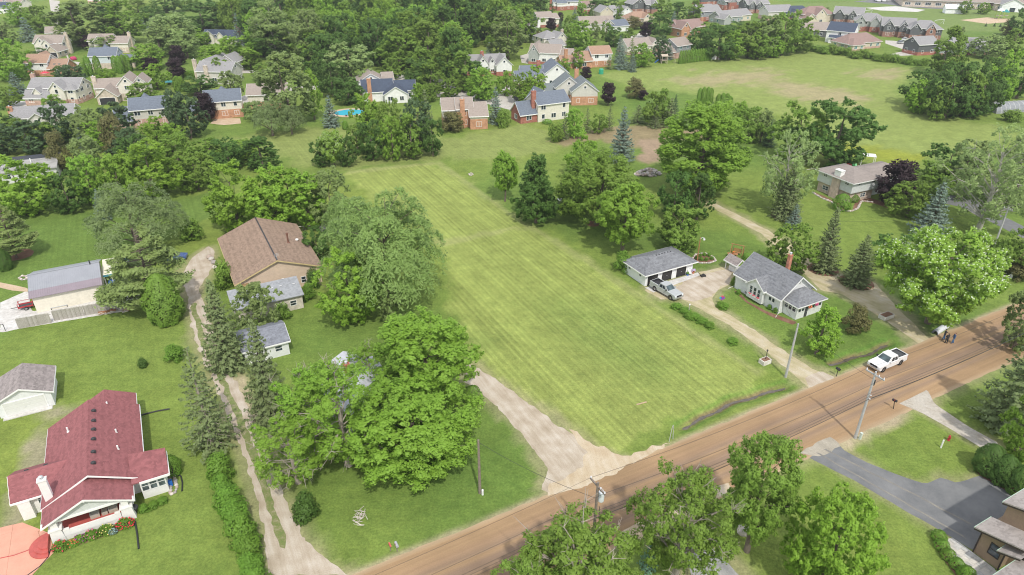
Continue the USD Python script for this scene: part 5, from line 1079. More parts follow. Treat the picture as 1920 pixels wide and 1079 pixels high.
house('white house with orange brown roof and brick ground floor', 1106, 127, 14, [(.6, 9, 0, 8, 5.2, 2.3, 'x', 'white', 2.4), (-6, .6, -1, 8, 3.0, 2.8, 'x', 'cream', 3.0), (-12, -6, 0, 7, 2.7, 1.8, 'x', 'cream', 2.7)], 'orange', 'white', 'orange', 2.4, [(-10.4, 0, 7.4)])
house('grey blue roofed house with broad white gable and brick corner', 1027, 163, 8, [(-1, 7.4, 0, 11, 4.8, 3.0, 'y'), (-9, -1, 3, 11, 3.4, 2.8, 'x'), (-11.5, -5, 0, 8, 2.8, 2.2, 'x')], 'blue', 'white', 'red', 1.2, [(-2.5, 6, 8)])
house('house with slate roofs, stone gable and orange brick base beside the purple tree', 1082, 198, 5, [(-1.8, 6.6, 0, 9, 4.6, 3.0, 'y', 'stone', 2.8), (-6.5, 2, 4, 12, 5.0, 3.2, 'y', 'stone', 2.4), (-9.5, -5.5, 5, 11, 2.8, 2.6, 'x', 'stone', 2.8)], 'slate', 'stone', 'orange', 2.8, [(1.5, 12, 9)])
house('cream house with blue grey roof and tall red brick chimney above the lawn', 1036, 226, 26, [(-5, 5.6, 0, 8, 5.3, 2.5, 'x'), (-10.5, -5, .6, 7, 2.8, 3.0, 'x', 'cream', 2.8), (-3.2, 1.4, 4.5, 10.5, 5.3, 2.8, 'y')], 'blue', 'cream', 'red', 0, [(-5.6, 2.0, 8.8)])
# top centre and right
house('tan roofed house behind the trees beyond the purple tree', 1120, 60, 10, [(-9, 9, 0, 10, 4.0, 3.0, 'x'), (3, 8, -2, 4, 4.0, 2.0, 'y')], 'tan', 'stone')
house('red brown roofed house beside the yellow green tree at the top', 1105, 26, 20, [(-4, 5, 0, 8, 4.6, 2.2, 'x')], 'brown', 'beige', 'red', 2.2)
house('brick house with blue grey roof below the top edge', 1062, 20, 12, [(-8, 8, 2, 10, 5, 2.4, 'x'), (-6, 0, 0, 5, 4.6, 2.0, 'x')], 'blue', 'white', 'red', 2.4, [(-9, 5, 8)])
house('stone house with grey roof and white wing near the top centre', 1146, 38, 18, [(-7, 1, 0, 10, 4.6, 2.8, 'y', 'beige'), (1, 4, 2, 9, 4.8, 2.4, 'x'), (6, 12.5, -1, 8, 4.6, 2.4, 'y', 'white')], 'grey', 'white', 'pink', 0)
house('white house with bright orange brown hipped roof', 1198, 47, 18, [(-6, 9, 1, 10, 3.4, 2.8, 'hip'), (-8, -1, -4, 4, 2.8, 2.0, 'hip'), (2, 6, -1.5, 4, 3.6, 2.0, 'y')], 'orange', 'beige', 'tan', 0)
house('grey roofed house between the trees left of the dark purple tree', 1160, 60, 25, [(-6, 6, 0, 8, 3.0, 2.4, 'x')], 'blue', 'white')
house('dark grey gabled house below the top edge', 1210, 26, 20, [(-8, 2, 2, 12, 5.6, 3.0, 'y', 'dark', 2.6), (0, 8, 0, 10, 5.4, 2.8, 'x', 'dark', 2.4), (3, 7, -2, 4, 5.0, 2.4, 'y')], 'grey', 'dark', 'brown', 2.4)
house('brown roofed brick house with a tall arched porch', 1296, 68, 26, [(-7, 10, 2, 11, 4.0, 3.0, 'x'), (-8, -3, -2, 8, 4.4, 2.8, 'y', None, 4.4), (-3, 2, -1.5, 4, 3.0, 2.0, 'x')], 'brown', 'stone', 'orange', 4.0, [(9.8, 5, 7.6)])
house('grey two storey house with brick ground floor beside the hedge', 1277, 109, 36, [(-3.2, 5.6, 0, 9, 5.2, 2.4, 'x'), (-9, -3.2, .5, 8.5, 3.0, 3.0, 'x', 'grey', 3.0)], 'tan', 'grey', 'pink', 2.4, pane=glass_t)
house('tan roofed house behind the spruces left of the grey two storey house', 1206, 101, 20, [(-8, 4, 0, 9, 3.4, 2.6, 'x'), (4, 9, 1, 8, 3.2, 2.6, 'y')], 'tan', 'cream', 'pink', 1.0)
house('big grey house with white trim and a brick foot', 1330, 40, 24, [(-7, 4, 0, 11, 5.4, 3.0, 'x', 'grey', 2.4), (4, 9, 2, 10, 5.2, 2.6, 'x')], 'grey', 'grey', 'red', 2.4)
house('row of grey roofed houses with sun rooms', 1372, 44, 30, [(-8, 8, 1, 10, 3.4, 2.8, 'x', 'sage'), (8, 18, 3, 12, 3.4, 2.6, 'x', 'beige'), (-9, -4, -3, 4, 3.2, 2.0, 'y')], 'grey', 'sage', 'red', 0, pane=glass_t)
house('grey house with white trimmed gables at the top edge', 1338, 10, 20, [(-10, 10, 0, 10, 5.2, 2.6, 'x'), (2, 7, -2, 5, 5.2, 2.4, 'y')], 'grey', 'dark', 'red', 2.2)
house('brick house with twin gables and a white garage door at the top edge', 1382, 20, 16, [(-8, 8, 2, 11, 5.4, 2.6, 'x'), (-6, -1, 0, 5, 5.4, 2.4, 'y', None, 4.8), (3, 9, -2, 5, 4.4, 2.6, 'y', None, 2.6)], 'grey', 'grey', 'red', 3.0, (), [(6, -2, -90, 4.4, False)])
house('dark grey house with twin white trimmed dormers near the top right', 1420, 25, 14, [(-7, 8, 1, 11, 5.2, 2.8, 'x'), (-6.5, -2.5, -.5, 5, 5.2, 2.0, 'y'), (-1.5, 2.5, -.5, 5, 5.0, 2.0, 'y')], 'grey', 'dark', 'brown', 2.2)
house('grey roofed house behind the tall round trees at the top right', 1462, 38, 14, [(-8, 8, 0, 10, 4.8, 2.8, 'x')], 'grey', 'stone', 'pink', 2)
house('navy hipped roof house beyond the round trees', 1499, 38, 10, [(-9, 9, 0, 11, 3.4, 3.6, 'hip'), (-6, -2, -2, 4, 4.0, 1.8, 'y')], 'navy', 'dark', 'brown', 1.5)
house('brown roofed beige house with white dormer', 1534, 44, 8, [(-9, 9, 1, 11, 4.8, 3.4, 'hip'), (-3, 3, -2, 6, 4.8, 3.0, 'y', 'beige'), (-10, -4, -4, 4, 3, 2.6, 'y')], 'brown', 'beige', 'tan', 0)
E5 = [('first', 1586, 46, 'dark', -1, 'dark grey house left of the twin window gable house beyond the white house', 'x'), ('second', 1627, 60, 'sage', 0, 'grey house with a tall white trimmed gable over red brick', 'hip'),
      ('third', 1680, 70, 'dark', 0, 'dark grey house with a broad gable end and brick foot', 'x'), ('fourth', 1730, 76, 'dark', 0, 'grey and brick house rightmost of the row by the school field', 'hip')]
for k, (_, x, y, w, r, lb, kd) in enumerate(E5):
    house(lb, x, y, -28 + 3*k, [(-7.5, 7.5, 1, 11, 5.4, 3.0, kd, w), (-6.5, -2.2, -1, 5, 5.4, 2.4, 'y', w), (.5, 4.5, -1, 5, 5.2, 2.4, 'y', w, 2.6 if k < 3 else 5.2)], 'grey', w, ('brown', 'red', 'brown', 'brown')[k], 2.4)
house('grey roofed house left of the white house with navy roof', 1531, 70, -15, [(-7, 7, 0, 10, 3.4, 3.0, 'x')], 'tan', 'dark')
house('tall white house with a navy roof beside the meadow', 1575, 82, -36, [(-7, 5, 0, 10, 5.6, 3.2, 'x'), (-5, 2, -2.2, 0, 2.8, .8, 'x')], 'navy', 'white', frame=white, pane=glass)
house('low cream house with broad brown hipped roof', 1622, 92, 22, [(-11, 9, 0, 10, 3.0, 3.2, 'hip'), (-11, -4, -3, 5, 2.8, 2.0, 'hip')], 'brown', 'beige', 'pink', .9, pane=glass_t)
house('dark grey house end over red brick behind the hedge trees', 1733, 104, 14, [(-4, 6, 0, 9, 4.6, 2.6, 'x')], 'grey', 'dark', 'red', 1.4)
house('low grey roofed house behind the pale willow at the right', 1815, 102, -10, [(-6, 8, 0, 10, 3.4, 2.8, 'x'), (-14, -4, -6, 4, 3.2, 2.6, 'hip'), (-2, 3, -2, 3, 3.6, 2.4, 'y')], 'grey', 'grey', 'brown', 1)
p = at(1858, 20)
SC = thing('school', 'long low school with taupe roofs beyond the playground', 'school', (p[0], p[1], 0), -18)
for k, (x0, x1, y0, y1) in enumerate(((-50, 0, 6, 34), (2, 34, 0, 30), (36, 80, 8, 34))):
    mb = MB(); mb.box(x0, x1, y0, y1, 0, 4.2); mb.build(SC, 'wall', BK['tan']); mb, fb = MB(), MB(); hip_roof(mb, fb, x0, x1, y0, y1, 4.2, 3.6, .8); mb.build(SC, 'roof', RF['tan']); fb.build(SC, 'fascia', white)
    for j in range(int((x1 - x0) / 6)): win(SC, x0 + 3 + j * 6, y0, 1.9, 3.2, 1.5, -90, cols=3, rail=False, bar=.15)
mb = MB(); gable_walls(mb, 4, 16, -5, 2, 4.4, 3.0, 'y'); mb.build(SC, 'entrance', white_sid); mb, fb = MB(), MB(); gable_roof(mb, fb, 4, 16, -5, 6, 4.4, 3.0, 'y', .6, .5); mb.build(SC, 'roof', RF['grey']); fb.build(SC, 'fascia', white)
door(SC, 10, -5, 3, 2.4, -90, glass)
# ------------------------------------------------------------------ planting
def T(cls, name, label, bx, by, top, w, cat='tree', group=None): return tree(cls, name, label, cat, bx, by, top, w, group)
# foreground left
T('big_maple', 'maple_tree', 'tall bright green maple, the rearmost of the pair left of the wide gravel drive', 796, 770, 582, 212)
T('big_maple_low', 'maple_tree', 'full bright green maple, the nearer of the pair by the brown service pole', 782, 866, 712, 242)
T('thin_ash', 'ash_tree', 'thin crowned ash with bare branches in front of the grey maple house', 655, 872, 668, 200)
T('thin_ash', 'ash_tree', 'thin ash with yellowish leaves between the lane and the maple house', 606, 850, 672, 166)
T('thin_ash', 'ash_tree', 'thin topped ash behind the roof of the maple house', 700, 742, 640, 110)
T('thin_ash', 'ash_tree', 'low limbed ash nearest the twin track lane', 560, 905, 760, 165)
T('norway_spruce', 'spruce_tree', 'dense grey green spruce on the right of the twin track lane', 430, 690, 512, 98)
T('thin_spruce', 'spruce_tree', 'olive spruce with dead lower boughs left of the lane', 400, 838, 634, 118)
T('norway_spruce', 'spruce_tree', 'thin spruce in front of the white shed', 512, 796, 584, 104)
T('pale_round_tree', 'garden_tree', 'pale leafy tree before the low brick outbuilding', 492, 625, 528, 88)
T('bush', 'bush', 'dark green bush at the foot of the brick outbuilding wall', 532, 597, 568, 34, 'bush')
T('lime_round_tree', 'garden_tree', 'yellow green broad tree left of the long shaded lawn by the brown barn', 660, 602, 474, 122)
T('pale_round_tree', 'small_willow', 'small feathery grey tree at the foot of the great willow', 738, 612, 538, 52)
T('willow', 'willow_tree', 'great pale green willow beside the mown field', 726, 566, 362, 226)
T('willow', 'willow_tree', 'smaller willow lobe behind the parked dark pickup', 655, 470, 366, 95)
T('dark_round_tree', 'garden_tree', 'dark round tree between the brown barn and the parked dark pickup', 597, 487, 426, 48)
T('dark_shrub', 'shrub', 'dark shrub at the brown barn gable beside the brick outbuilding', 588, 540, 505, 30, 'shrub')
T('shrub', 'shrub', 'light green shrub at the right end of the brick outbuilding', 580, 562, 532, 30, 'shrub')
T('bush', 'bush', 'leafy bush at the left wall of the brown barn', 425, 540, 490, 46, 'bush')
for k, (x, y, tp, w, c, lb) in enumerate(((448, 428, 310, 112, 'lime_round_tree', 'yellow green tree at the left end of the clump behind the brown barn'), (520, 425, 318, 110, 'lime_round_tree', 'yellow green tree in the middle of the clump behind the brown barn'),
        (585, 428, 322, 92, 'lime_tall_tree', 'taller yellow green tree on the right of the clump behind the brown barn'), (625, 425, 318, 76, 'pale_round_tree', 'paler tree at the right end of the clump behind the brown barn'), (548, 420, 316, 90, 'bright_tall_tree', 'greener tree standing back in the clump behind the brown barn'))): T(c, 'clump_tree', lb, x, y, tp, w)
T('old_willow', 'willow_tree', 'grey green willow at the end of the striped lawn left of the lane', 262, 470, 336, 168)
T('white_pine', 'pine_tree', 'layered white pine over the barn yard and lane', 292, 578, 415, 158)
T('juniper', 'juniper', 'bright green column juniper where the board fence ends', 315, 602, 508, 60)
T('blue_spruce', 'spruce_tree', 'blue spruce half hidden by the grey green willow', 196, 412, 350, 36)
T('bush', 'bush', 'green bush on the lawn between the willow and the yellow green clump', 362, 450, 412, 52, 'bush')
T('white_pine', 'pine_tree', 'pale green white pine over the mulch ring at the left edge', 32, 484, 378, 92)
T('yew', 'small_tree', 'small cone shaped arborvitae near the tan path at the left edge', 12, 506, 462, 26)
T('shrub', 'shrub', 'round green shrub on the lawn left of the twin track lane', 330, 674, 646, 44, 'shrub')
T('dark_shrub', 'shrub', 'small dark shrub on the open lawn above the red roofed house', 270, 688, 671, 23, 'shrub')
T('ball_shrub', 'shrub', 'rounded dark evergreen bush at the right wing of the red roofed house', 325, 888, 850, 34, 'shrub')
for k, (x, y, w) in enumerate(((415, 895, 62), (420, 925, 48), (432, 952, 62), (448, 985, 66), (458, 1015, 70), (470, 1045, 66), (476, 1080, 62), (440, 965, 50), (478, 1110, 70))):
    T('shrub', 'hedge_shrub', ('round lilac bush at the top end of the hedge row left of the lane', 'second bush down the hedge row left of the lane', 'third bush down the hedge row left of the lane', 'broad bush in the middle of the hedge row left of the lane', 'low bush past the middle of the hedge row by the lane', 'spreading bush near the bottom of the hedge row by the lane', 'lowest bush in view of the hedge row by the lane', 'bush on the lawn side of the hedge row by the lane', 'bush cut by the bottom edge at the hedge row by the lane')[k], x, y, y - w * .75, w, 'shrub', 'hedge row along the lane')
T('dark_shrub', 'lilac_bush', 'flowering lilac bush beside the lane below the thin ashes', 575, 972, 924, 64, 'shrub')
T('ball_shrub', 'shrub', 'dark bush at the left edge of the wide gravel drive', 886, 754, 722, 34, 'shrub')
# bottom right
T('oak', 'oak_tree', 'dark round oak above the asphalt drive at the bottom', 1400, 1034, 808, 144)
T('thin_oak', 'oak_tree', 'thin grey green oak with dead twigs over the grey chip drive', 1262, 1092, 866, 205)
T('thin_oak', 'oak_tree', 'broad thin oak cut by the bottom edge below the transformer pole', 1078, 1190, 958, 290)
T('thin_oak', 'oak_tree', 'leafy oak top at the bottom edge left of the transformer pole', 985, 1210, 1030, 170)
T('linden', 'linden_tree', 'dense bright green linden at the bottom edge by the asphalt drive', 1537, 1110, 902, 166)
T('small_blue_spruce', 'spruce_tree', 'small teal blue spruce at the bottom edge', 1214, 1066, 1020, 40)
T('yew', 'yew_bush', 'yew bush at the upper end of the row by the asphalt drive', 1848, 885, 824, 50, 'shrub')
T('yew', 'yew_bush', 'yew bush in the middle of the row by the asphalt drive', 1876, 903, 844, 48, 'shrub')
T('yew', 'yew_bush', 'yew bush nearest the brown house', 1904, 922, 864, 46, 'shrub')
T('norway_spruce', 'spruce_tree', 'great grey green spruce at the right edge beside the dirt road', 1890, 800, 584, 150)
T('bright_tall_tree', 'garden_tree', 'bright green tree cut by the right edge above the yews', 1902, 868, 690, 96)
T('pale_round_tree', 'garden_tree', 'olive tree across the dirt road at the right edge', 1900, 655, 528, 78)
for k, (x, y) in enumerate(((1758, 1003), (1764, 1020), (1776, 1038), (1792, 1055), (1812, 1070))):
    T('ball_shrub', 'box_hedge', ('clipped box bush at the upper end of the curved hedge', 'second clipped box bush down the curved hedge', 'third clipped box bush down the curved hedge', 'fourth clipped box bush down the curved hedge', 'clipped box bush at the bottom end of the curved hedge')[k], x, y + 8, y - 12, 26, 'shrub', 'curved hedge of clipped box')
T('ball_shrub', 'box_ball', 'yellow green box ball beside the flagstone walk', 1803, 1082, 1056, 22, 'shrub')
# garage and white house
T('shrub', 'shrub', 'spreading bush at the back left corner of the three door garage', 1168, 508, 474, 42, 'shrub')
T('garden_maple', 'maple_tree', 'light green maple on a bare stem behind the three door garage', 1167, 476, 346, 122)
T('wide_maple', 'maple_tree', 'broad green maple behind the light one, over the black trailer', 1118, 420, 284, 180)
T('dense_maple', 'linden_tree', 'dense dark pyramid tree at the edge of the mown field', 1005, 418, 294, 98)
T('garden_maple', 'garden_tree', 'small tree with a stout pale trunk at the edge of the mown field', 947, 378, 288, 58)
T('dark_round_tree', 'garden_tree', 'dark round tree left of the great oak behind the garage', 1262, 408, 320, 66)
T('dark_tall_tree', 'garden_tree', 'dark narrow tree at the foot of the great oak', 1306, 412, 324, 56)
T('mid_round_tree', 'garden_tree', 'green round tree at the right rear corner of the three door garage', 1270, 468, 384, 90)
T('big_maple', 'oak_tree', 'great dark green oak by the dirt plot', 1305, 362, 190, 186)
T('lime_round_tree', 'garden_tree', 'yellowish tree behind the broad maple', 1088, 330, 252, 60)
T('blue_spruce', 'spruce_tree', 'tall blue grey spruce beside the bare dirt plot', 1164, 303, 198, 58)
T('mid_round_tree', 'garden_tree', 'round green tree right of the white house', 1478, 508, 418, 84)
T('norway_spruce', 'spruce_tree', 'tallest spruce behind the white house', 1543, 508, 382, 64)
T('norway_spruce', 'spruce_tree', 'spruce on the mulch ring nearest the flowering tree', 1604, 534, 434, 72)
T('norway_spruce', 'fir_tree', 'tall dark fir by the mulch ring on the ranch house lawn', 1470, 408, 300, 68)
T('blue_spruce', 'spruce_tree', 'young blue grey spruce before the dark fir', 1486, 428, 380, 36)
T('sycamore', 'garden_tree', 'pale yellow green loose tree above the tall fir', 1462, 400, 246, 128)
T('dark_round_tree', 'garden_tree', 'dark spreading tree with a forked trunk behind the ranch house', 1558, 312, 186, 130)
T('mid_round_tree', 'garden_tree', 'green tree left of the dark spreading one at the meadow edge', 1488, 300, 195, 100)
T('purple_tree', 'purple_tree', 'dark purple maple at the right of the tan ranch house', 1672, 382, 300, 80)
T('ball_shrub', 'shrub', 'large clipped round bush at the corner of the ranch house', 1576, 393, 362, 30, 'shrub')
T('ball_shrub', 'shrub', 'small round bush beside the large clipped one', 1600, 378, 364, 18, 'shrub')
T('mid_round_tree', 'garden_tree', 'spreading green tree on the ranch house lawn by the tall blue spruce', 1700, 408, 338, 84)
T('mid_tall_tree', 'garden_tree', 'green tree behind the purple maple', 1735, 378, 300, 84)
T('blue_spruce', 'spruce_tree', 'tall pale blue spruce by the side road', 1738, 446, 334, 82)
T('dark_round_tree', 'garden_tree', 'dark tree behind the flowering catalpa', 1676, 498, 440, 84)
T('catalpa', 'catalpa_tree', 'big flowering catalpa beside the dirt road', 1739, 606, 424, 186)
T('sycamore', 'sycamore_tree', 'tall thin crowned sycamore by the side road', 1832, 436, 232, 190)
T('dark_round_tree', 'garden_tree', 'dark bushy tree at the edge of the yellow weeds', 1770, 345, 268, 90)
T('pale_tall_tree', 'garden_tree', 'loose pale tree left of the tall sycamore', 1795, 372, 258, 92)
T('pale_round_tree', 'garden_tree', 'pale tree at the right edge behind the sycamore', 1898, 380, 256, 100)
T('mid_round_tree', 'garden_tree', 'green tree at the right edge below the side road', 1900, 512, 420, 80)
T('bush', 'bush', 'dark green bush left of the rail fence', 1868, 502, 448, 66, 'bush')
T('bronze_tree', 'bush', 'bronze bush at the right edge beside the rail fence', 1908, 522, 474, 56, 'bush')
T('bronze_tree', 'bush', 'olive brown bush right of the flowering catalpa', 1845, 508, 468, 44, 'bush')
T('young_birch', 'birch_tree', 'young light green birch at the corner of the white house lawn', 1530, 664, 566, 98)
T('bronze_tree', 'plum_tree', 'purple brown crab tree beside the gravel track', 1601, 624, 570, 56)
# hillside shrubs behind the field
T('catalpa', 'garden_tree', 'white flowering shrubby tree at the left end of the central copse', 628, 312, 246, 46)
T('dark_round_tree', 'garden_tree', 'dark low tree left of the white flowering one', 606, 312, 262, 44)
T('dark_round_tree', 'garden_tree', 'dark low tree right of the white flowering one', 652, 312, 256, 40)
CP = ((690, 262, 180, 62, 'lime_round_tree', 'yellow green round tree at the top of the central copse'), (735, 275, 190, 60, 'mid_round_tree', 'green tree in the centre of the copse behind the white gable'), (785, 285, 188, 66, 'dark_pine', 'brownish pine in the copse left of the orange brick house'),
      (770, 298, 215, 60, 'mid_tall_tree', 'tall front tree in the central copse'), (700, 300, 226, 54, 'dark_round_tree', 'dark front tree at the left of the central copse'), (812, 292, 222, 44, 'dark_round_tree', 'dark tree at the right end of the central copse'), (738, 300, 222, 52, 'bright_round_tree', 'bright front tree in the central copse'), (800, 240, 165, 40, 'grey_pine', 'grey pine at the top right of the central copse'), (672, 290, 232, 40, 'mid_round_tree', 'round tree low on the left of the central copse'))
for x, y, tp, w, c, lb in CP: T(c, 'copse_tree', lb, x, y, tp, w)
T('far_blue_spruce', 'spruce_tree', 'silvery blue spruce beside the swimming pool', 622, 238, 176, 42)
T('arborvitae', 'small_tree', 'tiny cone tree on the lawn below the swimming pool', 648, 243, 226, 10)
T('pale_tall_tree', 'garden_tree', 'big leafy tree left of the silvery blue spruce', 546, 232, 98, 116)
T('old_willow', 'willow_tree', 'low willow left of the big leafy tree above the pale lawn', 512, 255, 188, 70)
T('old_willow', 'willow_tree', 'low willow at the foot of the big leafy tree', 548, 252, 196, 50)
T('lime_tall_tree', 'garden_tree', 'yellow green tree right behind the big leafy tree', 590, 225, 130, 40)
# left middle belt
BELT = ((52, 402, 296, 120, 'lime_round_tree', 'broad light green tree at the left edge below the flat building'), (135, 398, 318, 70, 'dark_round_tree', 'dark tree in the gap right of the broad light green one'), (178, 382, 292, 76, 'bright_round_tree', 'bright tree above the striped lawn in the left belt'), (172, 322, 254, 60, 'silver_round_tree', 'pale silvery tree rising behind the left belt'),
        (232, 385, 290, 80, 'bright_round_tree', 'bright tree left of the large lime tree in the belt'), (292, 370, 266, 122, 'lime_round_tree', 'large lime green tree in the middle of the left belt'), (372, 356, 282, 84, 'mid_round_tree', 'green tree right of the large lime one in the belt'), (432, 318, 258, 60, 'dark_round_tree', 'dark tree at the corner of the pale lawn'), (492, 318, 256, 78, 'dark_tall_tree', 'dark tall tree at the right end of the left belt'), (262, 322, 252, 60, 'dark_round_tree', 'dark tree behind the large lime one'), (338, 312, 250, 70, 'mid_round_tree', 'tree behind the right half of the left belt'), (118, 320, 246, 50, 'bronze_tree', 'brownish tree beside the end of the flat building'), (60, 288, 226, 80, 'dark_pine', 'dark fir behind the flat building'), (15, 290, 232, 70, 'dark_pine', 'dark fir at the left edge behind the flat building'), (120, 268, 190, 60, 'dark_pine', 'dark pine left of the beige house with the yellow bush'), (170, 275, 205, 64, 'pale_round_tree', 'olive tree below the beige house'), (228, 262, 192, 66, 'dark_pine', 'dark spreading pine below the open garage'), (225, 300, 215, 60, 'bronze_tree', 'rusty brown tree below the grey blue roof'), (265, 300, 232, 80, 'grey_pine', 'grey pine at the foot of the beige house'), (298, 268, 220, 52, 'lime_round_tree', 'yellow green bush tree before the beige house'), (158, 278, 236, 24, 'far_blue_spruce', 'little blue spruce left of the rusty brown tree'))
for x, y, tp, w, c, lb in BELT: T(c, 'belt_tree', lb, x, y, tp, w)
# upper left gardens
UL = ((25, 152, 74, 66, 'bright_round_tree', 'large bright tree at the left edge beside the skylight house'), (36, 178, 132, 36, 'far_blue_spruce', 'grey spruce below the large bright tree at the left edge'), (56, 78, 30, 36, 'far_blue_spruce', 'blue spruce left of the three gabled house'), (12, 84, 42, 40, 'pale_round_tree', 'grey green tree at the left edge above the large bright one'), (8, 78, 58, 22, 'purple_tree', 'purple tree at the left edge near the top'),
      (78, 62, 10, 46, 'mid_round_tree', 'green tree left of the pale street at the top left'), (40, 50, 6, 44, 'bright_round_tree', 'bright tree below the roofs at the top left'), (105, 52, 26, 30, 'silver_tall_tree', 'silvery tree beside the pale street at the top left'), (160, 88, 2, 104, 'pale_tall_tree', 'big pale leafy tree at the top left'), (148, 86, 30, 56, 'mid_tall_tree', 'tree at the foot of the big pale one'), (235, 82, 2, 78, 'mid_tall_tree', 'big round tree right of the big pale one'), (208, 70, 20, 50, 'dark_round_tree', 'dark tree between the two big ones at the top left'),
      (290, 52, 12, 44, 'dark_round_tree', 'dark round tree at the top, left of the silvery maple'), (272, 60, 36, 16, 'far_blue_spruce', 'small blue spruce left of the silvery maple'), (288, 62, 32, 22, 'far_blue_spruce', 'blue spruce beside the silvery maple'), (332, 100, 26, 84, 'silver_round_tree', 'broad silvery maple above the purple trees'), (305, 108, 44, 50, 'silver_tall_tree', 'pale tree on the left flank of the silvery maple'), (383, 56, 4, 78, 'dark_round_tree', 'broad dark tree at the top right of the silvery maple'), (375, 84, 56, 36, 'lime_round_tree', 'yellow green tree left of the navy dormer house'), (452, 86, 22, 26, 'far_blue_spruce', 'slim blue grey spruce right of the navy dormer house'),
      (438, 130, 72, 84, 'lime_round_tree', 'broad yellow green tree right of the grey stepped gables'), (283, 130, 84, 56, 'bright_round_tree', 'bright tree above the lower purple tree'), (336, 122, 86, 30, 'purple_tree', 'upper purple maple left of the grey stepped gables'), (333, 148, 110, 34, 'purple_tree', 'lower purple maple beside the arborvitae block'), (286, 134, 108, 34, 'purple_tree', 'round purple tree above the light green garden tree'), (168, 94, 66, 26, 'purple_tree', 'red purple tree before the tan roofed house'), (203, 98, 68, 56, 'pale_round_tree', 'pale tree across the front of the tan roofed house'),
      (298, 168, 122, 46, 'lime_round_tree', 'light green garden tree left of the lower purple maple'), (378, 178, 142, 58, 'dark_round_tree', 'dark round garden tree before the grey stepped gables'), (272, 196, 154, 54, 'mid_round_tree', 'green tree right of the open garage with two cars'), (390, 228, 174, 38, 'purple_tree', 'dark purple tree left of the brick patio house'), (358, 260, 176, 60, 'dark_pine', 'broad dark fir left of the brick patio house'), (335, 240, 168, 40, 'dark_pine', 'grey pine behind the broad dark fir'), (438, 192, 136, 46, 'pale_round_tree', 'thin tree at the right of the grey stepped gables'), (142, 172, 122, 48, 'dark_pine', 'grey pine right of the skylight house'), (90, 106, 88, 40, 'dark_round_tree', 'dark bushy tree below the three gabled house'), (190, 62, 40, 30, 'mid_round_tree', 'mid green tree above the slate blue roof'), (256, 118, 94, 26, 'grey_pine', 'grey bush tree right of the arborvitae row'), (200, 152, 130, 30, 'lime_round_tree', 'lime bush above the roof of the open garage house'), (104, 205, 178, 34, 'lime_round_tree', 'lime shrub below the arched gable'), (480, 225, 190, 40, 'silver_round_tree', 'silvery shrub tree right of the brick patio'), (470, 130, 96, 40, 'mid_round_tree', 'green tree above the street right of the stepped gables'))
for x, y, tp, w, c, lb in UL: T(c, 'yard_tree', lb, x, y, tp, w * 1.15)
AV = ['leftmost short arborvitae before the pale blue house', 'second arborvitae from the left before the pale blue house', 'tall arborvitae at the middle of the pale blue house front', 'first of the dense arborvitae block right of the pale blue house', 'second of the dense arborvitae block right of the pale blue house', 'third of the dense arborvitae block right of the pale blue house', 'last arborvitae at the right end of the block by the pale blue house', 'low arborvitae in front of the dense block by the pale blue house', 'left slim arborvitae beside the round purple tree', 'right slim arborvitae beside the round purple tree', 'left half of the clipped arborvitae block below the purple maples', 'right half of the clipped arborvitae block below the purple maples', 'second arborvitae in the row before the grey stepped house', 'third arborvitae in the row before the grey stepped house', 'rightmost arborvitae in the row before the grey stepped house', 'leftmost arborvitae in the row before the grey stepped house']
for k, (x, y, tp) in enumerate(((160, 144, 116), (170, 142, 104), (187, 141, 104), (220, 136, 104), (228, 138, 104), (236, 135, 102), (243, 134, 102), (210, 143, 130), (264, 128, 106), (270, 128, 108), (336, 172, 142), (342, 172, 143), (356, 145, 132), (366, 146, 132), (374, 146, 133), (349, 146, 133))):
    T('arborvitae', 'arborvitae', AV[k], x, y, tp, 12 if k not in (10, 11) else 15)
EX = ((85, 280, 228, 62, 'mid_round_tree', 'green tree between the flat building and the low grey roof'), (505, 152, 116, 50, 'mid_round_tree', 'green tree above the street left of the wood'), (205, 28, -6, 44, 'dark_round_tree', 'dark tree at the top edge above the big round tree'), (262, 30, 0, 46, 'mid_tall_tree', 'green tree at the top edge left of the dark round one'), (312, 24, -8, 44, 'dark_tall_tree', 'dark tree at the top edge above the silvery maple'), (350, 20, -10, 40, 'mid_round_tree', 'green tree at the top edge right of the dark one'), (432, 50, 2, 60, 'mid_tall_tree', 'big green tree above the navy dormer house'), (465, 60, 10, 44, 'dark_tall_tree', 'dark tree left of the white limbed tree'), (135, 262, 216, 40, 'mid_round_tree', 'green tree behind the brownish one by the flat building'), (190, 282, 228, 56, 'lime_round_tree', 'olive green tree in front of the dark spreading pine'), (250, 305, 240, 60, 'dark_pine', 'dark pine in the middle of the left belt'), (325, 285, 232, 50, 'bright_round_tree', 'green tree right of the yellow green bush tree'), (395, 300, 258, 60, 'mid_round_tree', 'round tree at the foot of the patio lawn'), (30, 262, 222, 60, 'mid_round_tree', 'green tree at the left edge below the low grey roof'), (460, 300, 262, 60, 'bright_round_tree', 'bright tree at the corner of the pale lawn'), (58, 130, 96, 34, 'mid_round_tree', 'green tree at the left end of the skylight house'), (122, 150, 122, 34, 'dark_round_tree', 'dark bush tree before the brick end of the skylight house'), (250, 178, 150, 30, 'bright_round_tree', 'bright tree behind the open garage house'), (315, 210, 176, 44, 'mid_round_tree', 'green tree behind the beige house with the yellow bush'), (352, 110, 60, 50, 'silver_tall_tree', 'pale tree at the right flank of the silvery maple'), (420, 152, 110, 44, 'mid_round_tree', 'green tree behind the grey stepped gables'), (20, 200, 160, 40, 'mid_round_tree', 'green tree at the left edge beside the pale drive'), (5, 250, 200, 50, 'dark_round_tree', 'dark tree at the left edge below the pale drive'))
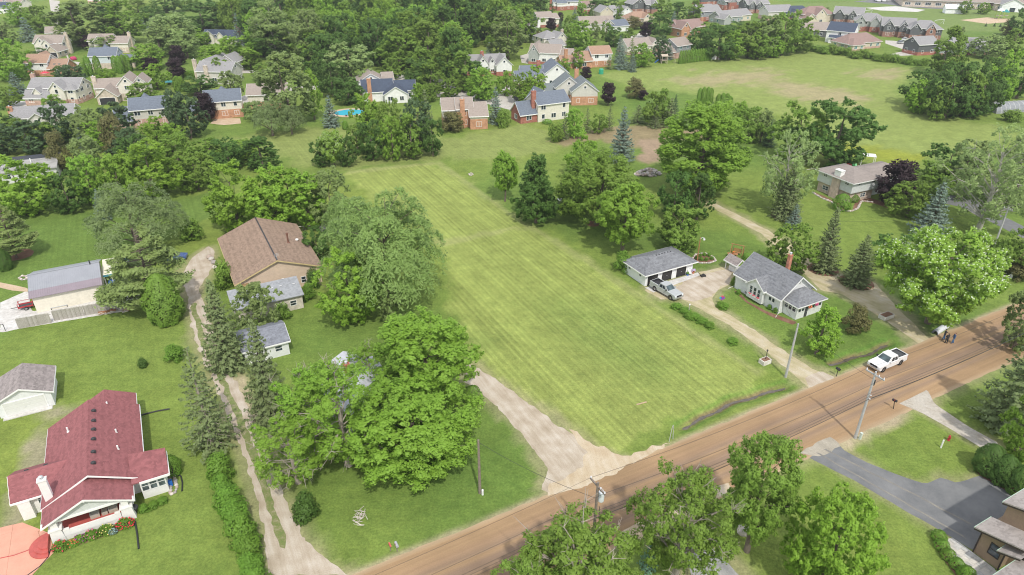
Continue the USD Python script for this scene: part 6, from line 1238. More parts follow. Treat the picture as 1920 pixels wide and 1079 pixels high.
for x, y, tp, w, c, lb in EX: T(c, 'yard_tree', lb, x, y, tp, w * 1.12)
# the wood behind: rows of tall crowns
rw = random.Random(77)
WOOD = []
for row, (y, n, x0, x1, hh) in enumerate(((172, 9, 640, 1000, 70), (150, 13, 590, 1010, 84), (128, 12, 560, 960, 92), (106, 14, 470, 965, 92), (86, 14, 455, 990, 90), (68, 15, 430, 1000, 84), (52, 14, 420, 990, 76), (38, 14, 420, 985, 66), (26, 14, 400, 985, 58))):
    for i in range(n): WOOD.append((x0 + (x1 - x0) * (i + rw.uniform(.15, .85)) / n, y + rw.uniform(-6, 6), hh * rw.uniform(.75, 1.12), row))
kinds = ['dark_round_tree', 'dark_tall_tree', 'mid_round_tree', 'mid_tall_tree', 'dark_tall_tree', 'mid_tall_tree', 'bright_round_tree']
KL = {'dark_round_tree': 'dark round wood tree', 'dark_tall_tree': 'dark tall wood tree', 'mid_round_tree': 'mid green round wood tree', 'mid_tall_tree': 'mid green tall wood tree', 'bright_round_tree': 'bright round wood tree'}
ORD = ('first second third fourth fifth sixth seventh eighth ninth tenth eleventh twelfth thirteenth fourteenth fifteenth sixteenth').split(); nr = {}
ROWS = ['its row nearest the houses', 'its second row up', 'its third row up', 'its fourth row up', 'its fifth row up', 'its sixth row up', 'its seventh row up', 'its last row but one', 'its topmost row']
CLEAR = [(660, 132, 790, 186), (860, 108, 960, 150), (925, 150, 1010, 215), (560, 150, 625, 185), (950, 160, 1000, 200)]
for x, y, h, row in WOOD:
    if any(a < x < c and b < y < d for a, b, c, d in CLEAR): continue
    if row == 0 and 640 < x < 800: continue
    if row == 1 and (650 < x < 740 or x > 860): continue
    if row in (2, 3) and x > 860 and rw.random() < .5: continue
    c = rw.choice(kinds); w = {0: 56, 1: 66, 2: 68, 3: 62}.get(row, 58) * rw.uniform(.85, 1.25)
    nr[row] = nr.get(row, 0) + 1
    T(c, 'wood_tree', f"{KL[c]}, {ORD[nr[row] - 1]} from the left in {ROWS[row]}", x, y, y - h, w)
WN = ((518, 112, 0, 84, 'bare_limbed_tree', 'tree with bare white limbs at the top of the picture'), (590, 128, 18, 74, 'pale_tall_tree', 'thin pale cottonwood right of the white limbed tree'), (570, 120, 28, 50, 'bare_limbed_tree', 'grey cottonwood beside the thin pale one'), (658, 160, 82, 106, 'silver_round_tree', 'broad pale flowering locust above the white gabled house'), (850, 160, 52, 60, 'dark_tall_tree', 'tall dark tree left of the grey house with white gables'), (855, 142, 50, 64, 'mid_tall_tree', 'big green tree behind the cul-de-sac'), (952, 112, 20, 78, 'pale_tall_tree', 'large pale green tree left of the long tan roof'), (835, 45, 0, 50, 'pale_tall_tree', 'pale tree at the top right of the wood'), (918, 110, 78, 26, 'far_blue_spruce', 'blue green spruce behind the grey house with white gables'), (735, 148, 108, 44, 'mid_round_tree', 'round street tree behind the blue black roof'), (788, 172, 110, 60, 'dark_round_tree', 'dark round tree at the street behind the central copse'), (842, 185, 145, 44, 'mid_round_tree', 'tree on the kerb left of the cul-de-sac'), (902, 188, 130, 64, 'bright_round_tree', 'round bright tree before the cul-de-sac'), (950, 180, 136, 36, 'lime_round_tree', 'lime tree left of the pair by the cul-de-sac'), (930, 232, 160, 36, 'far_blue_spruce', 'blue spruce beside the orange brick house'), (944, 238, 208, 32, 'bush', 'round bush right of the orange brick house'), (848, 246, 210, 56, 'bronze_tree', 'dark bronze tree before the orange brick house'), (785, 192, 158, 30, 'bright_round_tree', 'bright bush tree right of the white front gable'), (805, 192, 158, 34, 'mid_round_tree', 'round tree above the central copse'), (655, 196, 146, 60, 'dark_round_tree', 'round dark tree above the swimming pool'), (625, 180, 115, 60, 'dark_round_tree', 'dark tree behind the silvery blue spruce'), (962, 232, 205, 0, None, ''), (523, 92, 74, 30, 'purple_tree', 'small dark purple tree near the white limbed tree'), (488, 105, 78, 40, 'mid_round_tree', 'green tree by the white house end at the wood edge'))
for x, y, tp, w, c, lb in WN:
    if c: T(c, 'garden_tree', lb, x, y, tp, w)
# right centre gardens
RC = ((1002, 186, 128, 50, 'lime_round_tree', 'bright lime tree before the white gable by the cul-de-sac'), (975, 192, 140, 44, 'mid_round_tree', 'green tree left of the bright lime one'), (985, 195, 158, 34, 'lime_round_tree', 'low lime tree below the bright lime one'), (1058, 134, 112, 32, 'lime_round_tree', 'yellow green tree between the sage gable and the broad white gable'), (1084, 130, 88, 26, 'bright_tall_tree', 'slim green tree before the orange brown roof'), (1098, 152, 126, 26, 'purple_tree', 'purple tree right of the white chimney'), (1140, 198, 156, 34, 'purple_tree', 'round black purple tree on the lawn by the stone gabled house'), (1190, 184, 148, 42, 'bronze_tree', 'bronze crab tree at the meadow edge'), (1206, 188, 170, 24, 'purple_tree', 'low purple shrub right of the bronze crab tree'),
      (1165, 130, 84, 34, 'far_blue_spruce', 'pale blue spruce at the meadow edge, left of the swing set'), (1160, 118, 65, 24, 'far_blue_spruce', 'blue spruce behind the pale one at the meadow edge'), (1182, 126, 70, 32, 'grey_pine', 'olive pine right of the pale blue spruce'), (1202, 126, 84, 42, 'bright_round_tree', 'bright tree on thin stems right of the pale blue spruce'), (1238, 116, 68, 34, 'dark_pine', 'dark fir behind the wooden play frame'), (1254, 112, 78, 22, 'far_blue_spruce', 'blue green spruce beside the grey two storey house'), (1185, 135, 100, 22, 'far_blue_spruce', 'small blue spruce on stems by the meadow'), (1142, 130, 104, 24, 'grey_pine', 'grey thin pine left of the pale blue spruce'),
      (1085, 92, 42, 62, 'bright_round_tree', 'big round tree below the tan roof near the centre top'), (1070, 80, 28, 30, 'mid_round_tree', 'mid tree left of the tan roof near the centre top'), (1114, 84, 40, 22, 'pale_tall_tree', 'thin tree before the tan roof near the centre top'), (1150, 88, 52, 36, 'dark_round_tree', 'dark round tree behind the pale blue spruces'), (1135, 76, 42, 26, 'mid_round_tree', 'round tree right of the thin tree near the centre top'), (1178, 85, 54, 30, 'mid_tall_tree', 'tree left of the dark purple maple in the far gardens'), (1210, 72, 42, 30, 'purple_tree', 'dark purple maple in the far gardens'), (1235, 72, 26, 50, 'dark_round_tree', 'broad dark tree right of the dark purple maple'), (1188, 55, 32, 40, 'bronze_tree', 'olive tree before the bright orange roof'), (1262, 50, 20, 20, 'far_blue_spruce', 'blue spruce left of the brick arched porch'), (1240, 38, -4, 40, 'mid_tall_tree', 'tall tree left of the grey trimmed house at the top'), (1300, 42, 0, 34, 'mid_tall_tree', 'slim tree before the big grey house at the top'), (1270, 45, 4, 36, 'dark_tall_tree', 'dark tall tree right of the gabled house at the top'),
      (1033, 58, 35, 24, 'purple_tree', 'purple tree below the cream house with a brick foot'), (1049, 45, 24, 16, 'purple_tree', 'small purple tree right of the cream house with a brick foot'), (1077, 42, 14, 20, 'far_blue_spruce', 'pale blue spruce at the top, by the yellow green tree'), (1090, 36, 6, 24, 'lime_tall_tree', 'yellow green tree at the top right of the brick house'), (1115, 30, 0, 34, 'dark_tall_tree', 'dark tree at the top right of the red brown roof'), (1140, 26, 0, 44, 'dark_round_tree', 'dark round tree at the top behind the stone house'), (1160, 40, 6, 18, 'mid_tall_tree', 'slim tree between the stone house and its white wing'), (1050, 66, 34, 20, 'green_fir', 'fir right of the purple tree below the cream house'), (1012, 86, 60, 24, 'bronze_tree', 'brownish tree left of the grey hipped house'), (1110, 36, 10, 16, 'grey_pine', 'grey pine before the red brown roof'), (1170, 10, 2, 14, 'lime_round_tree', 'yellow leaved tree at the top centre'), (1255, 66, 46, 22, 'mid_round_tree', 'bush tree left of the tall arched porch'), (1228, 86, 66, 34, 'pale_round_tree', 'pale tree behind the tan roof beside the spruces'), (985, 80, 10, 60, 'mid_tall_tree', 'tall green tree at the right end of the wood'), (1015, 40, -4, 50, 'dark_tall_tree', 'dark tall tree at the top right of the wood'))
for x, y, tp, w, c, lb in RC: T(c, 'garden_tree', lb, x, y, tp, w)
for k in range(13): T('arborvitae', 'arborvitae', ORD[k] + ' clipped arborvitae from the left in the screen at the meadow edge', 1275 + k * 4.6, 120 - k * .55, 95 - k * .5, 6.5, 'tree', 'arborvitae screen by the small white shed')
HB = ((1310, 104, 52, 52, 'dark_round_tree', 'dark tree at the left end of the round clump by the small shed'), (1345, 112, 46, 70, 'dark_round_tree', 'broad dark tree in the round clump by the small shed'), (1368, 112, 60, 50, 'bright_round_tree', 'bright low tree in front of the round clump'), (1400, 108, 40, 66, 'mid_round_tree', 'mid green tree in the middle of the round clump'), (1432, 106, 28, 70, 'pale_tall_tree', 'pale tree in the right half of the round clump'), (1465, 104, 22, 74, 'mid_round_tree', 'big round tree near the right end of the round clump'), (1492, 98, 32, 64, 'mid_round_tree', 'round tree at the right end of the clump before the navy roof'), (1420, 112, 62, 44, 'mid_round_tree', 'low front tree in the middle of the round clump'), (1330, 70, 42, 50, 'mid_round_tree', 'tree behind the left end of the round clump'), (1385, 60, 40, 44, 'dark_round_tree', 'dark tree before the row with sun rooms'), (1448, 108, 70, 40, 'lime_round_tree', 'pale green low tree at the right of the round clump'))
for x, y, tp, w, c, lb in HB: T(c, 'clump_tree', lb, x, y, tp, w)
for k in range(16):
    x = 1515 + k * 14.5; y = 96 + k * 1.9 + rw.uniform(-2, 2); T('bush', 'hedge_bush', ORD[k] + ' leafy hedge bush from the left along the far meadow edge', x, y, y - rw.uniform(9, 17), rw.uniform(18, 30), 'bush', 'hedge bushes along the far meadow edge')
DG = ((1770, 222, 112, 84, 'dark_round_tree', 'dark broad tree at the centre of the big meadow clump'), (1725, 200, 130, 70, 'dark_round_tree', 'dark tree at the left end of the big meadow clump'), (1718, 212, 152, 54, 'lime_round_tree', 'yellow green front tree of the big meadow clump'), (1800, 218, 130, 60, 'mid_round_tree', 'mid green front tree of the big meadow clump'), (1830, 215, 108, 80, 'dark_round_tree', 'dark tree at the right of the big meadow clump'), (1765, 140, 50, 64, 'mid_tall_tree', 'tall poplar rising behind the big meadow clump'), (1788, 130, 66, 40, 'mid_tall_tree', 'shorter poplar right of the tall one'), (1870, 195, 98, 66, 'lime_round_tree', 'yellow green tree above the hoop greenhouse'), (1905, 185, 88, 64, 'dark_tall_tree', 'dark tall tree at the right edge above the greenhouse'), (1848, 110, 66, 60, 'silver_round_tree', 'pale willow before the low grey roofs at the right'), (1890, 108, 54, 50, 'mid_tall_tree', 'tree right of the pale willow at the right edge'), (1910, 70, 14, 46, 'dark_round_tree', 'dark tree at the right edge beside the playground'), (1888, 66, 38, 30, 'bronze_tree', 'brownish tree at the right edge below the playground'), (1818, 222, 168, 50, 'dark_round_tree', 'dark low tree beside the hoop greenhouse'), (1752, 225, 160, 50, 'mid_round_tree', 'low tree at the front of the big meadow clump'), (1895, 228, 206, 40, 'bush', 'low bush before the hoop greenhouse'))
for x, y, tp, w, c, lb in DG: T(c, 'meadow_clump_tree', lb, x, y, tp, w)
SCT = ((1807, 27, 1, 24, 'mid_round_tree', 'left round tree by the white play shed'), (1843, 27, 6, 24, 'bright_round_tree', 'middle round tree by the playground'), (1876, 18, 6, 16, 'mid_round_tree', 'right round tree behind the playground tower'), (1848, 50, 42, 6, 'green_fir', 'left tiny fir below the playground'), (1864, 50, 42, 6, 'green_fir', 'middle tiny fir below the playground'), (1875, 51, 43, 6, 'green_fir', 'right tiny fir below the playground'), (1786, 68, 54, 8, 'green_fir', 'tiny fir on the slope below the white goal'), (1802, 68, 50, 8, 'pale_tall_tree', 'thin sapling on the slope below the white goal'), (1488, 20, 14, 5, 'green_fir', 'tiny fir behind the navy hipped roof'), (1551, 20, 14, 7, 'pale_round_tree', 'sapling behind the brown roofed beige house'))
for x, y, tp, w, c, lb in SCT: T(c, 'small_tree', lb, x, y, tp, w)
# shelter belt at the edge of the dirt plot
SB = ((1222, 235, 172, 52, 'mid_round_tree', 'green round tree in the belt before the meadow'), (1240, 232, 168, 40, 'mid_tall_tree', 'taller green tree in the belt before the meadow'), (1195, 232, 196, 40, 'grey_pine', 'grey pine at the left of the meadow belt'), (1255, 238, 182, 44, 'grey_pine', 'grey pine right of the taller green tree'), (1264, 216, 176, 20, 'green_fir', 'dark pointed fir in the meadow belt'), (1228, 240, 196, 34, 'thin_spruce', 'bare brown dying spruce in the meadow belt'), (1285, 225, 192, 24, 'grey_pine', 'low grey pine beside the black green columns'), (1075, 258, 206, 44, 'bright_round_tree', 'bright tree below the tall red brick chimney house'), (1058, 262, 212, 24, 'grey_pine', 'grey spruce left of the bright tree below the chimney house'), (1100, 250, 200, 22, 'grey_pine', 'grey spruce right of the bright tree below the chimney house'), (1142, 245, 196, 24, 'grey_pine', 'grey spruce left of the tall blue grey one'), (1122, 250, 214, 34, 'mid_round_tree', 'low green tree between the grey spruces'), (1041, 266, 232, 34, 'bush', 'round bush at the corner of the dirt plot'), (1400, 268, 200, 54, 'mid_round_tree', 'green tree at the right of the great oak'), (1425, 268, 208, 44, 'pale_round_tree', 'pale tree at the right end of the meadow belt'), (1440, 275, 222, 34, 'green_fir', 'dark fir at the right end of the meadow belt'), (1380, 262, 195, 50, 'bright_round_tree', 'bright tree behind the great oak'))
for x, y, tp, w, c, lb in SB: T(c, 'belt_tree', lb, x, y, tp, w)
for k, (x, y, tp) in enumerate(((1310, 195, 165), (1317, 196, 163), (1325, 195, 163), (1331, 194, 165), (1346, 196, 176), (1354, 197, 174), (1362, 195, 175), (1368, 194, 180))):
    T('arborvitae', 'arborvitae', ORD[k % 4] + (' dark column arborvitae from the left in the taller group above the great oak', ' dark column arborvitae from the left in the lower group above the great oak')[k > 3], x, y, tp, 9)
# low beds
for k, (x, y, w) in enumerate(((1268, 578, 26), (1284, 586, 30), (1300, 596, 32), (1316, 605, 30), (1330, 614, 24), (1292, 596, 26), (1373, 643, 28), (1356, 578, 26), (1350, 577, 20))):
    T('shrub', 'lily_clump', ('day lily clump at the top of the long bed by the gravel drive', 'second day lily clump of the long bed by the drive', 'third day lily clump of the long bed by the drive', 'fourth day lily clump of the long bed by the drive', 'day lily clump at the lower end of the long bed', 'day lily clump at the lamp post of the long bed', 'lone day lily clump below the long bed', 'day lily clump under the flower wheel', 'small lily clump beside the flower wheel')[k], x, y, y - 11, w, 'plant')
# ------------------------------------------------------------------ vehicles
chrome = plain('chrome', (.6, .61, .62), .2, .9, var=.03)
lamp_glass = plain('lamp_lens', (.7, .72, .72), .15, var=.05); red_lens = plain('red_lens', (.35, .02, .02), .25, var=.1)
black_trim = plain('black_trim', (.02, .02, .022), .5, var=.1); bed_liner = plain('bed_liner', (.055, .058, .062), .8, var=.2)
wind_glass = glassy('windscreen', (.05, .075, .08))
def carpaint(name, c): return M(name, {'t': ('texture_coordinate', {}), 'n': ('noise_texture', {'scale': 1.6, 'detail': 4.0}), 'r': ('rgb_ramp', {'ramp': [(.3, tuple(np.array(c) * .9)), (.7, c)]}), 'p': ('principled_bsdf', {'roughness': .3, 'coat_weight': .6, 'coat_roughness': .05})}, [('t.object', 'n.vector'), ('n.fac', 'r.fac'), ('r.color', 'p.base_color')])
def wheels(V, xs, hw, r, w=.26):
    for x in xs:
        for s in (-1, 1):
            m = MB(); pr = [(r*.62, -w/2), (r*.93, -w/2), (r, -w*.3), (r, w*.3), (r*.93, w/2), (r*.62, w/2)]
            k = 18; th = np.arange(k) / k * 6.28318
            v = [(x + a*math.cos(t), s*hw + b, r + a*math.sin(t)) for a, b in pr for t in th]
            F = [(i*k+j, i*k+(j+1) % k, (i+1)*k+(j+1) % k, (i+1)*k+j) for i in range(5) for j in range(k)]
            m.add(v, F); wp = m.build(V, 'wheel', rubber)
            m = MB(); v = [(x, s*hw + s*w*.2, r)] + [(x + r*.63*math.cos(t), s*hw + s*w*.34, r + r*.63*math.sin(t)) for t in th]
            m.add(v, [(0, 1+j, 1+(j+1) % k) for j in range(k)] + [(0, 1+(j+1) % k, 1+j) for j in range(k)]); m.build(wp, 'rim', chrome)
def arch(x, r, z0, n=7): return [(x + r*math.cos(a), z0 + r*math.sin(a)) for a in np.linspace(math.pi, 0, n)]
def pickup(label, loc, rz, paint, cover=None, name='pickup_truck'):
    V = thing(name, label, 'pickup truck', loc, rz); r = .41
    # side profile, x forward, nose at 2.92
    prof = [(-2.9, .55)] + arch(-1.72, .52, .45) + arch(1.9, .52, .45) + [(2.75, .45), (2.9, .6), (2.9, 1.05), (2.72, 1.15), (1.2, 1.24), (1.15, 1.24), (-1.0, 1.24), (-2.9, 1.24)]
    m = MB(); m.extr([p for p in prof if p[0] > -1.06] if False else prof, 'y', -.97, .97)
    m.build(V, 'body', paint)
    m = MB(); m.box(-2.9, -1.02, .80, .97, 1.24, 1.46); m.box(-2.9, -1.02, -.97, -.80, 1.24, 1.46); m.box(-2.9, -2.8, -.8, .8, 1.24, 1.46); m.build(V, 'bed_side', paint)
    m = MB(); m.box(-2.79, -1.04, -.79, .79, 1.242, 1.26); m.box(-2.79, -2.77, -.79, .79, 1.26, 1.45)
    for s in (-1, 1): m.box(-2.77, -1.04, s*.79 - .01, s*.79 + .01, 1.26, 1.45)
    m.build(V, 'bed_liner', cover or bed_liner)
    # cab: tapered greenhouse
    b, t, zb, zt = .93, .74, 1.24, 1.86
    v = [(-1.0, -b, zb), (1.2, -b, zb), (1.2, b, zb), (-1.0, b, zb), (-.78, -t, zt), (.42, -t, zt), (.42, t, zt), (-.78, t, zt)]
    m = MB(); m.add(v, [(4, 5, 6, 7), (0, 1, 5, 4), (1, 2, 6, 5), (2, 3, 7, 6), (3, 0, 4, 7)]); m.slab([(-.82, -t - .03, zt + .045), (.46, -t - .03, zt + .045), (.46, t + .03, zt + .045), (-.82, t + .03, zt + .045)], .05); m.build(V, 'cab', paint)
    def on(face, u0, u1, w0, w1):           # a pane on a cab face, slightly proud
        P = np.array([v[i] for i in face], float); n = np.cross(P[1] - P[0], P[3] - P[0]); n /= np.linalg.norm(n)
        f = lambda u, w: (P[0]*(1-u) + P[1]*u)*(1-w) + (P[3]*(1-u) + P[2]*u)*w
        q = [f(u0, w0), f(u1, w0), f(u1, w1), f(u0, w1)]; return [x + n*.012 for x in q] + [x - n*.01 for x in q]
    BX = [(0, 1, 2, 3), (0, 4, 5, 1), (1, 5, 6, 2), (2, 6, 7, 3), (3, 7, 4, 0)]
    m = MB(); m.add(on((1, 2, 6, 5), .06, .94, .06, .93), BX); m.build(V, 'windscreen', wind_glass)
    m = MB(); m.add(on((3, 0, 4, 7), .1, .9, .15, .88), BX); m.build(V, 'rear_window', glass)
    for f in ((0, 1, 5, 4), (2, 3, 7, 6)):
        for u0, u1 in (((.1, .40), (.45, .78)) if f[0] == 0 else ((.22, .55), (.60, .90))): m = MB(); m.add(on(f, u0, u1, .12, .85), BX); m.build(V, 'side_window', glass)
    m = MB(); m.box(2.86, 3.0, -.96, .96, .5, .72); m.build(V, 'front_bumper', chrome); m = MB(); m.box(-3.05, -2.88, -.95, .95, .52, .72); m.build(V, 'rear_bumper', chrome)
    m = MB(); m.box(2.88, 2.93, -.56, .56, .78, 1.06); [m.box(2.93, 2.95, -.54, .54, z, z + .035) for z in (.82, .9, .98)]; m.build(V, 'grille', black_trim)
    for s in (-1, 1):
        m = MB(); m.box(2.78, 2.935, s*.76 - .16, s*.76 + .16, .86, 1.07); m.build(V, 'headlight', lamp_glass)
        m = MB(); m.box(-2.93, -2.84, s*.9 - .07, s*.9 + .075, .95, 1.3); m.build(V, 'tail_light', red_lens)
        m = MB(); m.box(.85, 1.0, s*1.06 - .11, s*1.06 + .11, 1.3, 1.52); m.build(V, 'mirror', paint if s > 0 else black_trim)
        for x in (-.35, .65): m = MB(); m.box(x - .1, x + .1, s*.975 - .015, s*.975 + .015, 1.08, 1.12); m.build(V, 'door_handle', chrome)
    wheels(V, (-1.72, 1.9), .85, r); return V
def car(label, px, py, rz, paint, kind='car', group=None):
    p = at(px, py); V = thing('parked_car', label, 'car', (p[0], p[1], 0), rz, group); h = 1.45 if kind == 'car' else 1.75
    m = MB(); m.extr([(-2.2, .35)] + arch(-1.4, .38, .35, 6) + arch(1.4, .38, .35, 6) + [(2.25, .4), (2.25, .75), (1.1, .92), (-2.2, .98)], 'y', -.88, .88); m.build(V, 'body', paint)
    v = [(-2.0, -.82, .95), (1.1, -.82, .92), (1.1, .82, .92), (-2.0, .82, .95), (-1.5, -.64, h), (.2, -.64, h), (.2, .64, h), (-1.5, .64, h)]
    m = MB(); m.add(v, [(4, 5, 6, 7), (0, 1, 5, 4), (1, 2, 6, 5), (2, 3, 7, 6), (3, 0, 4, 7)]); m.build(V, 'greenhouse_glass', glass)
    m = MB(); m.slab([(-1.55, -.66, h + .05), (.25, -.66, h + .05), (.25, .66, h + .05), (-1.55, .66, h + .05)], .06); m.build(V, 'roof_panel', paint)
    wheels(V, (-1.4, 1.4), .78, .33, .2); return V
white_car, silver_car, grey_car, blue_car = carpaint('white_car_paint', (.78, .78, .78)), carpaint('silver_car_paint', (.36, .38, .375)), carpaint('grey_car_paint', (.16, .16, .165)), carpaint('blue_car_paint', (.04, .08, .22))
a, b = at(1655.7, 698.2), at(1687.7, 684.6); c = (a + b) / 2 + np.append(N_, 0) * .9
pickup('white crew cab pickup parked on the dirt road', (c[0], c[1], .01), YAW + 180, white_car)
c = at(1252, 555); pickup('silver pickup with a dark bed parked before the three door garage', (c[0] - .2, c[1] + .7, .01), -56, silver_car, black_trim)
c = at(627, 441); pickup('dark grey pickup parked behind the great willow', (c[0], c[1], 0), -32, grey_car)
for lb, x, y, rz, pt in (('white car left in the open two car garage', 221, 188, -80, white_car), ('silver car right in the open two car garage', 228, 187, -80, silver_car), ('dark car before the cream garage at the top centre', 1163, 48, 10, grey_car), ('dark blue car beside the cream house at the left edge', 48, 175, 5, blue_car), ('silver car on the street between the new houses', 1690, 82, 20, silver_car), ('white car in the drive of the brick garage house', 1697, 76, 40, white_car), ('blue car glimpsed between trees in the far gardens', 1195, 80, 10, blue_car), ('dark car at the edge of the side drive behind the white pine', 327, 487, 12, blue_car), ('silver car under the white pine boughs', 252, 506, 15, silver_car)):
    car(lb, x, y, rz, pt)
for k, (x, y) in enumerate(((1645, 3), (1655, 3), (1670, 2))):
    p = at(x, y); V = thing('bus', ('left white bus', 'middle white bus', 'right white van bus')[k] + ' in the school parking lot', 'bus', (p[0], p[1], 0), 75 if k < 2 else 20)
    m = MB(); m.box(-4.5, 4.5, -1.2, 1.2, .5, 3.0); m.box(4.5, 5.3, -1.1, 1.1, .5, 1.6); m.build(V, 'body', white_car); m = MB()
    for s in (-1, 1): m.box(-4.2, 4.2, s*1.2 - .02, s*1.2 + .02, 1.8, 2.6)
    m.build(V, 'side_window', glass); wheels(V, (-3, 3.8), 1.05, .48)
# trailers
p = at(1072, 394); V = thing('cargo_trailer', 'black cargo trailer with white roof parked under the broad maple', 'trailer', (p[0], p[1], 0), 15)
m = MB(); m.box(-2.9, 2.9, -1.1, 1.1, .45, 2.4); m.extr([(2.9, .45), (3.6, .45), (3.3, 2.4), (2.9, 2.4)], 'y', -1.1, 1.1); m.build(V, 'body', plain('trailer_black', (.02, .022, .024), .4))
m = MB(); m.box(-2.95, 3.3, -1.13, 1.13, 2.402, 2.5); m.build(V, 'roof', white); wheels(V, (-.6, .3), 1.05, .36); m = MB(); m.tube([(3.5, 0, .5), (4.6, 0, .5)], .06, 5); m.build(V, 'drawbar', iron)
p = at(51, 578); V = thing('utility_trailer', 'small red utility trailer on the concrete beside the metal roofed barn', 'trailer', (p[0], p[1], 0), YAW)
red_metal = plain('red_metal', (.36, .03, .035), .5, var=.2)
m = MB(); m.box(-1.0, 1.0, -.65, .65, .45, .52); m.build(V, 'bed', bed_liner); m = MB()
for x in (-1, 1):
    for y in (-.65, .65): m.box(x - .04, x + .04, y - .04, y + .04, .4, 1.2)
for y in (-.65, .65): m.box(-1, 1, y - .03, y + .03, 1.14, 1.2); m.box(-1, 1, y - .03, y + .03, .5, .72)
m.box(.97, 1.03, -.62, .62, 1.14, 1.2); m.box(-1.03, -.97, -.62, .62, 1.14, 1.2); m.build(V, 'rail', red_metal); wheels(V, (0,), .78, .3, .2); m = MB(); m.tube([(-1, 0, .45), (-2.1, 0, .45)], .05, 5); m.build(V, 'drawbar', iron)
V = thing('ramp', 'orange loading ramp lying on the concrete before the barn', 'ramp', tuple(at(86, 582)), YAW); m = MB(); [m.box(-.7, .7, y, y + .08, .05, .14) for y in (-.3, 0, .3)]; m.box(-.7, -.6, -.3, .38, .15, .3); m.build(V, 'slat', plain('orange_paint', (.55, .16, .05), .6))
V = thing('rack', 'dark tubular rack leaning along the barn wall', 'rack', tuple(at(150, 570)), YAW)
for x in (0, 1.2, 2.0, 3.4): m = MB(); m.tube([(x - 1.7, 0, 0), (x - 1.7, .15, 1.25)], .05, 5); m.build(V, 'post', iron)
for z in (.1, 1.2): m = MB(); m.tube([(-1.7, .0 + z*.12, z), (1.7, .0 + z*.12, z)], .05, 5); m.build(V, 'rail', iron)
V = thing('flat_rack', 'long low rack frame on the concrete left of the dark tubular rack', 'rack', tuple(at(112, 577)), YAW); m = MB(); m.box(-1.2, 1.2, -.35, .35, .3, .4); m.build(V, 'bed', steel); m = MB(); [m.box(x - .04, x + .04, y - .04, y + .04, 0, .3) for x in (-1.1, 1.1) for y in (-.3, .3)]; m.build(V, 'leg', iron)

# ------------------------------------------------------------------ poles, wires, roadside things
pole_wood = plain('pole_wood', (.20, .165, .135), .9, var=.3, scale=4); pole_grey = plain('pole_grey', (.36, .36, .35), .85, var=.2, scale=4); porcelain = plain('porcelain', (.6, .6, .62), .3)
def pole(label, u, v, h, mat, arm=None, name='utility_pole', r=.14):
    w = uv2w(u, v); P = thing(name, label, 'pole', (w[0], w[1], 0), YAW)
    m = MB(); m.tube([(0, 0, 0), (0, 0, h*.5), (0, 0, h)], [r*1.25, r*1.05, r*.8], 9); m.build(P, 'shaft', mat)
    if arm:
        m = MB(); m.box(-.07, .07, -arm/2, arm/2, h - .55, h - .40); m.build(P, 'crossarm', mat)
        for y in (-arm*.46, -arm*.2, arm*.46): m = MB(); m.lathe([(.03, h - .42), (.08, h - .36), (.05, h - .3), (.08, h - .24), (.03, h - .16)], (0, y, 0), 8); m.build(P, 'insulator', porcelain)
    return P
PT = auv(1121, 908, 10.2)
P1 = pole('grey utility pole with a crossarm at the road by the asphalt drive', 66.42, 36.5, 9.9, pole_grey, 2.4)
P2 = pole('wooden utility pole with a white transformer can below the wide gravel drive', PT[0], PT[1], 10.4, pole_wood, 2.4)
m = MB(); m.lathe([(.05, 8.0), (.27, 8.0), (.29, 8.1), (.29, 9.0), (.25, 9.12), (.05, 9.16)], (.42, -.1, 0), 16); tp = m.build(P2, 'transformer', plain('pale_grey_enamel', (.62, .66, .68), .35, var=.04))
m = MB(); [m.lathe([(.03, 9.12), (.06, 9.2), (.03, 9.42)], (.42 + dx, -.1, 0), 7) for dx in (-.12, .12)]; m.build(tp, 'bushing', porcelain)
m = MB(); m.tube([(.13, -.3, 7.6), (.2, -.35, 7.0), (.2, -.35, 6.5)], .03, 4); m.build(P2, 'conduit', iron)
for k, z in enumerate((6.6, 6.1)): m = MB(); m.lathe([(.04, z), (.09, z + .06), (.04, z + .14)], (.0, -.25, 0), 7); m.build(P1, 'insulator', porcelain); 
m = MB(); m.box(.1, .35, -.1, .1, 7.9, 8.6); m.build(P1, 'cutout_switch', iron)
pole('tall bare leaning grey pole between the tan gravel drive and the young birch', 68.6, 49.3, 8.6, pole_grey)
pole('brown service pole on the grass by the two big maples', 22.5, 49.8, 7.6, pole_wood)
p5 = w2uv(at(1864, 462)); pole('weathered utility pole below the asphalt side road', p5[0], p5[1], 8.0, pole_grey, 1.6)
wire_m = plain('wire_black', (.03, .03, .03), .6)
def wire(label, A, B, sag, r=.018, name='overhead_wire', mat=None):
    A, B = np.asarray(A, float), np.asarray(B, float); t = np.linspace(0, 1, 25)[:, None]
    pts = A + (B - A)*t; pts[:, 2] -= 4*sag*(t*(1 - t)).ravel()
    m = MB(); m.tube(pts, r, 5); m.build('/World', name, mat or wire_m, top=(label, 'wire', None, None))
def W3(u, v, z): w = uv2w(u, v); return (w[0], w[1], z)
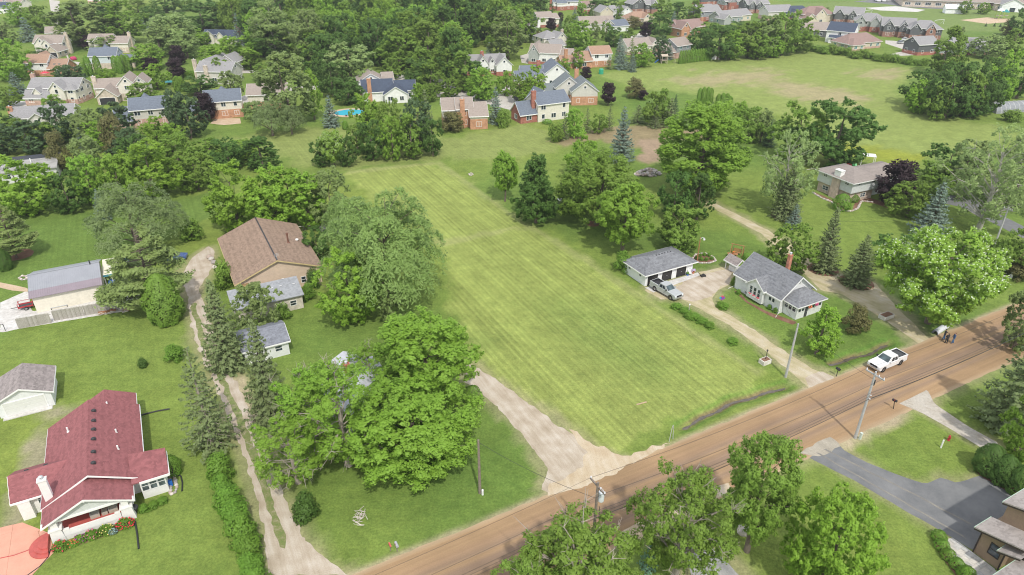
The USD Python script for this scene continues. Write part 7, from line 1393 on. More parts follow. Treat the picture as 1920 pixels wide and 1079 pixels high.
for k, (v, z, lb) in enumerate(((36.5 - 1.1, 9.65, 'near crossarm wire'), (36.5 + 1.1, 9.65, 'far crossarm wire'), (36.3, 7.0, 'upper cable below the crossarms'), (36.3, 6.55, 'middle cable below the crossarms'), (36.3, 6.1, 'lowest and thickest cable below the crossarms'))):
    zz = z + .4 if k < 2 else z
    wire(lb + ' from the transformer pole to the grey crossarm pole', W3(PT[0], PT[1] + v - 36.5, zz), W3(66.42, v, z), .7, .03 if k == 4 else .016)
    wire(lb + ' running on past the white pickup to the right', W3(66.42, v, z), W3(108, v, z), .7, .05 if k == 4 else .016)
    wire(lb + ' running off below the bottom edge', W3(PT[0], PT[1] + v - 36.5, zz), W3(-14, v, z), .7, .012)
wire('service wire crossing from the transformer pole to the brown pole', W3(PT[0], PT[1], 8.4), W3(22.5, 49.8, 7.3), .5, .02)
wire('service wire crossing from the grey crossarm pole to the tall bare pole', W3(66.42, 36.5, 8.8), W3(68.6, 49.3, 8.4), .3, .016)
wire('service wire from the tall bare pole to the white house', W3(68.6, 49.3, 8.4), W3(80.7, 62.2, 3.2), .5, .014)
wire('wire from the weathered pole past the tall blue spruce', W3(p5[0], p5[1], 7.6), W3(105, 72, 7.0), .8, .014)
def mailbox(label, px, py, rz, mat, box=(.5, .2, .22), h=1.05, name='mailbox', lean=0):
    P = thing(name, label, 'mailbox', tuple(at(px, py)), rz); m = MB(); m.tube([(0, 0, 0), (lean, 0, h)], .05, 6); m.build(P, 'post', pole_wood if mat is not black_trim else black_trim)
    L, w, hh = box; m = MB(); m.extr([(-w/2 + a, b) for a, b in [(0, h), (w, h), (w, h + hh*.55)] + [(w/2 + w/2*math.cos(t), h + hh*.55 + hh*.45*math.sin(t)) for t in np.linspace(.3, math.pi - .3, 5)] + [(0, h + hh*.55)]], 'x', lean - L/2, lean + L/2); m.build(P, 'box', mat)
    m = MB(); m.box(lean - .05, lean + .02, w/2, w/2 + .02, h + .1, h + .34); m.build(P, 'flag', red_metal)
mailbox('black mailbox before the ditch beside the pale drive mouth', 1568, 706, YAW - 90, black_trim, (.6, .3, .32), 1.1)
mailbox('dark mailbox leaning at the corner of the concrete drive', 1675, 767, YAW + 100, black_trim, (.6, .26, .28), 1.15, lean=.15)
mailbox('silver grey mailbox of the pair beside the dirt road', 745, 1034, YAW + 90, plain('grey_tin', (.36, .37, .39), .5), (.62, .26, .3), .85)
mailbox('red newspaper tube of the pair beside the dirt road', 732.5, 1033, YAW + 90, plain('faded_red', (.55, .12, .10), .6), (.5, .17, .17), .8, 'newspaper_tube')
V = thing('hydrant', 'red fire hydrant on the lawn above the asphalt drive', 'hydrant', tuple(at(1778, 826)), 20); m = MB(); m.lathe([(.17, 0), (.17, .08), (.12, .1), (.12, .58), (.15, .6), (.13, .7), (.05, .8)], (0, 0, 0), 12); m.build(V, 'barrel', red_metal); m = MB(); m.tube([(-.22, 0, .45), (.22, 0, .45)], .07, 8); m.tube([(0, -.2, .42), (0, 0, .42)], .08, 8); m.build(V, 'outlet', red_metal)
V = thing('marker_post', 'white utility marker post beside the red hydrant', 'post', tuple(at(1764, 840)), 10); m = MB(); m.lathe([(.09, 0), (.09, 1.15), (.05, 1.25)], (0, 0, 0), 10); m.build(V, 'tube', white)
V = thing('pedestal', 'pale cable pedestal on the gravel beside the grey crossarm pole', 'pedestal', tuple(at(1612, 824)), 30); m = MB(); m.box(-.12, .12, -.12, .12, 0, .9); m.box(-.14, .14, -.14, .14, .9, 1.0); m.build(V, 'case', plain('pale_green_case', (.5, .56, .5), .5))
V = thing('meter_box', 'small white box at the foot of the brown service pole', 'utility box', tuple(at(905, 928)), 20); m = MB(); m.lathe([(.12, 0), (.12, .7), (.08, .78)], (0, 0, 0), 10); m.build(V, 'case', white)
V = thing('sign_frame', 'thin grey two legged stake at the left end of the ditch', 'stake', tuple(at(1258, 826)), 40); [MB().tube([(x, 0, 0), (x*.3, 0, 2.3)], .04, 5).build(V, 'leg', steel) for x in (-.35, .35)]
V = thing('planter', 'square pale block planter with a lamp post beside the tan gravel drive', 'planter', tuple(at(1434, 681)), YAW)
m = MB(); m.box(-.75, .75, -.5, .5, 0, .65); m.build(V, 'wall', brickwall('pale_block', (.6, .57, .5))); m = MB(); m.box(-.6, .6, -.38, .38, .65, .67); m.build(V, 'soil', mulch); m = MB(); m.tube([(0, 0, .6), (0, 0, 2.0)], .05, 6); m.lathe([(.1, 2.0), (.14, 2.15), (.03, 2.3)], (0, 0, 0), 8); m.build(V, 'lamp_post', iron)
V = thing('planter', 'pale stone planter under the left side of the flowering catalpa', 'planter', tuple(at(1661, 596)), YAW); m = MB(); m.box(-1.1, 1.1, -.6, .6, 0, .6); m.build(V, 'wall', brickwall('pale_block', (.6, .57, .5))); m = MB(); m.box(-.95, .95, -.48, .48, .6, .62); m.build(V, 'soil', mulch)
V = thing('bollard_lamp', 'short lamp post in the long day lily bed', 'lamp', tuple(at(1291, 588)), 0); m = MB(); m.box(-.06, .06, -.06, .06, 0, 1.5); m.build(V, 'post', wood_grey); m = MB(); m.lathe([(.1, 1.5), (.13, 1.62), (.04, 1.75)], (0, 0, 0), 8); m.build(V, 'lamp_head', white)
V = thing('yard_lamp', 'tall brown yard lamp beside the round flower bed', 'street lamp', tuple(at(1307, 489)), 10); m = MB(); m.tube([(0, 0, 0), (0, 0, 4.6)], [.11, .08], 8); m.build(V, 'post', wood_brown); m = MB(); m.tube([(0, 0, 4.4), (.5, 0, 4.6), (.75, 0, 4.55)], .035, 5); m.build(V, 'arm', steel); m = MB(); m.lathe([(.05, 4.35), (.2, 4.3), (.22, 4.1), (.12, 4.02)], (.75, 0, 0), 10); m.build(V, 'lamp_head', porcelain)
# swing, picnic table, flower wheel
V = thing('garden_swing', 'brown wooden garden swing on the lawn behind the white house', 'swing', tuple(at(1381, 478)), -30)
for x in (-1.1, 1.1):
    for y in (-.75, .75): m = MB(); m.tube([(x, y, 0), (x*.95, 0, 2.0)], .06, 5); m.build(V, 'leg', wood_brown)
m = MB(); m.tube([(-1.25, 0, 2.0), (1.25, 0, 2.0)], .07, 6); m.build(V, 'beam', wood_brown)
for k in range(4): m = MB(); m.box(-.75, .75, -.25 + k*.14, -.14 + k*.14, .5, .54); m.build(V, 'seat_slat', wood_brown)
for k in range(4): m = MB(); m.box(-.75, .75, .3 + k*.03, .34 + k*.03, .58 + k*.14, .68 + k*.14); m.build(V, 'back_slat', wood_brown)
for x in (-.7, .7): m = MB(); m.tube([(x, -.2, .54), (x, 0, 1.98)], .02, 4); m.build(V, 'chain', iron)
V = thing('picnic_table', 'brown picnic table beside the garden swing', 'table', tuple(at(1373, 483)), -12)
for k in range(5): m = MB(); m.box(-.9, .9, -.38 + k*.155, -.24 + k*.155, .72, .76); m.build(V, 'top_board', wood_brown)
for y in (-.75, .62): m = MB(); m.box(-.9, .9, y, y + .14, .43, .47); m.box(-.9, .9, y + .15, y + .27, .43, .47); m.build(V, 'bench', wood_brown)
for x in (-.65, .65): m = MB(); m.tube([(x, -.7, 0), (x, -.2, .72)], .05, 4); m.tube([(x, .7, 0), (x, .2, .72)], .05, 4); m.build(V, 'leg', wood_brown)
V = thing('flower_pot', 'orange flower pot on the picnic table', 'pot', tuple(at(1373, 483) + [0, 0, .765]), 0); m = MB(); m.lathe([(.1, 0), (.15, .2), (.16, .26)], (0, 0, 0), 10); m.build(V, 'pot', plain('terracotta', (.4, .14, .07))); m = MB(); rr = np.random.default_rng(4); [m.lathe([(.02, 0), (.08, .06), (.02, .12)], (rr.normal()*.12, rr.normal()*.12, .25 + rr.uniform(0, .15)), 5) for _ in range(18)]; m.build(V, 'blooms', plain('orange_petals', (.6, .2, .03), .7, var=.4))
V = thing('garden_spinner', 'purple and pink garden spinner over the day lilies on the white house lawn', 'spinner', tuple(at(1352, 572)), 0); m = MB(); m.tube([(0, 0, 0), (0, 0, 1.3)], .025, 5); m.build(V, 'stake', iron)
for k, cc in enumerate(((.25, .05, .4), (.55, .04, .16), (.05, .25, .5), (.3, .06, .42))): m = MB(); a = k*1.57; m.cbox((.24*math.cos(a), 0, 1.3 + .24*math.sin(a)), (.36, .06, .3), 0); m.build(V, 'blade', plain(f'petal_{k}_paint', cc, .6))
rs = np.random.default_rng(8)
def stone(r, z=.6, sq=(1, 1, .7)):
    m = trimesh.creation.icosphere(1, r); v = np.array(m.vertices); v *= (1 + .35*(meshkit.noise(v*2.2/r + rs.uniform(0, 50, 3), 3) - .5))[:, None] * np.array(sq); return v, np.array(m.faces)
stone_m = [plain(f'field_stone_{i}', c, .9, var=.2) for i, c in enumerate(((.42, .39, .35), (.30, .27, .25), (.52, .47, .42), (.36, .29, .24)))]
V = thing('rock_pile', 'heap of pale field stones at the end of the dirt plot', 'rock pile', tuple(at(1215, 327)), 10)
for k in range(110):
    a, rr_ = rs.uniform(0, 6.28), rs.uniform(0, 1)**.6; x, y = 3.4*rr_*math.cos(a), 1.9*rr_*math.sin(a); z = max(.1, 1.5*(1 - rr_**1.6))*rs.uniform(.55, 1)
    v, f = stone(rs.uniform(.22, .5)); m = MB(); m.add(v + [x, y, z], f.tolist()); m.build(V, 'stone', stone_m[k % 4])
def ring(name, label, cat, pts, mat_list, r=.16, closed=True):
    P = thing(name, label, cat, (0, 0, 0)); L = LineString(pts + ([pts[0]] if closed else [])); n = int(L.length / (r*1.9))
    for k in range(n): q = L.interpolate(k / n * L.length); v, f = stone(r*rs.uniform(.8, 1.25)); m = MB(); m.add(v + [q.x, q.y, r*.35], f.tolist()); m.build(P, 'stone', mat_list[k % len(mat_list)])
ring('stone_edging', 'stone edging round the flower bed at the yard lamp', 'edging', [tuple(at(*q)[:2]) for q in [(1297,487),(1304,478),(1322,475),(1338,483),(1342,490),(1330,494),(1310,494)]], stone_m, .2)
ring('stone_edging', 'pale stone edging curving before the tan ranch house', 'edging', [tuple(at(*q)[:2]) for q in [(1524,362),(1540,372),(1560,380),(1572,395),(1596,397),(1608,392),(1615,378),(1640,380)]], stone_m, .26, False)
ring('stone_edging', 'flat stones edging the bed at the right wing of the red roofed house', 'edging', [tuple(at(*q)[:2]) for q in [(318,890),(326,892),(332,915),(328,925),(320,928)]], stone_m, .2)
ring('fire_pit', 'ring of stones on the lawn beside the small cone arborvitae', 'fire pit', [tuple(at(*q)[:2]) for q in [(36,522),(42,518),(50,519),(51,524),(42,526)]], stone_m, .2)
ring('fire_pit', 'small brown stone ring on the lawn by the stout trunk tree', 'fire pit', [tuple(at(*q)[:2]) for q in [(879,327),(884,325),(887,328),(882,330)]], stone_m, .18)
V = thing('boulder', 'rounded grey boulder on the lawn left of the linden', 'boulder', tuple(at(1393, 1000)), 0); v, f = stone(.75, sq=(1, .9, .85)); MB().add(v + [0, 0, .4], f.tolist()).build(V, 'stone', stone_m[2])
V = thing('bin', 'green water tank at the meadow edge below the purple tree', 'tank', tuple(at(1127, 139)), 0); m = MB(); m.lathe([(.9, 0), (.9, 1.7), (.6, 2.0)], (0, 0, 0), 14); m.build(V, 'tank', plain('green_plastic', (.03, .30, .18), .5))
# flower beds: roses before the porch and plants in the round bed
for k, (x, y, w, cc, lb) in enumerate(((236, 986, .95, (.6, .02, .04), 'red rose bush at the right end of the porch bed'), (200, 998, .9, (.6, .5, .16), 'yellow rose bush before the middle of the porch'), (174, 1007, .85, (.5, .12, .2), 'pink and yellow rose bush left of the yellow one'), (152, 1014, .7, (.25, .05, .2), 'tall dark leaved rose bush before the porch'), (138, 1022, .6, (.6, .12, .05), 'orange rose bush near the left porch pier'), (115, 1028, .9, (.5, .04, .06), 'low red rose bush at the left end of the porch bed'), (212, 1000, .45, (.2, .3, .3), 'grey blue lavender clump before the yellow rose bush'))):
    P = thing('rose_bush', lb, 'shrub', tuple(at(x, y)), 0); rr = np.random.default_rng(90 + k); n = 900
    d = unit(rr, n); q = d * (w * rr.uniform(.5, 1, n)**.5)[:, None] * [1, .8, .8]; q[:, 2] = np.abs(q[:, 2]) + .1
    v, f, nn = leaf_quads(rr, q, d, .17); wmesh(P + '/leaves', v, f, G_hedge if k != 6 else G_blue, nn)
    m = MB(); 
    for _ in range(46 if k == 0 else 20): e = unit(rr, 1)[0]; e[2] = abs(e[2]); m.lathe([(.02, 0), (.075, .05), (.03, .1)], tuple(e * [w, w*.8, w*.85] + [0, 0, .1]), 6)
    m.build(P, 'blooms', plain(f'rose_petals_{k}', cc, .7, var=.4, scale=9))
for k, (x, y, w, lb) in enumerate(((310, 483, 1, 'low green plant nearest the yard lamp'), (1320, 483, 0, ''), )):
    pass
for k, (x, y) in enumerate(((1312, 482), (1320, 480), (1329, 481), (1334, 487), (1324, 489), (1315, 489), (1306, 486))): tree('shrub', 'bed_plant', 'low plant at the ' + ('back left', 'back', 'back right', 'right end', 'front right', 'front', 'left end')[k] + ' of the round stone edged bed', 'plant', x, y, h=.6, r=.5)
for k, (x, y, lb) in enumerate(((270, 958, 'leafy hosta clump at the foot of the side wing wall'), (288, 951, 'bright green hosta in the middle of the side wing bed'), (306, 943, 'ferny clump at the right end of the side wing bed'))): tree('shrub', 'hosta', lb, 'plant', x, y, h=.7, r=.75)
for k, (x, y, lb) in enumerate(((1442, 580, 'small plant in the middle of the bed along the white house'), (1453, 586, 'small plant near the porch end of the bed along the white house'), (1481, 590, 'climber at the porch corner of the white house'), (1384, 552, 'yellow green plant at the back end of the white house'), (1416, 566, 'low plant under the flower boxes of the white house'))): tree('shrub', 'bed_plant', lb, 'plant', x, y, h=.8, r=.55)
tree('ball_shrub', 'shrub', 'orange green shrub by the little well house', 'shrub', 1400, 486, h=1.2, r=.8)
tree('bush', 'shrub', 'green shrub at the back corner of the white house', 'shrub', 1374, 537, h=1.7, r=.6)
# board fence with each board
board_m = [plain(f'fence_board_{i}', c, .9, var=.25, scale=6) for i, c in enumerate(((.33, .305, .27), (.28, .26, .225), (.37, .345, .31)))]
FA = [at(35, 617), at(100, 605), at(102, 602), at(160, 592), at(240, 578)]
FN = thing('board_fence', 'weathered grey board fence between the concrete yard and the lawn', 'fence', (0, 0, 0)); kk = 0
for a, b in zip(FA, FA[1:]):
    d = b - a; L = np.linalg.norm(d)
    if L < 1: continue
    d /= L; ang = math.degrees(math.atan2(d[1], d[0]))
    for k in range(int(L / .2)):
        c = a + d * (k + .5) * .2; h = 1.75 + rs.uniform(-.05, .05); m = MB(); m.cbox((c[0], c[1], h/2), (.185, .03, h), ang + rs.uniform(-1.5, 1.5)); m.build(FN, 'board', board_m[kk % 3 if rs.uniform() < .6 else 0]); kk += 1
    for z in (.4, 1.4): c = (a + b)/2; n = np.array([-d[1], d[0]]); m = MB(); m.cbox((c[0] + n[0]*.05, c[1] + n[1]*.05, z), (L, .05, .09), ang); m.build(FN, 'rail', board_m[1])
V = thing('gate', 'white gate and post at the left end of the board fence', 'gate', tuple(at(3, 622)), YAW); m = MB(); [m.tube([(x, 0, 0), (x, 0, 1.2)], .05, 5) for x in (-.5, .5)]; m.tube([(-.5, 0, 1.15), (.5, 0, 1.15)], .04, 5); m.build(V, 'frame', iron)
for k, (x, y, lb) in enumerate(((200, 588, 'left stack of split firewood below the board fence'), (239, 583, 'right stack of split firewood below the board fence'))):
    P = thing('firewood_pile', lb, 'firewood', tuple(at(x, y)), YAW)
    for j in range(34): a = rs.uniform(-20, 20); c = (rs.uniform(-1.2, 1.2), rs.uniform(-.35, .35), rs.uniform(.08, .42)); m = MB(); m.cbox(c, (.6, .13, .12), a); m.build(P, 'log', wood_brown if j % 3 else stone_m[2])
V = thing('rail_fence', 'white post and rail fence at the right beyond the flowering catalpa', 'fence', (0, 0, 0)); FP = [at(x, y) for x, y in ((1843, 543), (1852, 540), (1865, 535), (1879, 530), (1895, 523))]
for q in FP: m = MB(); m.cbox((q[0], q[1], .6), (.28, .28, 1.2), YAW); m.cbox((q[0], q[1], 1.24), (.36, .36, .08), YAW); m.build(V, 'post', white)
for a, b in zip(FP, FP[1:]):
    for z in (.45, .95): m = MB(); m.tube([a + [0, 0, z], b + [0, 0, z]], .06, 4); m.build(V, 'rail', white)
# yard clutter
V = thing('brush_pile', 'small heap of pale cut branches on the front lawn', 'brush', tuple(at(675, 972)), 0)
for k in range(38): a = rs.uniform(0, 6.28); L = rs.uniform(.4, 1.2); c = np.array([rs.normal()*.3, rs.normal()*.5, .1 + rs.uniform(0, .3)]); d = np.array([math.cos(a), math.sin(a), rs.uniform(-.2, .5)])*L/2; m = MB(); m.tube([c - d, c, c + d], [.03, .025, .012], 4); m.build(V, 'branch', stone_m[2])
hose = plain('black_hose', (.02, .022, .024), .5)
def pipe(name, label, cat, pts, r, mat): m = MB(); m.tube([at(x, y, z) for x, y, z in pts], r, 6); m.build('/World', name, mat, top=(label, cat, None, None))
pipe('drain_pipe', 'black drain pipe on the grass right of the red roofed house', 'pipe', [(249, 783, .1), (270, 777, .1), (295, 771, .1), (318, 767, .1)], .09, hose)
pipe('drain_pipe', 'black drain pipe pointing down the lawn from the porch corner', 'pipe', [(253, 978, .1), (257, 1000, .1), (260, 1029, .1)], .09, hose)
pipe('drain_pipe', 'short curved drain pipe by the stone edged bed', 'pipe', [(330, 888, .1), (339, 893, .1), (342, 905, .1), (341, 921, .1)], .08, hose)
pipe('garden_hose', 'black hose curling over the edge of the coral patio', 'hose', [(95, 1030, .05), (90, 1045, .05), (75, 1062, .05), (50, 1080, .05)], .045, hose)
pipe('garden_hose', 'red hose lying across the coral patio', 'hose', [(0, 1047, .04), (25, 1042, .04), (48, 1034, .04), (66, 1026, .04)], .04, red_metal)
V = thing('patio_steps', 'round red painted steps at the side of the porch', 'steps', tuple(at(93, 1022)), 0); 
for k in range(3): m = MB(); r_ = 1.75 - k*.42; m.prism([(r_*math.cos(t), r_*math.sin(t)) for t in np.linspace(RD(118), RD(298), 15)], k*.17 + .012, k*.17 + .17); m.build(V, 'step', red_paint)
m = MB(); m.tube([(-1.5, .9, 0), (-1.4, .9, .9), (.1, 1.2, 1.4)], .025, 5); m.build(V, 'handrail', wood_brown)
V = thing('air_conditioner', 'grey air conditioner unit against the right wall of the red roofed house', 'air conditioner', tuple(at(262, 850)), YAW); m = MB(); m.box(-.4, .4, -.4, .4, 0, .8); m.build(V, 'case', steel); m = MB(); m.lathe([(.33, .8), (.33, .84), (.05, .85)], (0, 0, 0), 14); m.build(V, 'fan_grille', iron)
V = thing('storage_bin', 'blue recycling bin against the right wing of the red roofed house', 'bin', tuple(at(319, 910)), YAW); m = MB(); m.box(-.3, .3, -.25, .25, 0, .6); m.build(V, 'bin', plain('blue_plastic', (.02, .12, .42), .4))
V = thing('kettle_grill', 'black covered round grill at the corner of the porch', 'grill', tuple(at(255, 962)), 0); m = MB(); m.lathe([(.15, .0), (.15, .5), (.38, .65), (.4, .85), (.25, 1.05), (.05, 1.1)], (0, 0, 0), 12); m.build(V, 'cover', iron)
sofa = plain('sage_cushion', (.42, .42, .36), .9)
for k, (dx, w, lb) in enumerate(((4.05, .85, 'left wicker armchair'), (4.95, .55, 'small side table'), (5.75, .85, 'right wicker armchair'))):
    w0 = uv2w(-18.6 + dx, 63.4 + 1.9); P = thing('porch_chair' if k != 1 else 'porch_table', lb + ' on the red porch floor', 'armchair' if k != 1 else 'table', (w0[0], w0[1], .585), YAW + 3)
    m = MB(); m.box(-w/2, w/2, -.4, .4, 0, .4); m.build(P, 'base', plain('wicker', (.40, .37, .30), .9))
    if k != 1: m = MB(); m.box(-w/2 + .1, w/2 - .1, -.38, .25, .4, .52); m.build(P, 'cushion', sofa); m = MB(); m.box(-w/2, w/2, .25, .42, .4, .95); m.box(-w/2, -w/2 + .1, -.4, .25, .4, .65); m.box(w/2 - .1, w/2, -.4, .25, .4, .65); m.build(P, 'back', sofa)
V = thing('patio_chair', 'white folding chair before the right end of the three door garage', 'chair', tuple(at(1293, 516)), YAW); m = MB(); m.box(-.3, .3, -.3, .3, .4, .45); m.box(-.3, .3, .26, .31, .45, 1.0); m.build(V, 'seat', white); m = MB(); [m.tube([(x, -.28, 0), (x, .28, .42)], .02, 4) for x in (-.28, .28)]; [m.tube([(x, .28, 0), (x, -.28, .42)], .02, 4) for x in (-.28, .28)]; m.build(V, 'leg', steel)
V = thing('flower_tub', 'tub of purple flowers at the right end of the three door garage', 'planter', tuple(at(1299, 513)), 0); m = MB(); m.lathe([(.22, 0), (.3, .4)], (0, 0, 0), 10); m.build(V, 'tub', plain('terracotta', (.4, .14, .07))); m = MB(); [m.lathe([(.02, 0), (.1, .07), (.02, .14)], (rs.normal()*.2, rs.normal()*.2, .4 + rs.uniform(0, .35)), 5) for _ in range(30)]; m.build(V, 'blooms', plain('lilac_petals', (.42, .34, .5), .7, var=.3), kind='stuff')
V = thing('flower_tub', 'small green potted plant by the black garage door', 'planter', tuple(at(1289, 517)), 0); m = MB(); m.lathe([(.16, 0), (.22, .3)], (0, 0, 0), 10); m.build(V, 'tub', plain('blue_plastic', (.02, .12, .42), .4)); rr = np.random.default_rng(3); d = unit(rr, 200); v, f, nn = leaf_quads(rr, d*.25 + [0, 0, .5], d, .14); wmesh(V + '/leaves', v, f, G_hedge, nn)
V = thing('mower', 'small dark push mower at the edge of the gravel court', 'mower', tuple(at(1318, 519)), 20); m = MB(); m.box(-.4, .4, -.25, .25, .12, .35); m.lathe([(.16, .35), (.16, .55), (.05, .6)], (0, 0, 0), 10); m.build(V, 'deck', iron); wheels(V, (-.33, .33), .28, .12, .06); m = MB(); m.tube([(-.4, .2, .3), (-1.1, .2, 1.0), (-1.1, -.2, 1.0), (-.4, -.2, .3)], .02, 4); m.build(V, 'handle', iron)
for k, (x, y, z, lb) in enumerate(((236, 497, .8, 'blue tarpaulin bundle behind the lean-to'), )): P = thing('tarpaulin', lb, 'tarpaulin', tuple(at(x, y)), 0); v, f = stone(.8, sq=(1.2, .7, 1)); MB().add(v + [0, 0, .5], f.tolist()).build(P, 'cover', plain('blue_tarp', (.03, .25, .50), .5))
V = thing('lumber_stack', 'leaning stack of brown lumber behind the lean-to', 'lumber', tuple(at(226, 500)), YAW)
for k in range(9): m = MB(); m.cbox((k*.16 - .7, rs.uniform(-.1, .1), .75), (.1, .05, 1.5), rs.uniform(-10, 10)); m.build(V, 'board', wood_brown if k % 2 else wood_grey)
for k, (x, y) in enumerate(((397, 488), (402, 494), (404, 503), (393, 484))): P = thing('rubble_block', ('pale block of rubble nearest the barn corner', 'white sack of rubble beside the tan barn wall', 'grey block of rubble below the white sack', 'pinkish block of rubble at the lane end')[k], 'rubble', tuple(at(x, y)), k*25); v, f = stone(.55); MB().add(v + [0, 0, .25], f.tolist()).build(P, 'block', stone_m[k])
V = thing('sawhorse', 'board on a pale sawhorse behind the brown roofed barn', 'sawhorse', tuple(at(562, 433)), 14); m = MB(); m.box(-2.2, 2.2, -.12, .12, .85, .95); m.build(V, 'board', stone_m[2]); m = MB(); [m.tube([(x + s*.35, t, 0), (x, 0, .85)], .04, 4) for x in (-.2, .9) for s in (-1, 1) for t in (-.25, .25)]; m.build(V, 'leg', wood_grey)
V = thing('plank', 'pale plank lying on the mown field near the ditch', 'plank', tuple(at(1203, 757)), 22); m = MB(); m.box(-.75, .75, -.09, .09, .02, .07); m.build(V, 'board', plain('bare_plank', (.42, .30, .2), .9))
# pool
w = at(655, 212); V = thing('swimming_pool', 'blue swimming pool behind the silvery blue spruce', 'pool', (w[0], w[1], 0), 12)
pool_shape = Polygon([(4.2*math.cos(t)*(1 + .12*math.cos(2*t)), 3.6*math.sin(t)) for t in np.linspace(0, 6.283, 32)[:-1]])
m = MB(); dk = list(pool_shape.buffer(1.6, join_style=1).simplify(.1).exterior.coords)[:-1]; m.prism(dk, .02, .14); m.build(V, 'deck', path_mat); m = MB(); m.prism(list(pool_shape.exterior.coords)[:-1], .1, .16); m.build(V, 'water', plain('pool_water', (.06, .42, .55), .08, var=.12, scale=1.5)); m = MB(); [m.lathe([(.3, .14), (.32, .5), (.3, .52)], (x, -4.3, 0), 8) for x in (-.9, 0, .9)]; m.build(V, 'lounger', plain('dark_lounger', (.09, .05, .05)))
# play things and sports gear far off
wood_play = plain('play_wood', (.40, .34, .27), .9, var=.2)
V = thing('swing_set', 'grey wooden play frame with swings at the meadow edge', 'play frame', tuple(at(1244, 119)), 5)
for x in (-1.1, 1.1):
    for y in (-1.1, 1.1): m = MB(); m.box(x - .1, x + .1, y - .1, y + .1, 0, 3.0); m.build(V, 'post', wood_play)
m = MB(); m.box(-1.2, 1.2, -1.2, 1.2, 1.3, 1.42); m.build(V, 'deck', wood_play); m = MB(); m.slab([(-1.4, -1.4, 3.0), (1.4, -1.4, 3.0), (1.4, 0, 3.7), (-1.4, 0, 3.7)], .08); m.slab([(-1.4, 0, 3.7), (1.4, 0, 3.7), (1.4, 1.4, 3.0), (-1.4, 1.4, 3.0)], .08); m.build(V, 'roof', wood_play)
m = MB(); m.tube([(1.1, 0, 2.6), (4.6, 0, 2.6)], .09, 5); m.build(V, 'beam', wood_play); m = MB(); m.tube([(4.6, -1, 0), (4.6, 0, 2.6)], .08, 5); m.tube([(4.6, 1, 0), (4.6, 0, 2.6)], .08, 5); m.build(V, 'leg', wood_play)
V = thing('slide', 'blue plastic slide beside the grey play frame', 'slide', tuple(at(1234, 118)), 200); m = MB(); m.slab([(0, -.3, 1.3), (1.6, -.3, .15), (1.6, .3, .15), (0, .3, 1.3)][::-1], .06); m.build(V, 'chute', plain('blue_plastic', (.02, .12, .42), .4))
for k, (x, y, a, s, lb) in enumerate(((1760, 46, 20, 1.0, 'white football goal nearest the playground'), (1625, 27, 15, 1.0, 'white football goal behind the grey gabled roofs'))):
    P = thing('football_goal', lb, 'goal', tuple(at(x, y)), a); m = MB(); m.tube([(-3.4, 0, 0), (-3.4, 0, 2.3), (3.4, 0, 2.3), (3.4, 0, 0)], .1, 5); m.build(P, 'frame', white); m = MB(); [m.tube([(s_*3.4, 0, 2.3), (s_*3.4, 1.8, 0)], .06, 4) for s_ in (-1, 1)]; m.build(P, 'stay', white)
p = at(1872, 36); V = thing('play_tower', 'playground tower with pale and green roofs by the school', 'play tower', (p[0], p[1], 0), 10)
for x, y, h, mt in ((0, 0, 6.0, white), (4.5, 1, 5.0, plain('teal_roof', (.02, .22, .22), .5))):
    for a in (-1.4, 1.4):
        for b in (-1.4, 1.4): m = MB(); m.tube([(x + a, y + b, 0), (x + a, y + b, h - 1.4)], .12, 5); m.build(V, 'post', plain('lime_post', (.3, .42, .05), .5))
    m = MB(); m.lathe([(2.6, h - 1.4), (.2, h)], (x, y, 0), 4); m.build(V, 'roof', mt); m = MB(); m.box(x - 1.5, x + 1.5, y - 1.5, y + 1.5, 1.7, 1.85); m.build(V, 'deck', wood_play)
p = at(1786, 25); V = thing('play_shed', 'small white shed beside the playground trees', 'shed', (p[0], p[1], 0), -15); m = MB(); gable_walls(m, -5, 5, -3, 3, 3.0, 1.8, 'x'); m.build(V, 'wall', white_sid); m, fb = MB(), MB(); gable_roof(m, fb, -5, 5, -3, 3, 3.0, 1.8, 'x'); m.build(V, 'roof', white); fb.build(V, 'fascia', white); door(V, 0, -3, 1.6, 2.2, -90, white)
p = at(1341, 112); V = thing('small_shed', 'small white shed with grey roof below the round tree clump', 'shed', (p[0], p[1], 0), 0); m = MB(); gable_walls(m, -1.7, 1.7, 0, 2.6, 2.1, .8, 'x'); m.build(V, 'wall', white_sid); m, fb = MB(), MB(); gable_roof(m, fb, -1.7, 1.7, 0, 2.6, 2.1, .8, 'x', .2, .2); m.build(V, 'roof', RF['grey']); fb.build(V, 'fascia', white); door(V, .2, 0, 1.6, 1.7, -90, white)
V = thing('slat_fence', 'grey brown stick fence in front of the arborvitae screen', 'fence', (0, 0, 0)); a, b = at(1282, 119), at(1311, 116)
for k in range(40): q = a + (b - a)*(k + .5)/40; h = 2.4 + rs.uniform(-.3, .3); m = MB(); m.cbox((q[0], q[1], h/2), (.14, .06, h), 10 + rs.uniform(-8, 8)); m.build(V, 'slat', (wood_grey, wood_play)[k % 2])
V = thing('trampoline', 'round trampoline on the lawn below the light green garden tree', 'trampoline', tuple(at(315, 158)), 0); m = MB(); m.lathe([(1.7, .8), (2.1, .8), (2.1, .86), (1.7, .86)], (0, 0, 0), 18); m.build(V, 'rim', plain('teal_roof', (.02, .22, .22), .5)); m = MB(); m.lathe([(.05, .82), (1.69, .83)], (0, 0, 0), 18); m.build(V, 'mat', black_trim); m = MB(); [m.tube([(1.9*math.cos(t), 1.9*math.sin(t), 0), (1.9*math.cos(t), 1.9*math.sin(t), .8)], .04, 4) for t in (0.5, 1.6, 2.6, 3.7, 4.7, 5.8)]; m.build(V, 'leg', steel)
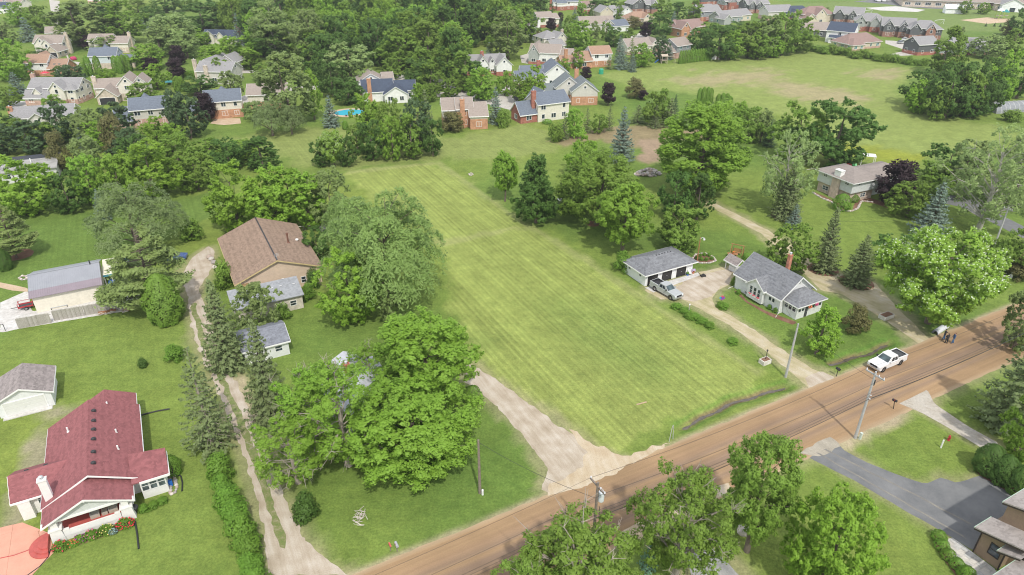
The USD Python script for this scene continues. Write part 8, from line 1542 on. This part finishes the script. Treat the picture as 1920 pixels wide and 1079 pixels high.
V = thing('parasol', 'red parasol on the patio of the skylight house', 'parasol', tuple(at(87, 147)), 0); m = MB(); m.tube([(0, 0, 0), (0, 0, 2.4)], .04, 5); m.build(V, 'pole', steel); m = MB(); m.lathe([(1.6, 2.0), (.1, 2.55)], (0, 0, 0), 8); m.build(V, 'canopy', plain('red_canvas', (.55, .05, .08), .8))
P = thing('azalea', 'pink flowering azalea beside the drive of the three gabled house', 'shrub', tuple(at(138, 113)), 0); rr = np.random.default_rng(6); d = unit(rr, 500); v, f, nn = leaf_quads(rr, d*[1.3, 1.1, .8] + [0, 0, .6], d, .45); wmesh(P + '/blooms', v, f, plain('pink_petals_far', (.6, .06, .18), .8, var=.3), nn)
V = thing('grill', 'covered black grill on the brick house patio', 'grill', tuple(at(441, 220)), 18); m = MB(); m.lathe([(.5, 0), (.55, .8), (.3, 1.2)], (0, 0, 0), 10); m.build(V, 'cover', iron)
for k, (x, y) in enumerate(((428, 221), (434, 221))): P = thing('patio_chair', ('left', 'right')[k] + ' dark chair on the brick house patio', 'chair', tuple(at(x, y)), 18); m = MB(); m.box(-.3, .3, -.3, .3, .35, .45); m.box(-.3, .3, .25, .32, .45, 1.0); m.build(P, 'seat', iron); m = MB(); [m.box(a - .03, a + .03, b - .03, b + .03, 0, .35) for a in (-.25, .25) for b in (-.25, .25)]; m.build(P, 'leg', iron)
V = thing('garden_shed', 'white canopy shelter behind the tan ranch house', 'shelter', tuple(at(1624, 312)), -20); m = MB(); m.slab([(-1.6, -1.3, 2.9), (1.6, -1.3, 2.9), (1.6, 1.3, 2.9), (-1.6, 1.3, 2.9)], .1); m.build(V, 'roof', white); m = MB(); [m.box(x - .06, x + .06, y - .06, y + .06, 0, 2.8) for x in (-1.5, 1.5) for y in (-1.2, 1.2)]; m.build(V, 'post', white)
for k, (x, y, cc, lb) in enumerate(((1572, 317, (.05, .35, .5), 'teal plastic toy house'), (1582, 318, (.6, .3, .1), 'orange plastic toy bin'), (1590, 318, (.55, .06, .05), 'red plastic toy car'), (1594, 314, (.1, .2, .5), 'blue plastic toy slide'), (1600, 318, (.08, .4, .12), 'green plastic toy horse'))):
    P = thing('plastic_toy', lb + ' behind the tan ranch house', 'toy', tuple(at(x, y)), 20*k); m = MB(); m.box(-.7, .7, -.5, .5, 0, .8); m.extr([(-.7, .8), (.7, .8), (0, 1.5)], 'y', -.5, .5); m.build(P, 'body', plain(f'toy_plastic_{k}', cc, .4))
V = thing('wire_fence', 'dark wire fence across the grass behind the ranch house', 'fence', (0, 0, 0)); WF = [at(x, y) for x, y in ((1570, 302), (1578, 305), (1588, 309), (1598, 313), (1610, 317))]
for q in WF: m = MB(); m.tube([q, q + [0, 0, 1.4]], .06, 4); m.build(V, 'post', iron)
for a, b in zip(WF, WF[1:]): m = MB(); [m.tube([a + [0, 0, z], b + [0, 0, z]], .025, 3) for z in (.4, .9, 1.35)]; m.build(V, 'wire', iron)
for k, (x, y) in enumerate(((965, 205),)): P = thing('basketball_hoop', 'basketball hoop beside the drive of the red chimney house', 'hoop', tuple(at(x, y)), 40); m = MB(); m.tube([(0, 0, 0), (0, 0, 3.0), (.5, 0, 3.2)], .07, 5); m.build(P, 'pole', iron); m = MB(); m.box(.5, .55, -.9, .9, 2.8, 3.9); m.build(P, 'backboard', black_trim)
for k, (x, y, lb) in enumerate(((983, 216, 'clipped dark hedge block left of the red chimney house'), (1026, 232, 'clipped dark hedge block at the foot of the red chimney'))): tree('ball_shrub', 'clipped_bush', lb, 'shrub', x, y, h=1.3, r=1.5)
# ditch culverts and weeds
V = thing('culvert', 'grey concrete culvert end under the flowering catalpa', 'culvert', tuple(at(1752, 627)), YAW + 8); m = MB(); m.lathe([(.45, 0), (.45, 3.6), (.36, 3.6), (.36, 0)], (0, 0, 0), 14); v = np.vstack(m.v); m2 = MB(); m2.add(np.column_stack([v[:, 2], v[:, 0], v[:, 1] + .2]), m.f[:-2]); m2.build(V, 'pipe', plain('pale_pipe', (.55, .57, .6), .6))

# ------------------------------------------------------------------ people by the road
import manifold3d as m3
def figure(label, px, py, rz, top, trousers, hair, arms, stride=.12, lean=0.0, h=1.75):
    k = h / 1.75; P = thing('person', label, 'person', tuple(at(px, py) + [0, 0, .012]), rz)
    def hull(*js):
        return m3.Manifold.batch_hull([m3.Manifold.sphere(r*k, 12).translate((x*k, y*k, z*k)) for (x, y, z), r in js])
    J = {'hip': ((0, 0, .95), .125), 'chest': ((lean, 0, 1.30), .14), 'neck': ((lean*1.3, 0, 1.48), .055), 'head': ((lean*1.5 + .015, 0, 1.63), .098), 'chin': ((lean*1.5 + .05, 0, 1.56), .06)}
    leg = {s: [((0, s*.09, .92), .092), ((stride*s*.5 + .02, s*.10, .50), .062), ((stride*s, s*.10, .09), .045)] for s in (-1, 1)}
    arm = {s: [((lean, s*.19, 1.40), .058)] + [(q, r) for q, r in zip(arms[s], (.045, .035))] for s in (-1, 1)}
    parts = [hull(((0, -.07, .95), .11), ((0, .07, .95), .11), ((lean, -.12, 1.32), .11), ((lean, .12, 1.32), .11)), hull(((lean, -.16, 1.42), .06), ((lean, .16, 1.42), .06), J['neck']), hull(J['neck'], J['head']), hull(J['head'], J['chin']),
             hull(((lean*1.5 + .10, 0, 1.60), .018), ((lean*1.5 + .09, 0, 1.64), .012))]
    for s in (-1, 1):
        parts += [hull(a, b) for a, b in zip(leg[s], leg[s][1:])] + [hull(a, b) for a, b in zip(arm[s], arm[s][1:])]
        fx, fy, fz = leg[s][-1][0]; parts.append(hull(((fx - .04, fy, .045), .045), ((fx + .15, fy + s*.02, .035), .035)))
        hx, hy, hz = arm[s][-1][0]; d = np.array(arms[s][1]) - np.array(arms[s][0]); d /= np.linalg.norm(d); e = np.array([hx, hy, hz])
        parts.append(hull((tuple(e), .032), (tuple(e + d*.08), .036)))
        sd = np.cross(d, [0, 0, 1.]); sd /= np.linalg.norm(sd) + 1e-6
        for f in range(4): q = e + d*.09 + sd*(f - 1.5)*.018; parts.append(hull((tuple(q), .0095), (tuple(q + d*(.05 + .01*(f in (1, 2))) + [0.012, 0, -.01]), .008)))
        parts.append(hull((tuple(e + d*.03 + sd*.03), .011), (tuple(e + d*.09 + sd*.055), .009)))
    B = m3.Manifold.batch_boolean(parts, m3.OpType.Add).refine_to_length(.035*k); mm = B.to_mesh(); tm = trimesh.Trimesh(mm.vert_properties[:, :3], mm.tri_verts); trimesh.smoothing.filter_taubin(tm, iterations=4)
    skin = plain('skin', (.50, .30, .22), .6, var=.06); usdkit.mesh(stage, P + '/body', tm, skin, smooth=True)
    def cloth(name, pieces, mat, grow=.018):
        c = m3.Manifold.batch_boolean([hull(*[((x, y, z), r + grow) for (x, y, z), r in pc]) for pc in pieces], m3.OpType.Add).refine_to_length(.04*k); q = c.to_mesh(); t = trimesh.Trimesh(q.vert_properties[:, :3], q.tri_verts); trimesh.smoothing.filter_taubin(t, iterations=3); usdkit.mesh(stage, P + '/' + name, t, mat, smooth=True)
    cloth('jacket', [[((0, -.07, .93), .115), ((0, .07, .93), .115), ((lean, -.12, 1.32), .115), ((lean, .12, 1.32), .115)], [((lean, -.16, 1.42), .06), ((lean, .16, 1.42), .06), ((lean*1.2, 0, 1.46), .05)]] + [[a, b] for s in (-1, 1) for a, b in zip(arm[s], arm[s][1:])], top)
    cloth('trousers', [[((0, -.07, .92), .108), ((0, .07, .92), .108)]] + [[a, b] for s in (-1, 1) for a, b in zip(leg[s], leg[s][1:])], trousers, .02)
    cloth('hair', [[((lean*1.5 - .01, 0, 1.665), .098)], [((lean*1.5 - .05, 0, 1.62), .07)]], hair, .006)
    for s in (-1, 1): fx, fy, fz = leg[s][-1][0]; cloth('shoe', [[((fx - .04, fy, .045), .045), ((fx + .15, fy + s*.02, .035), .035)]], black_trim, .012) if s < 0 else cloth('shoe_001', [[((fx - .04, fy, .045), .045), ((fx + .15, fy + s*.02, .035), .035)]], black_trim, .012)
    fm = MB(); [fm.lathe([(.002, -.008), (.011, 0), (.002, .008)], (lean*1.5*k + .104*k, s*.034*k, 1.645*k), 6) for s in (-1, 1)]; fm.build(P, 'eyes', black_trim)
cl_blue = plain('blue_jacket', (.03, .08, .19), .8, var=.2); cl_black = plain('black_cloth', (.018, .018, .02), .85, var=.2); cl_jean = plain('denim', (.05, .12, .24), .85, var=.2); cl_dark = plain('dark_hair', (.03, .02, .015), .8); cl_brown = plain('brown_hair', (.12, .06, .03), .8)
figure('person in a blue jacket and blue jeans on the road side of the three', 1785.5, 644, 160, cl_blue, cl_jean, cl_brown, {-1: ((.04, -.27, 1.15), (.16, -.2, 1.0)), 1: ((.02, .27, 1.14), (.1, .24, .9))}, h=1.82)
figure('person in black clothes standing in the middle of the three', 1773.5, 644, 100, cl_black, cl_black, cl_dark, {-1: ((.06, -.26, 1.15), (.25, -.12, 1.12)), 1: ((.06, .26, 1.15), (.25, .1, 1.15))}, .08, .02, 1.7)
figure('person in a dark top and blue jeans nearest the flowering catalpa', 1768.5, 637, -40, cl_black, cl_jean, cl_dark, {-1: ((.03, -.27, 1.14), (.08, -.25, .9)), 1: ((.08, .26, 1.18), (.28, .15, 1.2))}, .1, 0, 1.8)

# ------------------------------------------------------------------ the air
hz = usdkit.material(stage, '/World/Looks/haze_air', {'v': ('principled_volume', {'color': (0.92, 0.95, 1.0), 'density': 0.00011, 'anisotropy': 0.3})}, [], volume='v.volume')
m = MB(); m.box(-4200, 4200, -4200, 4200, -1.8, 62); m.build('/World', 'haze', hz, top=('thin pale summer haze lying over the whole neighbourhood', 'haze', None, 'stuff'))
